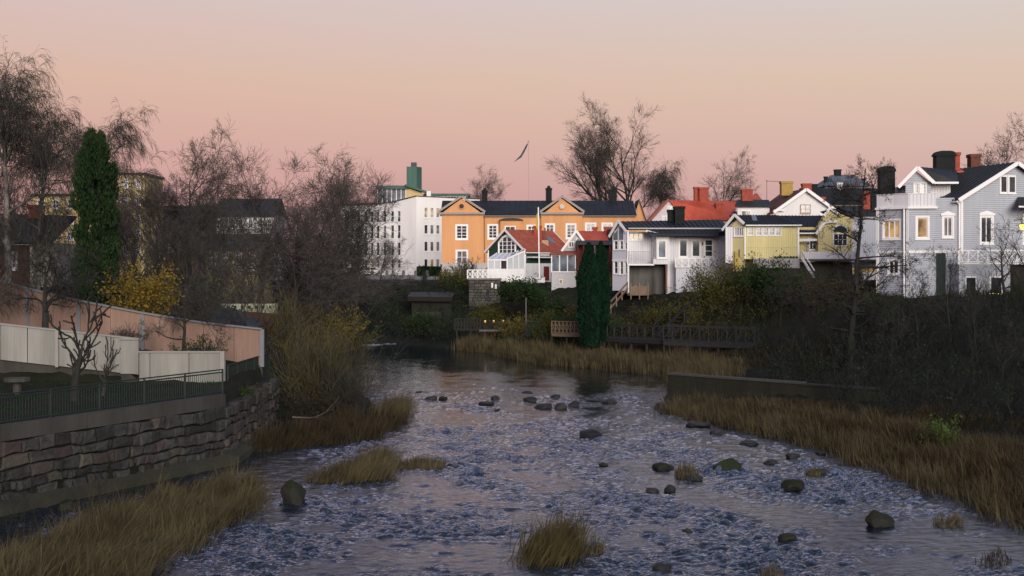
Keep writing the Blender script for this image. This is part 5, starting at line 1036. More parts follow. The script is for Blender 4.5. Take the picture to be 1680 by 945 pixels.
# mesh fence continuing up the bank behind the wall end
mf = B('dark_green_mesh_fence', 'dark green mesh fence climbing the bank past the white wall end', 'fence', (-12.25, 55.2, 2.35)); 
p0, p1 = Vector((0, 0, 0)), Vector((.25, 8.2, .0)); bar('rail', RAILG, p0 + Vector((0, 0, .95)), p1 + Vector((0, 0, .95)), .05, .05, mf.e)
for i in range(6): p = p0.lerp(p1, i / 5); bar('post', RAILG, p - Vector((0, 0, .8)), p + Vector((0, 0, .95)), .06, .06, mf.e)
ac = Acc()
for i in range(80): p = p0.lerp(p1, i / 80); ac.bar(p - Vector((0, 0, .3)), p + Vector((0, 0, .95)), .02)
tag(ac.obj('mesh', M('black_green_mesh', (.008, .014, .011), .7), mf.e), kind='stuff')

# white garden wall in boarded panels
WGW = M('off_white_boards', (.25, .245, .222), .9, .25, 1.1, streak=True, stripe=('v', .14, .22)); CAPW = M('pale_cap', (.27, .26, .24), .8, .1)
Y = 55; k = Y / FPX
b = B('white_garden_wall', 'off-white boarded garden wall stepping down beside the railing', 'wall', P(370, 640, Y)); U = lambda px: (px - 370) * k; v = lambda py: (640 - py) * k
xs = [-60, 0, 45, 92, 138, 182, 228]
tpy = lambda x: 532 + (x / 228) * 25
for x0, x1 in zip(xs[:-1], xs[1:]):
    m0 = .02
    Acc().prism([(U(x0) + m0, 0, v(tpy(x0) + 58)), (U(x1) - m0, 0, v(tpy(x1) + 58)), (U(x1) - m0, 0, v(tpy(x1))), (U(x0) + m0, 0, v(tpy(x0)))], (0, .12, 0)).obj('panel', WGW, b.e)
bar('cap', CAPW, (U(-60), .06, v(tpy(-60) - .8)), (U(228), .06, v(tpy(228) - .8)), .26, .06, b.e)
for x0, x1 in ((228, 246), (246, 310), (310, 366)): 
    y0 = 578; Acc().prism([(U(x0) + .02, -.02, v(638)), (U(x1) - .01, -.02, v(638)), (U(x1) - .01, -.02, v(y0)), (U(x0) + .02, -.02, v(y0))], (0, .12, 0)).obj('panel', WGW, b.e)
bar('cap', CAPW, (U(227), .04, v(577.3)), (U(369), .04, v(577.3)), .26, .06, b.e); b.box('end_post', CAPW, U(362), U(369), -.12, .16, v(639), v(577.9)); b.box('step_post', WGW, U(199), U(228), -.1, -.003, v(613), v(556.5)); bar('cap', CAPW, (U(198), -.03, v(556)), (U(229), -.03, v(556)), .3, .06, b.e)
b.box('rain_pipe', CAPW, U(92), U(97), -.12, -.003, v(602), v(542))
Acc().prism([(U(-60), .14, v(660)), (U(200), .14, v(660)), (U(200), .14, v(tpy(200) + 57)), (U(-60), .14, v(tpy(-60) + 57))], (0, .3, 0)).obj('concrete_base', CONC, b.e)
Acc().prism([(U(199), .0, v(655)), (U(228), .0, v(650)), (U(228), .0, v(626)), (U(215), 0, v(614)), (U(199), 0, v(613.5))], (0, .13, 0)).obj('concrete_base', CONC, b.e)
b.box('foundation', CONC, U(-60), U(369), .16, .5, v(680), v(640))

# long pink boarded wall behind
PINK = M('salmon_boards', (.25, .162, .126), .9, .25, 1.0, streak=True, stripe=('v', .15, .25)); GREYP = M('blue_grey_post', (.17, .175, .19), .7, .1)
Y = 61; k = Y / FPX
b = B('salmon_garden_wall', 'long salmon-pink boarded wall with grey posts above the white wall', 'wall', P(434, 594, Y)); U = lambda px: (px - 434) * k; v = lambda py: (594 - py) * k
tp = lambda x: np.interp(x, [-80, 45, 129, 234, 330, 434], [440, 474, 494, 514, 530, 541]); bp_ = lambda x: np.interp(x, [-80, 129, 234, 330, 434], [530, 552, 572, 592, 600])
xs = [-80, -40, 3, 45, 87, 129, 181, 234, 284, 334, 384, 430]
for x0, x1 in zip(xs[:-1], xs[1:]): Acc().prism([(U(x0) + .01, 0, v(bp_(x0))), (U(x1) - .01, 0, v(bp_(x1))), (U(x1) - .01, 0, v(tp(x1))), (U(x0) + .01, 0, v(tp(x0)))], (0, .1, 0)).obj('panel', PINK, b.e)
for x0, x1 in zip(xs[:-1], xs[1:]): bar('cap', GREYP, (U(x0), .02, v(tp(x0) - 1)), (U(x1), .02, v(tp(x1) - 1)), .34, .07, b.e)
for x in (-40, 45, 129, 234, 430): b.box('post', GREYP, U(x) - .09, U(x) + .09, -.06, .12, v(bp_(x) + 2), v(tp(x)) + .01)
Acc().prism([(U(-80), .04, v(bp_(-80) + 30)), (U(430), .04, v(625)), (U(430), .04, v(bp_(430))), (U(129), .04, v(bp_(129))), (U(-80), .04, v(bp_(-80)))], (0, .3, 0)).obj('footing', CONC, b.e)
# dark-roofed shed and red outbuilding behind the pink wall
b = B('dark_roofed_shed', 'low shed with dark hipped roof behind the salmon wall end', 'shed', P(320, 545, 66)); k = 66 / FPX
b.box('wall', PINK, .3, 2.6, .5, 3, -.6, .25); Acc().add([(0, 0, .2), (2.9, 0, .1), (2.9, 3.4, .3), (0, 3.4, .3), (.9, 1.6, 1.2), (1.7, 1.6, 1.2)], [(0, 1, 5, 4), (1, 2, 5), (2, 3, 4, 5), (3, 0, 4)]).obj('roof', ROOFV, b.e)
b = B('red_outbuilding', 'dark red low outbuilding with pale wall strip above, behind the salmon wall', 'building', P(345, 540, 74)); k = 74 / FPX
DRED = M('falu_red_boards', (.085, .016, .011), .85, .15, 1, stripe=('v', .2)); b.box('wall', DRED, 0, 95 * k, 0, 3, -1, 12 * k); b.slab('roof', M('maroon_roof', (.10, .025, .02), .7, .2), [(-.2, -.3, 10 * k), (97 * k, -.3, 4 * k), (97 * k, 3, 22 * k), (-.2, 3, 30 * k)], .1); b.box('upper_wall', M('pale_green_wall', (.34, .36, .26), .8, .1), -.1, 90 * k, 3.1, 4, 0, 39 * k)
for i in range(7): b.box('upper_window', G_DARK, (8 + i * 12) * k, (12 + i * 12) * k, 3.05, 3.09, 31 * k, 36 * k)
# red house at the left edge
Y = 78; s = Y / FPX; U = lambda px: (px - 88) * s; v = lambda py: (455 - py) * s
b = B('falu_red_house', 'dark red house with black roof and pale corner behind the birches', 'house', P(88, 455, Y))
b.facade(F0(U(-60), 0), U(50) - U(-60), -.6, v(400), [dict(h=(U(x) - U(-60), U(x + 14) - U(-60), v(440), v(415)), cols=2, rows=3) for x in (-20, 12)], DRED); b.box('gable_end', M('pale_stucco', (.36, .34, .27), .85, .15), U(50), U(88), .05, 6, -.6, v(398)); bar('eave_board', WTRIM, (U(-60), -.4, v(400)), (U(52), -.4, v(400)), .1, .16, b.e)
b.slab('roof', ROOFV, [(U(-62), -.5, v(399)), (U(90), -.5, v(397)), (U(90), 4, v(350)), (U(-62), 4, v(345))], .12); bar('corner_board', WTRIM, (U(52), -.03, -.5), (U(52), -.03, v(400)), .16, .1, b.e); b.chimney(U(25), 3.4, .7, .7, v(355), v(332), BRICK)
# yellow blocks seen through the branches
YRN = M('warm_yellow_render', (.52, .38, .17), .85, .08, .4)
def block(name, label, px0, px1, py0, py1, Y, mat, rows, cols, roof=True, win=G_DARK, wfrac=.42, hfrac=.5, cat='building', pitched=0):
    k = Y / FPX; b = B(name, label, cat, P(px0, py1, Y)); w = (px1 - px0) * k; h = (py1 - py0) * k; wins = []
    for i in range(cols):
        for j in range(rows):
            cu, cv = w * (i + .5) / cols, h * (j + .5) / rows; dw, dh = w / cols * wfrac / 2, h / rows * hfrac / 2; wins.append(dict(h=(cu - dw, cu + dw, cv - dh, cv + dh), cols=2, rows=2, pane=win, casing=.08))
    b.facade(F0(0, 0), w, 0, h, wins, mat); b.box('side_wall', mat, 0, .15, .01, 8, 0, h - .01); b.box('side_wall', mat, w - .15, w, .01, 8, 0, h - .01); b.box('base', mat, 0, w, -.01, 8, -4, -.003)
    if pitched: b.gable_x(0, w, 0, 8, h, h + pitched, ROOFV, barge=None)
    elif roof: b.box('roof', ROOF, -.2, w + .2, -.2, 8, h + .003, h + .25)
    b.box('core', DARKIN, .3, w - .3, .5, 7.8, 0, h - .1); return b
block('yellow_apartment_block', 'warm yellow apartment block showing between birches and green conifer', 55, 152, 322, 400, 130, YRN, 3, 4)
block('yellow_tower_block', 'tall narrow yellow building rising right of the green conifer', 196, 237, 287, 425, 150, M('mustard_render', (.46, .37, .17), .85, .1, .3), 5, 2, wfrac=.3)
bb = block('yellow_villa', 'yellow house with dark pitched roof half hidden behind bare trees', 338, 424, 408, 448, 130, M('olive_yellow_render', (.34, .29, .12), .85, .1), 2, 4, pitched=1.6)
bb = block('white_hall', 'pale building with brown roof glimpsed through the bare tree crowns', 355, 450, 352, 440, 160, M('grey_white_render', (.48, .46, .46), .85, .08), 3, 6, pitched=2.2)
block('brown_roofed_row', 'long low brown-roofed row behind the oak crown', 215, 350, 372, 440, 170, M('brown_render', (.10, .06, .045), .85, .15), 1, 5, pitched=3, hfrac=.2)
b = B('white_cottage_gable', 'small white gable peeking between bare trees left of the office', 'house', P(430, 446, 140)); k = 140 / FPX
Acc().prism([(0, 0, 0), (32 * k, 0, 0), (32 * k, 0, 20 * k), (17 * k, 0, 52 * k), (0, 0, 20 * k)], (0, 4, 0)).obj('wall', WR, b.e); b.slab('roof', ROOFV, [(-2 * k, -.2, 18 * k), (17 * k, -.2, 54 * k), (17 * k, 4.2, 54 * k), (-2 * k, 4.2, 18 * k)], .1); b.slab('roof', ROOFV, [(34 * k, -.2, 18 * k), (17 * k, -.2, 54 * k), (17 * k, 4.2, 54 * k), (34 * k, 4.2, 18 * k)], .1)
b.window(F0(0, 0), (13 * k, 20 * k, 22 * k, 33 * k), 2, 2, casing=.06, dep=-.05)

# ------------------------------------------------------------------ the square: paving, railing, bollards, hedge, cars, people
PAVE = M('pale_asphalt', (.21, .19, .18), .9, .12, .3)
Acc().prism([(-36, 158, 6.05), (1, 158, 6.05), (1, 222, 6.3), (-36, 226, 6.3)], (0, 0, -.3)).obj('street', PAVE); tag(bpy.data.objects['street'], kind='structure')
Acc().prism([(-36, 156.5, 6.1), (1, 156.5, 6.1), (1, 157.997, 6.1), (-36, 157.997, 6.1)], (0, 0, -2.2)).obj('quay_edge', CONC); tag(bpy.data.objects['quay_edge'], kind='structure')
b = B('bridge_railing', 'dark cross-braced steel railing along the street before the office', 'railing', P(612, 476, 157)); k = 157 / FPX; DST = M('dark_steel_rail', (.030, .026, .024), .6, .2)
b.xrail((0, 0, 0), ((728 - 612) * k, 0, 0), 13 * k, 10, DST, .10, .06, single=True)
RUB = M('rubble_face', (.05, .048, .044), .95, .3, .8, bump=.8, bscale=2)
b = B('bridge_abutment', 'low dark masonry abutment under the street railing', 'wall', P(600, 500, 155)); k = 155 / FPX; b.box('core', MORT, 0, 11.5, .2, 3, -2.0, 20 * k)
for j in range(4):
    x = 0
    while x < 11.4: w_ = rg.uniform(.5, 1.1); stone(b.e, STONEG, (x + w_ / 2, .1, .22 + j * .40), (1, 0, 0), (0, -1, 0), w_ - .03, .37, .3, rg.randrange(12)); x += w_
b.box('coping', CONC, -.1, 11.6, -.1, 3, 20 * k + .003, 22 * k)
blab = ['leftmost', 'second', 'third', 'fourth', 'fifth', 'sixth', 'rightmost']
BOL = M('stone_bollard', (.16, .15, .14), .85, .15)
for i, px in enumerate((611, 622, 635, 645, 662, 682, 701)):
    p = P(px, 456, 205); b = B('stone_bollard', '%s of the row of grey stone bollards before the office' % blab[i], 'bollard', (p.x, p.y, 6.2), 0, 'bollards before the office'); a = Acc()
    a.prism([(.24 * math.cos(t), .24 * math.sin(t), 0) for t in np.arange(8) * math.pi / 4], (0, 0, .85)); a.obj('shaft', BOL, b.e); Acc().prism([(.16 * math.cos(t), .16 * math.sin(t), .853) for t in np.arange(8) * math.pi / 4], (0, 0, .12)).obj('cap', BOL, b.e)
HEDGE = foliage('hedge_leaf', (.010, .028, .010), (.022, .05, .016))
nrg = np.random.default_rng(77)
def hedge(name, label, x0, x1, y0, y1, z0, z1, n, mat=HEDGE, size=.12):
    e = empty(name, ((x0 + x1) / 2, (y0 + y1) / 2, z0), 0, label, 'hedge'); o = np.array(e.location); p = nrg.uniform([x0, y0, z0], [x1, y1, z1], (n, 3)); p[:, 2] += .12 * np.sin(p[:, 0] * 2.1)
    f = nrg.integers(0, 3, n); p[f == 0, 1] = y0 + np.abs(nrg.normal(0, .1, (f == 0).sum())); p[f == 1, 2] = z1 - np.abs(nrg.normal(0, .08, (f == 1).sum()))
    npmesh('leaves', *leaves(nrg, p - o, size, n, .03), mat, e); Acc().box(x0 - o[0] + .15, x1 - o[0] - .15, y0 - o[1] + .15, y1 - o[1] - .15, -.2, z1 - z0 - .15).obj('shade_core', M('core_shade', (.012, .014, .008), .95), e)  # solid dark core paints the shade inside the leaves
p = P(684, 456, 208); q = P(722, 438, 208); hedge('clipped_hedge', 'clipped dark green box hedge before the bright office front', p.x, q.x, 208, 210, 6.2, q.z, 6000, size=.14)
# two parked cars
def car(name, label, loc, rz, mat):
    e = empty(name, loc, rz, label, 'car', 'cars parked before the office'); pr = [(-2.1, .35), (-2.12, .75), (-1.9, .9), (-1.35, .98), (-.75, 1.42), (.75, 1.45), (1.45, .98), (2.05, .82), (2.12, .4)]
    Acc().prism([(x, -.82, z) for x, z in pr], (0, 1.64, 0)).obj('body', mat, e)
    for sx in (-1.3, 1.32):
        for sy in (-.84, .70):
            w_ = Acc().prism([(sx + .33 * math.cos(t), sy, .33 + .33 * math.sin(t)) for t in np.arange(12) * math.pi / 6], (0, .14, 0)).obj('wheel', BLACK, e); Acc().prism([(sx + .19 * math.cos(t), sy - .01, .33 + .19 * math.sin(t)) for t in np.arange(10) * math.pi / 5], (0, .16, 0)).obj('rim', GREYP, w_)
    for sy in (-.835, .80): 
        for g_ in ([(-1.15, 1.02), (-.68, 1.36), (-.05, 1.38), (-.05, 1.02)], [(.03, 1.02), (.03, 1.38), (.7, 1.38), (1.2, 1.02)]): Acc().prism([(x, sy, z) for x, z in g_], (0, .035, 0)).obj('side_window', G_DARK, e)
    for sy in (-.6, .6): Acc().box(-2.15, -2.1, sy - .15, sy + .15, .62, .76).obj('headlight', WTRIM, e); Acc().box(2.08, 2.12, sy - .15, sy + .15, .62, .76).obj('tail_light', REDROOF, e)
car('parked_car', 'white car parked left of the bollards', (X(607, 212), 212, 6.22), .15, WTRIM); car('parked_car', 'dark blue car parked behind the white one', (X(590, 216), 216, 6.22), .1, M('blue_car_paint', (.03, .05, .12), .3, .05, spec=.6))
def person(name, label, loc, h, mat, legs, rz=0, step=.18):
    """walking figure: one skinned body mesh"""
    k = h / 1.75; e = empty(name, loc, rz, label, 'person')
    Vp = [(0, 0, .95), (0, 0, 1.2), (0, 0, 1.43), (0, 0, 1.52), (0, -.02, 1.60), (0, -.02, 1.72), (.11, 0, .9), (.12, step * .7, .5), (.12, step, .08), (.12, step - .14, .03), (-.11, 0, .9), (-.12, -step * .4, .5), (-.12, -step, .08), (-.12, -step - .16, .03), (.2, 0, 1.38), (.26, -.06, 1.12), (.25, -.16, .9), (-.2, 0, 1.38), (-.26, .08, 1.12), (-.25, .12, .88)]
    Ep = [(0, 1), (1, 2), (2, 3), (3, 4), (4, 5), (0, 6), (6, 7), (7, 8), (8, 9), (0, 10), (10, 11), (11, 12), (12, 13), (2, 14), (14, 15), (15, 16), (2, 17), (17, 18), (18, 19)]
    Rp = [.16, .15, .15, .06, .095, .08, .1, .075, .05, .045, .1, .075, .05, .045, .075, .06, .04, .075, .06, .04]
    me = bpy.data.meshes.new('body'); me.from_pydata([tuple(c * k for c in q) for q in Vp], Ep, []); o = link(bpy.data.objects.new('body', me), e); me.materials.append(mat)
    m_ = o.modifiers.new('Skin', 'SKIN')
    for i, sv in enumerate(me.skin_vertices[0].data): sv.radius = (Rp[i] * k, Rp[i] * k); sv.use_root = i == 0
    o.modifiers.new('Sub', 'SUBSURF').levels = 1; o.modifiers['Sub'].render_levels = 1
    hd = Acc().prism([(.1 * k * math.cos(t), -.02 + .1 * k * math.sin(t), 1.64 * k) for t in np.arange(8) * math.pi / 4], (0, 0, .12 * k)).obj('hair', BARK, e)
COAT = M('dark_coat', (.018, .018, .022), .9, .2); 
person('person', 'person in dark clothes walking before the hedge by the office', (X(688, 200), 200, 6.2), 1.75, COAT, COAT, R(70)); person('person', 'person in dark coat standing by the low kiosk roof below the street railing', (X(697, 153), 153.0, 5.25), 1.7, COAT, COAT, R(20), .05)
# yellow sign post at the street corner
b = B('sign_post', 'post with yellow sign by the orange mansion corner', 'sign', P(724, 476, 156)); bar('pole', BLACK, (0, 0, 0), (0, 0, 38 * 156 / FPX), .08, .08, b.e); b.box('board', M('sign_yellow', (.6, .36, .05), .6), -.3, .3, -.05, -.01, 1.05, 1.75); b.box('lamp_head', BLACK, -.12, .12, -.12, .12, 2.8, 3.15)
# kiosk with low flat roof by the water
b = B('river_kiosk', 'low dark kiosk with pale edged flat roof by the far water', 'kiosk', P(675, 524, 140)); k = 140 / FPX; KW = M('dark_kiosk_boards', (.018, .016, .014), .9, .2, stripe=('v', .18)); KR = M('grey_felt_roof', (.045, .043, .045), .85, .2)
b.box('wall', KW, 0, 66 * k, 0, 4, -1.2, 38 * k); b.slab('roof', KR, [(-.4, -.6, 38 * k), (68 * k, -.6, 37 * k), (68 * k, 4.5, 43 * k), (-.4, 4.5, 44 * k)], .14); bar('fascia', M('brown_fascia', (.016, .012, .010), .9), (-.4, -.64, 37 * k - .2), (68 * k, -.64, 36 * k - .2), .06, .5, b.e); b.box('lower_wall', CONC, 2 * k, 50 * k, -.35, -.003, -1.4, 12 * k); b.box('window', G_DARK, 44 * k, 53 * k, -.40, -.36, 2 * k, 9 * k)
b.box('extension', KW, 52 * k, 66 * k, -1.5, -.01, -1.2, 22 * k)
# cafe deck with lamps, pole, service box
WOODD = M('dark_wet_wood', (.020, .018, .016), .85, .25, 1.5)
b = B('riverside_cafe_deck', 'dark wooden riverside deck with cross railing and warm lamps', 'deck', P(746, 541, 120)); k = 120 / FPX
for i in range(12): b.box('plank', WOODD, 0, (845 - 746) * k, i * .2, i * .2 + .18, -.08, 0)
b.box('fascia', M('grey_fascia', (.10, .095, .09), .8), 40 * k, 100 * k, -.06, -.003, -.16, .02); b.xrail((0, .05, 0), (42 * k, .05, 0), 18 * k, 8, WOODD, .1, .06); b.xrail((42 * k, .05, 0), (86 * k, .05, 0), 14 * k, 8, WOODD, .08, .05, single=True)
for i in range(5): bar('post', WOODD, (.2 + i * 1.3, .1, -1.6), (.2 + i * 1.3, .1, 0), .14, .14, b.e)
LG = M('deck_lamp_glow', (1, .62, .2), .5, 0, emit=1.6)
for i, px in enumerate((796, 810, 826)): l_ = B('deck_lamp', '%s glowing lamp on the riverside deck' % ('left', 'middle', 'right')[i], 'lamp', P(px, 541, 120.6), 0, 'lamps on the riverside deck'); bar('stem', BLACK, (0, 0, 0), (0, 0, .72), .03, .03, l_.e); Acc().prism([(.07 * math.cos(t), .07 * math.sin(t), .72) for t in np.arange(8) * math.pi / 4], (0, 0, .16)).obj('globe', LG, l_.e); Acc().prism([(.1 * math.cos(t), .1 * math.sin(t), .885) for t in np.arange(8) * math.pi / 4], (0, 0, .03)).obj('hat', BLACK, l_.e)
b = B('white_marker_pole', 'slim white pole standing by the dark green box on the deck', 'pole', P(863, 537, 118)); bar('shaft', BOL, (0, 0, -.6), (0, 0, 2.6), .08, .08, b.e); bar('tip', BOL, (0, 0, 2.6), (0, 0, 2.75), .05, .05, b.e)
b = B('green_service_box', 'dark green planked box at the end of the riverside deck', 'box', P(864, 551, 116)); k = 116 / FPX; DGB = M('dark_green_planks', (.010, .022, .020), .7, .2)
for j in range(5): b.box('plank', DGB, 0, 25 * k, 0, 1, j * .24 - .05, j * .24 + .18)
b.box('lid', DGB, -.05, 25 * k + .05, -.05, 1.05, 1.2, 1.26); bar('ramp', WOODD, (-.6, -.3, -.05), (1.3, -.5, -1.0), .5, .06, b.e)

# boardwalk with cross railing on the right bank
b = B('tan_boardwalk', 'short tan boardwalk with cross railing left of the twin thujas', 'boardwalk', P(905, 548, 108)); k = 108 / FPX; TAN = M('tan_wood', (.15, .10, .065), .8, .15, 1.5)
b.xrail((0, 0, .1), (2.5, -1.4, .1), .98, 8, TAN, .1, .07); 
for i in range(7): Acc().prism([(-.05, i * .2, 0), (2.55, -1.4 + i * .2, 0), (2.55, -1.4 + i * .2 + .18, 0), (-.05, i * .2 + .18, 0)], (0, 0, .06)).obj('plank', TAN, b.e)
bar('fascia', TAN, (0, -.05, -.08), (2.5, -1.45, -.08), .06, .22, b.e)
for t in (0, .5, 1): bar('pile', WOODD, (2.5 * t, -1.4 * t + .3, -1.6), (2.5 * t, -1.4 * t + .3, -.1), .2, .2, b.e)
GREYW = M('grey_weathered_wood', (.022, .022, .022), .85, .2, 1.5)
def boardwalk(name, label, pA, pB, bays, h=.98, width=1.6):
    pA, pB = Vector(pA), Vector(pB); b = B(name, label, 'boardwalk', tuple(pA)); d = pB - pA; n = Vector((-d.y, d.x, 0)).normalized()
    b.xrail((0, 0, .1), tuple(d + Vector((0, 0, .1))), h, bays, GREYW, .1, .07, single=True); b.xrail(tuple(n * width + Vector((0, 0, .1))), tuple(d + n * width + Vector((0, 0, .1))), h, max(3, bays // 2), GREYW, .08, .05, single=True)
    for i in range(int(width / .2)): o_ = n * (i * .2); Acc().prism([o_, d + o_, d + o_ + n * .18, o_ + n * .18], (0, 0, .06)).obj('plank', GREYW, b.e)
    bar('fascia', GREYW, (0, 0, -.12), tuple(d + Vector((0, 0, -.12))), .05, .26, b.e)
    for i in range(bays // 2 + 1): t = i / (bays // 2); bar('pile', WOODD, tuple(d * t + n * .2 + Vector((0, 0, -1.8))), tuple(d * t + n * .2 + Vector((0, 0, -.1))), .18, .18, b.e)
boardwalk('grey_boardwalk', 'grey wooden boardwalk with cross railing right of the twin thujas', P(984, 555, 104), P(1084, 559, 99), 8)
boardwalk('dark_boardwalk', 'darker boardwalk stretch with tall braced railing nearest the alder', P(1088, 561, 98.5), P(1238, 567, 96), 10, 1.15)
b = B('bank_stair', 'wooden stair with handrails climbing from the boardwalk to the white house', 'stair', P(1075, 556, 101))
for i in range(9): b.box('tread', WOODD, .2 + i * .34, 1.2 + i * .34, 1.6 + i * .5, 2.0 + i * .5, .1 + i * .28, .16 + i * .28)
for o_ in (0, 1.2): bar('handrail', WOODD, (o_ + .1, 1.5, 1.1), (o_ + 3.2, 6.2, 3.5), .09, .09, b.e); bar('stringer', GREYW, (o_ + .1, 1.5, 0), (o_ + 3.2, 6.2, 2.4), .06, .22, b.e); bar('post', GREYW, (o_ + .1, 1.5, 0), (o_ + .1, 1.5, 1.15), .1, .1, b.e); bar('post', GREYW, (o_ + 1.6, 3.8, 1.1), (o_ + 1.6, 3.8, 2.3), .1, .1, b.e)

# old channel wall sticking out from the right bank
OLD = M('mossy_old_concrete', (.010, .011, .008), .95, 0, .6, bump=.6, bscale=4, col2=(.024, .026, .017), streak=True)
b = B('old_channel_wall', 'long dark mossy concrete wall jutting from the right bank into the river', 'wall', (8.9, 73, 0)); e1 = Vector((6.2, -6.0, 0)); e2 = Vector((9.5, -8.8, 0))
for i, (p, q, zt) in enumerate(((Vector((0, 0, 0)), e1, 1.42), (e1, e2, 1.35))):
    n = Vector(((q - p).y, -(q - p).x, 0)).normalized(); Acc().prism([p + Vector((0, 0, -.6)), q + Vector((0, 0, -.6)), q + Vector((0, 0, zt)), p + Vector((0, 0, zt))], -n * .55).obj('slab', OLD, b.e); Acc().prism([p + n * .06 + Vector((0, 0, zt + .003)), q + n * .06 + Vector((0, 0, zt + .003)), q - n * .6 + Vector((0, 0, zt + .003)), p - n * .6 + Vector((0, 0, zt + .003))], (0, 0, .1)).obj('coping', M('pale_wall_cap%d' % i, (.055, .053, .046), .9, .3) if i == 0 else OLD, b.e)

# flag poles
b = B('near_flagpole', 'white flagpole with limp yellow pennant beside the green cottage', 'flagpole', P(885, 458, 136)); k = 136 / FPX; bar('pole', WTRIM, (0, 0, 0), (-.12, 0, 118 * k), .12, .12, b.e); Acc().prism([(-.1, 0, 112 * k), (-.3, .05, 106 * k), (-.38, .05, 88 * k), (-.22, .05, 80 * k), (-.12, 0, 84 * k)], (0, .04, 0)).obj('pennant', M('yellow_cloth', (.5, .36, .06), .8), b.e)
b = B('far_flagpole', 'tall thin flagpole with streaming pennant above the orange mansion roof', 'flagpole', P(867, 440, 215)); k = 215 / FPX; bar('pole', PED, (0, 0, 0), (0, 0, 207 * k), .08, .08, b.e); Acc().prism([(0, 0, 206 * k), (-.35, .1, 203 * k), (-.8, .2, 195 * k), (-1.3, .3, 186 * k), (-2.5, .5, 174 * k), (-1.2, .3, 182 * k), (-.7, .2, 190 * k), (-.25, .1, 199 * k)], (0, .04, 0)).obj('pennant', M('blue_cloth', (.06, .06, .10), .8), b.e); Acc().prism([(.12 * math.cos(t), .12 * math.sin(t), 207 * k) for t in np.arange(8) * math.pi / 4], (0, 0, .2)).obj('finial', PED, b.e)
# bird bath in the left garden, garden ornaments
b = B('stone_bird_bath', 'small stone bird bath on the lawn behind the green railing', 'bird bath', (X(28, 49), 49, 2.62)); Acc().prism([(.16 * math.cos(t), .16 * math.sin(t), 0) for t in np.arange(8) * math.pi / 4], (0, 0, .55)).obj('stem', CONC, b.e); Acc().prism([(.5 * math.cos(t), .5 * math.sin(t), .553) for t in np.arange(10) * math.pi / 5], (0, 0, .13)).obj('bowl', CONC, b.e)
LAWN = M('dark_lawn', (.012, .030, .012), .95, .3, 1.5); 
# ------------------------------------------------------------------ trees
OAK = [(13, .26, (30, 70), (.45, .78), 7, .16, .06, 0, .35), (9, .15, (25, 60), (.40, .75), 5, .18, .05, 0, .35), (9, .1, (25, 60), (.45, .8), 4, .2, .03, 0, .35), (7, .1, (20, 55), (.45, .8), 3, .2, .02, 0, .35)]
BIRCHS = [(28, .2, (25, 60), (.30, .48), 6, .12, .06, .10, .55), (10, .1, (20, 60), (.45, .85), 5, .12, .0, .35, .3), (8, .1, (15, 50), (.5, 1.0), 5, .08, -.2, .4, .2), (5, .1, (10, 35), (.5, .9), 3, .08, -.35, .3, .2)]
SPREAD = [(9, .35, (40, 80), (.6, .95), 7, .2, .0, 0, .2), (10, .2, (30, 70), (.35, .6), 5, .2, .0, .05, .3), (9, .15, (30, 70), (.35, .6), 3, .22, -.02, .08, .3), (6, .1, (25, 60), (.4, .7), 2, .22, -.03, .05, .3)]
ALDER = [(42, .10, (55, 95), (.20, .42), 6, .14, .02, 0, .55), (9, .25, (25, 60), (.3, .6), 4, .18, .04, 0, .4), (8, .2, (25, 60), (.35, .6), 3, .2, .03, 0, .4), (5, .2, (25, 60), (.4, .7), 2, .2, .03, 0, .4)]
VASE = [(13, .12, (18, 42), (.55, .85), 7, .10, .07, 0, .5), (10, .18, (18, 45), (.40, .7), 5, .14, .05, 0, .4), (8, .1, (20, 50), (.45, .8), 4, .16, .03, 0, .4), (5, .1, (20, 50), (.45, .8), 3, .18, .03, 0, .4)]
GREAT = [(16, .14, (22, 52), (.5, .82), 8, .09, .07, 0, .45), (11, .2, (20, 48), (.38, .62), 5, .14, .05, 0, .4), (8, .2, (20, 50), (.45, .75), 4, .16, .03, 0, .4), (6, .1, (20, 50), (.45, .8), 3, .18, .03, 0, .4)]
SAP = [(9, .12, (18, 42), (.55, .85), 7, .10, .07, 0, .5), (7, .18, (18, 45), (.40, .7), 5, .14, .05, 0, .4), (5, .1, (20, 50), (.45, .8), 4, .16, .03, 0, .4), (3, .1, (20, 50), (.45, .8), 2, .18, .03, 0, .4)]
_grown = {}
def T(name, label, px, top_py, Y, seed, spec, r0, bark=BARK, twig=TWIG, lean=(0, 0, 1), base=None, sc=1.0, frac=.78, like=None, **kw):
    x = X(px, Y); zb = H1(x, Y) - .1 if base is None else base; h = (Z(top_py, Y) - zb)
    if like is not None:                      # same growth as another tree, turned and scaled: shares its meshes
        src, h0 = _grown[like]; e = empty(name, (x, Y, zb), (seed * 1.7) % 6.28, label, 'tree'); e.scale = (h / h0,) * 3
        for c0 in src.children: c1 = c0.copy(); link(c1, e)
        return e
    e = place_tree(name, label, grow_tree(seed, h * frac, r0, spec, lean, rmin=(.000055 if Y < 200 else .000034) * Y), (x, Y, zb), bark=bark, twig=twig, sc=sc, **kw)
    _grown[seed] = (e, h); return e
T('weeping_birch', 'tall weeping birch filling the left edge above the red house', 12, 62, 70, 1, BIRCHS, .24, BIRCH, TWIG, frac=.86, split=2)
T('weeping_birch', 'shorter weeping birch right of the tall one at the left edge', 62, 150, 73, 2, BIRCHS, .18, BARKG, TWIG, frac=.86, like=1)
T('weeping_birch', 'far birch whose top shows above the green conifer', 152, 165, 100, 3, BIRCHS, .2, BIRCH, TWIGP, frac=.86, like=1)
T('weeping_birch', 'near birch whose hanging twigs veil the left ends of the garden walls', -22, 330, 57.5, 44, BIRCHS, .15, BARKG, BARK, base=4.2, frac=.9, like=1)
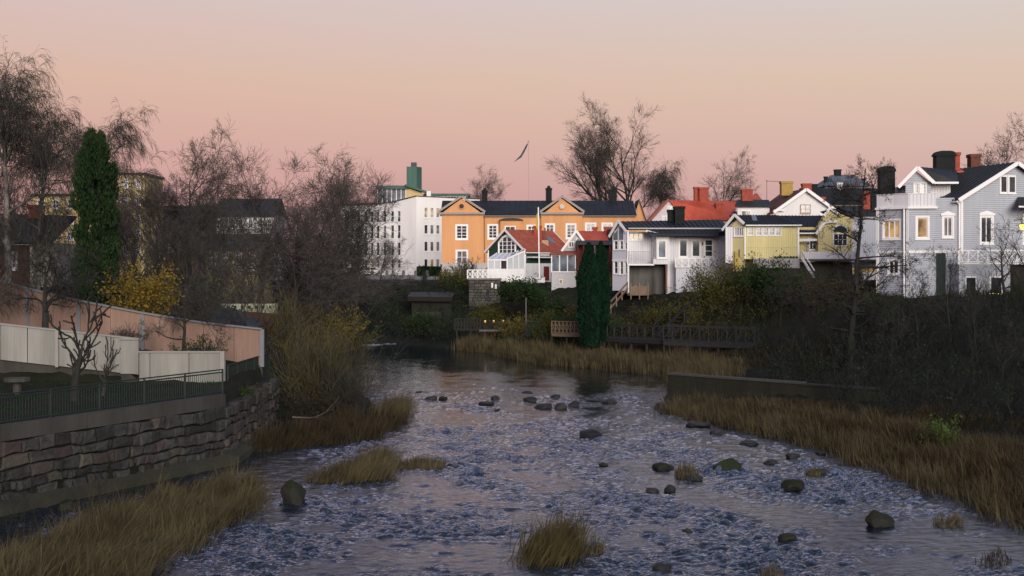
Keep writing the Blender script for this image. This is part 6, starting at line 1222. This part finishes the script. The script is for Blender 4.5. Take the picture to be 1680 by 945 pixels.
T('old_oak', 'broad bare oak with thick pale trunk left of centre', 312, 240, 98, 4, OAK, .42, BARKG, TWIGP, frac=.74)
T('bare_tree', 'bare dark-twigged tree right of the old oak', 428, 250, 104, 5, OAK, .28, BARK, TWIGP, lean=(.06, 0, 1), frac=.74)
T('bare_tree', 'bare round-topped tree left of the white office', 520, 266, 112, 6, OAK, .28, BARK, TWIGP, lean=(.12, 0, 1), frac=.74)
T('slender_tree', 'slender bare tree between green conifer and old oak', 262, 285, 95, 7, VASE, .14, BARK, TWIGP)
T('slender_tree', 'thin bare tree in front of the long brown roof', 365, 300, 92, 8, VASE, .13, BARK, TWIG)
T('slender_tree', 'bare leaning tree with pale stem before the office left end', 575, 330, 118, 9, VASE, .13, BARKG, TWIG, lean=(.12, 0, 1))
T('slender_tree', 'low many-branched bare tree below the round-topped one', 480, 340, 100, 19, OAK, .2, BARK, TWIG, like=5)
T('slender_tree', 'bare tree half in front of the yellow tower block', 226, 335, 88, 34, VASE, .12, BARK, TWIG, like=7)
T('slender_tree', 'many-stemmed bare tree just left of the old oak trunk', 285, 350, 84, 35, VASE, .14, BARK, TWIG, like=8)
T('slender_tree', 'bushy bare tree right of the old oak trunk', 355, 365, 80, 36, VASE, .14, BARK, TWIG, like=9)
T('slender_tree', 'broad low bare tree before the yellow villa', 420, 385, 78, 37, VASE, .14, BARK, TWIG, like=7)
T('slender_tree', 'bare dark tree between the two round crowns', 470, 290, 108, 38, VASE, .2, BARK, TWIGP, like=8)
T('slender_tree', 'low bare tree at the left bank before the street scrub', 545, 380, 122, 39, OAK, .18, BARK, TWIG, like=5)
T('slender_tree', 'dense bare tree screening the left end of the office', 538, 285, 130, 43, OAK, .2, BARK, TWIGP, like=6)
T('street_tree', 'small bare street tree before the office windows', 624, 388, 150, 10, OAK, .16, BARK, TWIG, base=5.4, like=6)
T('garden_tree', 'dark gnarled garden tree leaning over the salmon wall', 74, 425, 58, 11, SPREAD, .20, BARK, BARK, base=4.0, frac=.92)
T('apple_tree', 'wide bare apple tree before the right part of the salmon wall', 300, 468, 58.5, 12, SPREAD, .12, BARK, TWIG, base=2.9, frac=.9)
# pollarded tree with stubby arms
PLL = [(11, .08, (25, 55), (.6, 1.0), 7, .18, .12, 0, .2), (4, .4, (25, 60), (.2, .45), 4, .2, .10, 0, .3)]
lv = grow_tree(13, 2.3, .19, PLL, segs0=6); lv[1] = (lv[1][0], np.maximum(lv[1][1], .035), 5); lv[2] = (lv[2][0], np.maximum(lv[2][1], .028), 5)
place_tree('pollarded_tree', 'knobbly pollarded tree with bare stubby arms behind the green railing', lv, (X(122, 47), 47, 2.6), bark=BARK, split=3)
lv = grow_tree(14, 1.5, .09, PLL, lean=(.25, 0, 1), segs0=6); lv[1] = (lv[1][0], np.maximum(lv[1][1], .025), 5); place_tree('pollarded_tree', 'smaller leaning pollard just right of the knobbly one', lv, (X(168, 49), 49, 2.6), bark=BARKG, split=3)
# skyline trees
T('skyline_tree', 'bare spreading tree on the skyline behind the orange mansion left chimney', 797, 284, 250, 15, OAK, .5, BARK, TWIGP, base=8, like=6)
T('great_skyline_tree', 'tallest bare tree on the skyline behind the orange mansion', 1004, 194, 232, 47, GREAT, .8, BARK, TWIGP, base=7, frac=.72)
T('great_skyline_tree', 'second tall bare tree just right of the tallest skyline tree', 1032, 190, 238, 17, GREAT, .55, BARK, TWIGP, base=7, frac=.80)
T('skyline_birch', 'thin pale birch on the skyline right of the two tallest trees', 1083, 256, 240, 18, BIRCHS, .3, BIRCH, TWIGP, base=7, frac=.86, like=1)
T('skyline_tree', 'bare bushy tree above the red sheet roof', 1174, 266, 235, 20, GREAT, .5, BARK, TWIGP, base=7, like=17)
T('skyline_tree', 'twiggy tree behind the villa chimneys at the right edge', 1655, 222, 150, 21, VASE, .3, BARK, TWIG, base=6, like=9)
T('skyline_tree', 'small bare tree crown at the left end of the office roof', 590, 308, 262, 22, OAK, .4, BARK, TWIGP, base=7, like=5)
T('rusty_tree', 'rust brown tree crown beside the slate hall', 1415, 286, 222, 23, SAP, .35, BARK, M('rusty_twigs', (.10, .055, .03), .9, .2), base=7)
# right bank trees
T('alder', 'tall straight alder with short side branches on the right bank', 1393, 262, 80, 24, ALDER, .25, BARK, BARK, base=1.2, frac=.96)
T('gnarled_tree', 'crooked bare tree leaning left before the grey villa balcony', 1662, 350, 92, 25, [(7, .35, (40, 80), (.6, .95), 7, .2, .03, 0, .2), (8, .2, (30, 70), (.35, .6), 5, .2, .02, .0, .3), (6, .15, (30, 70), (.35, .6), 3, .22, .0, .0, .3), (4, .1, (25, 60), (.4, .7), 2, .22, .0, .0, .3)], .17, BARKG, TWIG, lean=(-.35, 0, 1), base=4.0, frac=.72)
T('gnarled_tree', 'dark upright bare tree at the right edge before the villa', 1690, 330, 88, 26, SAP, .16, BARK, TWIG, base=3.6)
for i, (px, tp_, Y, sd, lb) in enumerate(((1505, 440, 80, 27, 'sapling cluster with pale thin stems below the villa corner'), (1560, 420, 78, 28, 'bare sapling rising before the villa lower windows'), (1600, 470, 72, 29, 'bushy bare sapling on the dark right bank'),
                                     (1462, 500, 76, 30, 'low bare sapling right of the alder trunk'), (1330, 470, 84, 31, 'low bare tree left of the alder trunk'), (1645, 520, 66, 32, 'dark bare sapling low at the right edge'), (1280, 440, 100, 33, 'dark bare shrub tree below the yellow house stair'))):
    T('bare_sapling', lb, px, tp_, Y, sd, SAP, .06, BARKG if i < 2 else BARK, TWIG)

# green conifer: trunk, whorled limbs, needle sprays
PINEG = foliage('conifer_needles', (.010, .026, .010), (.032, .060, .020)); THUJA = foliage('thuja_sprays', (.004, .018, .010), (.010, .040, .018)); YLEAF = foliage('yellow_leaves', (.13, .09, .014), (.30, .20, .026), 2); OLEAF = foliage('olive_leaves', (.040, .050, .012), (.12, .11, .022), 1.5)
GLEAF = foliage('green_leaves', (.012, .034, .011), (.042, .078, .019), 1.2); BLEAF = foliage('brown_leaves', (.045, .030, .016), (.085, .055, .024), 1.2); YOL = foliage('yellow_olive_leaves', (.13, .095, .02), (.30, .21, .045), 1.5)
Yc = 68; zb = H1(X(160, Yc), Yc); hc = Z(212, Yc) - zb
CON = [(46, .06, (35, 75), (.10, .17), 5, .10, .09, 0, .35), (7, .2, (25, 60), (.3, .6), 3, .15, .06, 0, .3)]
lv = grow_tree(40, hc * .97, .2, CON, segs0=10, trunk_wig=.02); rgc = np.random.default_rng(41)
nc = 150; ct = rgc.uniform(.02, .96, nc); ca_ = rgc.uniform(0, 6.28, nc); cr_ = 1.02 * np.clip(np.minimum(1, (1 - ct) * 3.2 + .25), 0, 1) * rgc.uniform(.4, 1.05, nc); nl = 34000; ix = rgc.integers(0, nc, nl)
cl = np.stack([cr_ * np.cos(ca_), cr_ * np.sin(ca_), ct * hc], 1); off_ = norm(rgc.normal(0, 1, (nl, 3))) * rgc.uniform(.5, 1.0, (nl, 1)) ** .5 * np.array([.36, .36, .65]) * rgc.uniform(.7, 1.15, nc)[ix][:, None]; c_ = cl[ix] + off_
d_ = norm(np.stack([np.cos(ca_[ix]) * .45, np.sin(ca_[ix]) * .45, np.ones(nl)], 1) + rgc.normal(0, .30, (nl, 3))); sd_ = norm(np.cross(d_, rgc.normal(0, 1, (nl, 3)))); s_ = rgc.uniform(.08, .20, nl)[:, None]
LV = np.stack([c_ - d_ * s_ * .5, c_ + sd_ * s_ * .25, c_ + d_ * s_, c_ - sd_ * s_ * .25], 1).reshape(-1, 3)
place_tree('green_conifer', 'dense dark green conifer standing between the birches and the old oak', lv, (X(158, Yc), Yc, zb - .1), lf=(LV, np.arange(4 * nl).reshape(-1, 4)), leafmat=PINEG)
def thuja(name, label, px, top, Y, wpx, seed, base):
    h = Z(top, Y) - base; r = wpx * Y / FPX / 2; rg = np.random.default_rng(seed); n = 11000
    t = rg.uniform(0, 1, n) ** .9; a = rg.uniform(0, 6.28, n); prof = np.clip(np.minimum(1, .72 + t * .9) * np.clip((1 - t) * 3.0, 0, 1) ** .7, .02, 1)
    lump = 1 + .10 * np.sin(a * 3 + t * 17) + .07 * np.sin(a * 5 - t * 31); rad = r * prof * lump * np.clip(rg.normal(.93, .09, n), .6, 1.12)
    c = np.stack([rad * np.cos(a), rad * np.sin(a), t * h], 1); d = norm(np.stack([np.cos(a) * .35, np.sin(a) * .35, np.ones(n)], 1) + rg.normal(0, .18, (n, 3))); sd = norm(np.cross(d, rg.normal(0, 1, (n, 3)))); s_ = rg.uniform(.10, .24, n)[:, None]
    V = np.stack([c - d * s_ * .5, c + sd * s_ * .28, c + d * s_, c - sd * s_ * .28], 1).reshape(-1, 3); F = np.arange(4 * n).reshape(-1, 4)
    e = empty(name, (X(px, Y), Y, base), 0, label, 'thuja', 'twin thujas'); npmesh('sprays', V, F, THUJA, e)
    a_ = Acc(); zs = np.linspace(0, .96, 12); pr = [r * .78 * min(1, .72 + z * .9) * min(1, (1 - z) * 3) ** .7 for z in zs]
    for i in range(11):
        R0, R1 = pr[i], pr[i + 1]; a_.add([(R0 * math.cos(t), R0 * math.sin(t), zs[i] * h) for t in np.arange(10) * .6283] + [(R1 * math.cos(t), R1 * math.sin(t), zs[i + 1] * h) for t in np.arange(10) * .6283], [(j, (j + 1) % 10, 10 + (j + 1) % 10, 10 + j) for j in range(10)])
    a_.obj('shade_core', bpy.data.materials['core_shade'], e); bar('trunk', BARK, (0, 0, -.5), (0, 0, .4), .22, .22, e)  # dark core stands in for shade between the sprays
thuja('thuja', 'left and broader of the twin dark green columnar thujas', 966, 400, 103, 34, 50, 1.25); thuja('thuja', 'right and slimmer of the twin dark green columnar thujas', 986, 398, 103.8, 27, 51, 1.3)

# ------------------------------------------------------------------ shrubs
def S(name, label, px, py, Y, h_px, w_px, seed, mat, leafn=0, leafmat=None, leafsize=.07, n=26, lean=.55, base=None, cat='shrub', r=.016, n1=7, n2=4, droop=0., leafspread=.10, wig=.13, trop=.05):
    """one shrub whose foot stands at pixel (px, py) at depth Y"""
    k = Y / FPX; x = X(px, Y); z = H1(x, Y) if base is None else base; rg = np.random.default_rng(seed); w = w_px * k * .28
    a, q = rg.uniform(0, 6.28, n), np.sqrt(rg.uniform(0, 1, n)); roots = np.stack([x + np.cos(a) * q * w, Y + np.sin(a) * q * w * .7, np.full(n, z - .05)], 1)
    return bushes(name, label, roots, h_px * k, seed, mat, cat, n1=n1, n2=n2, lean=lean, r=r, leafn=leafn, leafmat=leafmat, leafsize=leafsize, loc=(x, Y, z), droop=droop, leafspread=leafspread, wig=wig, trop=trop, rmin=.00007 * Y)
S('willow_bush', 'fan-shaped osier bush with long upright stems over the left bank', 520, 690, 64, 128, 150, 60, TWIGO, n=170, lean=.50, base=.5, r=.020, n1=5, n2=2, wig=.05)
S('willow_bush', 'second osier bush leaning over the water right of the fan-shaped one', 570, 685, 63, 125, 110, 61, TWIG, n=70, lean=.65, base=.4, r=.014, n1=5, n2=3, wig=.06)
S('willow_bush', 'tall brown osier bush behind the wall end', 462, 640, 72, 120, 70, 62, TWIGO, n=80, lean=.25, base=1.6, r=.014, n1=6, n2=3, wig=.07)
S('dark_bramble', 'dark bramble mound at the foot of the osier bushes', 530, 690, 62.5, 55, 150, 63, BARK, 900, BLEAF, .05, n=70, lean=.9, base=.2, r=.012)
S('yellow_shrub', 'bright golden-leaved shrub behind the salmon wall', 224, 520, 66, 92, 84, 64, TWIGO, 3000, YLEAF, .08, n=30, lean=.45, leafspread=.16)
S('golden_willow', 'yellow-green willow shrub on the far left bank, left one', 505, 560, 112, 78, 55, 65, TWIGO, 2600, YOL, .09, n=40, lean=.35, leafspread=.18)
S('golden_willow', 'yellow-green willow shrub on the far left bank, right one', 545, 560, 113, 80, 60, 66, TWIGO, 2600, YOL, .09, n=40, lean=.35, leafspread=.18)
S('olive_willow', 'olive willow shrub nearest the far pool', 580, 565, 116, 60, 50, 67, TWIGO, 1500, OLEAF, .09, n=40, lean=.4, leafspread=.18)
S('round_bush', 'small round dense brown bush before the salmon wall', 205, 552, 58.5, 32, 50, 68, TWIGP, n=60, lean=.75, base=4.0, n1=8, n2=5, r=.01)
S('garden_bush', 'dark bush under the apple tree before the salmon wall', 330, 585, 58, 48, 80, 69, BARK, 1200, GLEAF, .05, n=40, lean=.7, base=3.0)
S('quay_shrub', 'olive shrub hanging on the quay below the orange mansion', 748, 478, 150, 40, 45, 70, TWIGO, 2200, OLEAF, .11, n=40, lean=.5, base=4.7, leafspread=.2)
S('bank_shrub', 'leafless brown shrub beside the street railing end', 765, 455, 160, 34, 55, 71, TWIGP, n=50, lean=.7, base=6.2)
S('bank_shrub', 'dark green bush hiding the foot of the stone pier on the right', 862, 495, 128, 40, 70, 72, BARK, 3600, GLEAF, .10, n=50, lean=.7, base=3.9, leafspread=.2)
S('bank_shrub', 'second dark green bush below the white pickets', 836, 490, 130, 32, 40, 73, BARK, 2200, GLEAF, .10, n=40, lean=.6, base=4.1, leafspread=.2)
S('bank_shrub', 'yellow-green bush on the slope right of the stone pier', 905, 512, 116, 46, 60, 74, TWIGO, 2600, OLEAF, .09, n=45, lean=.6, leafspread=.2)
S('bank_shrub', 'green leafy bush on the slope left of the twin thujas', 938, 515, 112, 50, 60, 75, BARK, 3600, GLEAF, .09, n=45, lean=.6, leafspread=.2)
S('bank_shrub', 'tawny bush on the bank above the riverside deck', 842, 530, 120, 42, 60, 76, TWIGO, 1500, YOL, .08, n=45, lean=.6, leafspread=.18)
S('big_terrace_bush', 'big rounded olive bush growing against the white house terrace', 1170, 505, 110, 82, 95, 77, TWIGO, 5200, OLEAF, .085, n=80, lean=.55, base=3.3, leafspread=.2)
S('big_terrace_bush', 'brownish bush top right of the olive terrace bush', 1215, 500, 111, 82, 62, 78, TWIGO, 1800, BLEAF, .07, n=70, lean=.45, base=3.5, leafspread=.15)
S('leafy_bush', 'dark green leafy bush below the yellow house', 1255, 510, 108, 62, 80, 79, BARK, 4600, GLEAF, .09, n=60, lean=.6, leafspread=.2)
S('leafy_bush', 'green bush on the slope below the brown terrace bush', 1120, 525, 107, 45, 80, 80, TWIGO, 2200, OLEAF, .08, n=60, lean=.7, leafspread=.18)
for i, (px, Y, hp, wp, lf_, lb) in enumerate(((1010, 110, 30, 60, GLEAF, 'low green bush right of the twin thujas by the plank fence'), (1045, 109, 26, 60, BLEAF, 'brown low bush under the white house undercroft'), (1085, 111, 34, 60, OLEAF, 'olive bush left of the terrace wall of the white house'),
        (1300, 104, 48, 70, GLEAF, 'dark green bush right of the stair below the yellow house'), (1345, 100, 50, 70, BLEAF, 'brown leafy bush below the yellow porch'), (890, 122, 30, 46, GLEAF, 'green bush beside the slim white pole'), (915, 128, 34, 50, GLEAF, 'green bush below the sun room'), (955, 124, 30, 46, BLEAF, 'brown bush below the maroon veranda'), (872, 134, 30, 44, GLEAF, 'glossy green bush under the white pickets'), (800, 132, 34, 60, OLEAF, 'olive brush at the foot of the stone pier'), (965, 114, 34, 46, OLEAF, 'olive bush just behind the twin thujas'), (1440, 92, 40, 70, GLEAF, 'dark bush below the villa left corner'))):
    S('slope_bush', lb, px, 500, Y, hp, wp, 200 + i, TWIGO if lf_ is OLEAF else BARK, 2600, lf_, .09, n=45, lean=.65, leafspread=.2)
S('leafy_bush', 'low bright yellow-green plant among the right bank reeds', 1552, 770, 49, 60, 50, 81, TWIGO, 700, foliage('lime_leaves', (.05, .10, .015), (.09, .17, .03), 2), .045, n=22, lean=.4, r=.007, n1=4, n2=2)
S('leafy_bush', 'bright green bush at the water below the kiosk', 690, 545, 128, 34, 60, 82, BARK, 1800, GLEAF, .10, n=45, lean=.6, base=.9, leafspread=.2)
S('ivy_bush', 'pinkish dry creeper and ivy hanging on the stone wall end', 405, 650, 56, 24, 90, 83, TWIGP, 900, BLEAF, .05, n=60, lean=.9, base=1.7, r=.010)
S('ivy_bush', 'green ivy tufts on top of the stone wall end', 392, 640, 54, 14, 60, 84, BARK, 700, GLEAF, .05, n=30, lean=.8, base=2.1, r=.008)
def thicket(name, label, poly, n, h, seed, mat, leafn=0, leafmat=None, leafsize=.07, **kw):
    rg = np.random.default_rng(seed); p = in_poly(rg, poly, n); g = on_ground(p, -.05); hh = h * (1 + .35 * wob(p[:, 0] * 3, p[:, 1] * 3)) * rg.uniform(.5, 1.15, n)
    kw.setdefault('r', .03); return bushes(name, label, g, np.maximum(hh, .3), seed, mat, kind='stuff', rmin=.00007 * float(p[:, 1].mean()), leafn=leafn, leafmat=leafmat, leafsize=leafsize, **kw)
thicket('right_bank_thicket', 'dense leafless dark thicket covering the right bank below the villa', [(14.5, 72), (15.5, 66), (16.5, 58), (20, 48), (22, 36), (28, 34), (40, 56), (44, 70), (44, 92), (20, 92), (15, 86)], 1450, 2.7, 90, THK, 5000, GLEAF, .06, n1=6, n2=4, leafspread=.25)
thicket('slope_scrub', 'brown and green scrub on the slope between boardwalk and houses', [(-4, 128), (1, 113), (6, 108), (14, 104), (24, 100), (34, 98), (34, 112), (20, 118), (6, 122), (0, 138)], 800, 1.5, 91, TWIG, 16000, OLEAF, .07, n1=6, n2=4, leafspread=.25)
thicket('kiosk_scrub', 'dark scrub around the kiosk and the far bank', [(-24, 136), (-12, 129), (-4, 121), (-3, 132), (-6, 150), (-30, 150)], 520, 2.4, 92, THK, 5000, GLEAF, .09, n1=6, n2=4, leafspread=.3)
thicket('left_bank_thicket', 'tangled leafless thicket under the trees on the left bank', [(-13, 64), (-9.5, 70), (-12, 82), (-17, 98), (-22, 112), (-34, 118), (-40, 90), (-30, 72), (-22, 66)], 950, 4.0, 93, TWIG, 3500, BLEAF, .07, n1=6, n2=4, leafspread=.25)
thicket('left_slope_scrub', 'grey-brown scrub on the slope below the street left of the office', [(-44, 118), (-24, 118), (-22, 135), (-20, 152), (-46, 155)], 420, 3.2, 94, TWIGP, n1=6, n2=4)
# distant woods closing the horizon
def far_wood(name, label, x0, x1, Y, h, n, seed):
    rg = np.random.default_rng(seed); p = np.column_stack([rg.uniform(x0, x1, n), rg.uniform(Y, Y + 30, n)]); g = on_ground(p, -.2)
    return bushes(name, label, g, h, seed, TWIGP, kind='stuff', n1=8, n2=4, lean=.12, r=.14, rmin=.03, ang=(20, 50))
far_wood('distant_wood', 'far line of bare trees on the horizon behind the left houses', -130, -50, 270, 11, 150, 95); far_wood('distant_wood', 'far line of bare trees on the horizon behind the right roofs', 20, 150, 290, 9, 180, 96)

# ------------------------------------------------------------------ reeds and grass
REED = foliage('dry_reed', (.040, .033, .017), (.185, .148, .076), 1.1, .3); REEDD = foliage('rusty_sedge', (.024, .019, .011), (.095, .070, .038), 1.0, .3); REEDG = foliage('greenish_reed', (.045, .038, .016), (.14, .112, .045), 2.5, .3)
def reed_bed(name, label, poly, n, h, seed, mat, cat=None, kind=None, wind=(.3, 0), width=.02, z=None, group=None, lean=.3, clump=.7):
    rg = np.random.default_rng(seed); p = in_poly(rg, poly, n); c = in_poly(rg, poly, max(6, n // 60)); idx = rg.integers(0, len(c), n); m_ = rg.uniform(0, 1, n) < (clump if n > 1800 else 0)
    p[m_] = c[idx[m_]] + rg.normal(0, .26, (m_.sum(), 2)); hh = h * (1 + .30 * wob(p[:, 0] * 4, p[:, 1] * 4)) * np.where(m_, rg.uniform(.7, 1.15, n), rg.uniform(.25, .85, n)) * (.72 + .5 * ((idx * 7919) % 101) / 101)
    p = p + (rg.normal(0, .16, p.shape) if n > 1800 else 0); g = on_ground(p, -.03, minz=-.05 if z is None else z) if z is None else np.column_stack([p, np.full(n, z)])
    V, F = blades(g, np.maximum(hh, .1), rg, width, lean, wind)
    if cat:
        o = np.array([*np.mean(np.asarray(poly, float), 0), 0.0]); e = empty(name, tuple(o), 0, label, cat, group); npmesh('blades', V - o, F, mat, e); return e
    return tag(npmesh(name, V, F, mat), label, None, None, kind)
def px_poly(pts): return [W2(*q) for q in pts]
reed_bed('near_reed_bar', 'long bar of tan reeds at lower left between wall and rapids', px_poly([(60, 960), (20, 1000), (-80, 960), (0, 918), (110, 880), (215, 838), (320, 806), (405, 800), (428, 815), (400, 845), (330, 885), (255, 930), (180, 985)]), 26000, .88, 110, REED, cat='reed bed', wind=(.42, .05), z=-.04, lean=.42, width=.017)
reed_bed('reed_clump', 'tall tan reed clump standing alone in the near rapids', px_poly([(868, 925), (880, 898), (915, 886), (938, 890), (935, 912), (900, 932)]), 2200, .80, 111, REEDG, cat='reed clump', wind=(.32, 0), z=-.04, lean=.14)
reed_bed('thin_reed_tuft', 'thin dry reed tuft right behind the tall near clump', px_poly([(955, 905), (985, 902), (1000, 908), (970, 914)]), 130, .7, 112, REED, cat='reed clump', wind=(.1, 0), z=-.04)
reed_bed('reed_island', 'bent tan reed island left of centre in the rapids', px_poly([(508, 790), (545, 775), (600, 765), (625, 745), (633, 765), (628, 785), (560, 795)]), 5200, .8, 113, REED, cat='reed bed', wind=(.3, 0), z=-.04)
reed_bed('flat_grass_tuft', 'flat tan grass tuft in the rapids right of the reed island', px_poly([(645, 766), (690, 757), (732, 762), (728, 769), (660, 770)]), 1500, .6, 114, REED, cat='reed clump', wind=(.05, 0), z=-.04)
reed_bed('small_reed_tuft', 'small reed tuft growing on the wet boulder', px_poly([(1104, 778), (1125, 770), (1150, 782), (1140, 790), (1115, 788)]), 420, .75, 115, REED, cat='reed clump', wind=(0, 0), z=.02)
reed_bed('small_reed_tuft', 'small reed tuft near the right bank beside a dark rock', px_poly([(1318, 778), (1335, 772), (1352, 776), (1335, 782)]), 300, .55, 116, REED, cat='reed clump', wind=(0, 0), z=-.02)
reed_bed('floating_sedge', 'sparse bent sedge in the dark water at far lower right', px_poly([(1525, 862), (1570, 850), (1580, 864), (1545, 868)]), 240, .5, 117, REED, cat='reed clump', wind=(.3, 0), z=-.04)
reed_bed('floating_sedge', 'drowned sedge at the lower right corner', px_poly([(1600, 925), (1640, 900), (1665, 925), (1625, 935)]), 200, .4, 118, REEDD, cat='reed clump', wind=(-.3, 0), z=-.04)
reed_bed('floating_sedge', 'thin sedge stems at the bottom edge right of centre', px_poly([(1240, 945), (1270, 935), (1290, 950), (1255, 965)]), 120, .5, 119, REED, cat='reed clump', wind=(.1, 0), z=-.04)
reed_bed('left_spit_grass', 'rusty grass on the spit under the osier bushes', [(-10.9, 51.8), (-8.6, 53.5), (-6.3, 56.0), (-5.6, 60), (-5.9, 64), (-7.5, 63), (-9, 58), (-11, 54)], 9000, .72, 120, REEDD, kind='stuff', wind=(.25, -.1))
reed_bed('left_spit_reeds', 'tan reeds at the water below the second osier bush', [(-6.9, 66), (-5.9, 61), (-5.4, 63), (-5.8, 69)], 2200, 1.0, 121, REED, kind='stuff', wind=(.2, 0))
reed_bed('right_bank_reeds', 'tan and rusty reeds along the near right bank', [(7.8, 66.2), (8.6, 69.5), (10.5, 66.5), (13, 62.5), (16.5, 56), (18.5, 48), (20, 40), (21, 28), (15.9, 28), (14.7, 37), (13.2, 50), (10.4, 60)], 34000, .82, 122, REED, kind='stuff', wind=(-.15, 0), width=.020, lean=.42)
reed_bed('right_bank_sedge', 'rust-brown sedge mixed into the near right bank', [(9, 66), (11, 65), (16, 57), (19, 47), (20.5, 32), (16.5, 30), (14.2, 50), (11.4, 60)], 32000, .70, 123, REEDD, kind='stuff', wind=(-.1, 0), width=.03)
reed_bed('far_bank_reeds', 'tall tan reeds along the far right shore below the boardwalk', [(10.6, 88), (7, 94.3), (1.8, 100.3), (-1.2, 110), (-5.9, 119.3), (-4, 121), (1, 113), (4.5, 104), (10, 98), (16, 90), (14, 80), (10, 76), (10, 80)], 26000, 1.05, 124, REED, kind='stuff', wind=(-.05, 0), width=.035)
reed_bed('boardwalk_weeds', 'low brown and green weeds under the boardwalk', [(4, 105), (10, 98), (16, 90), (20, 84), (24, 92), (14, 102), (6, 109)], 16000, .55, 125, REEDD, kind='stuff', width=.04)
reed_bed('slope_grass', 'rough dark grass on the slopes below the houses', [(-4, 126), (2, 113), (12, 104), (26, 98), (40, 92), (40, 106), (20, 116), (5, 121), (-2, 140)], 30000, .55, 126, foliage('slope_grass', (.014, .020, .007), (.060, .062, .022), .35), kind='stuff', width=.05)
reed_bed('left_lawn', 'short green lawn behind the green railing', [(-22.5, 39), (-16.6, 39), (-11.8, 48.8), (-12.2, 54.6), (-24, 54.6)], 9000, .09, 127, foliage('lawn_blades', (.010, .030, .010), (.022, .055, .018), .5), kind='stuff', width=.03, wind=(0, 0))
reed_bed('left_slope_grass', 'rough grass under the left bank thicket', [(-10, 64), (-8, 70), (-11, 84), (-16, 98), (-22, 112), (-40, 112), (-34, 80), (-20, 62)], 11000, .5, 128, REEDD, kind='stuff', width=.05)
S('bare_twig_shrub', 'thin leafless twigs rising at the lower left corner', 35, 945, 34, 200, 60, 130, BARK, n=9, lean=.3, base=-.05, r=.010, n1=6, n2=3)
S('bare_twig_shrub', 'thin leafless twigs among the reeds under the quay wall', 150, 870, 38, 110, 80, 131, BARK, n=10, lean=.3, base=-.05, r=.008, n1=6, n2=3)
# fallen branch under the osiers
lv = grow_tree(140, 2.2, .05, [(4, .3, (20, 50), (.3, .6), 4, .15, .02, 0, .3)], lean=(.9, -.3, .02), trunk_wig=.10); place_tree('fallen_branch', 'pale fallen branch lying on the grass under the osier bushes', lv, (X(480, 58), 58, .75), cat='branch', bark=M('bleached_wood', (.12, .10, .085), .9, .2))

reed_bed('channel_wall_grass', 'low dull grass between the channel wall and the right bank reeds', [(10, 69), (13.5, 66), (20, 60.5), (26, 54), (26, 48), (18, 57), (12, 64)], 9000, .45, 129, REEDD, kind='stuff', width=.03)
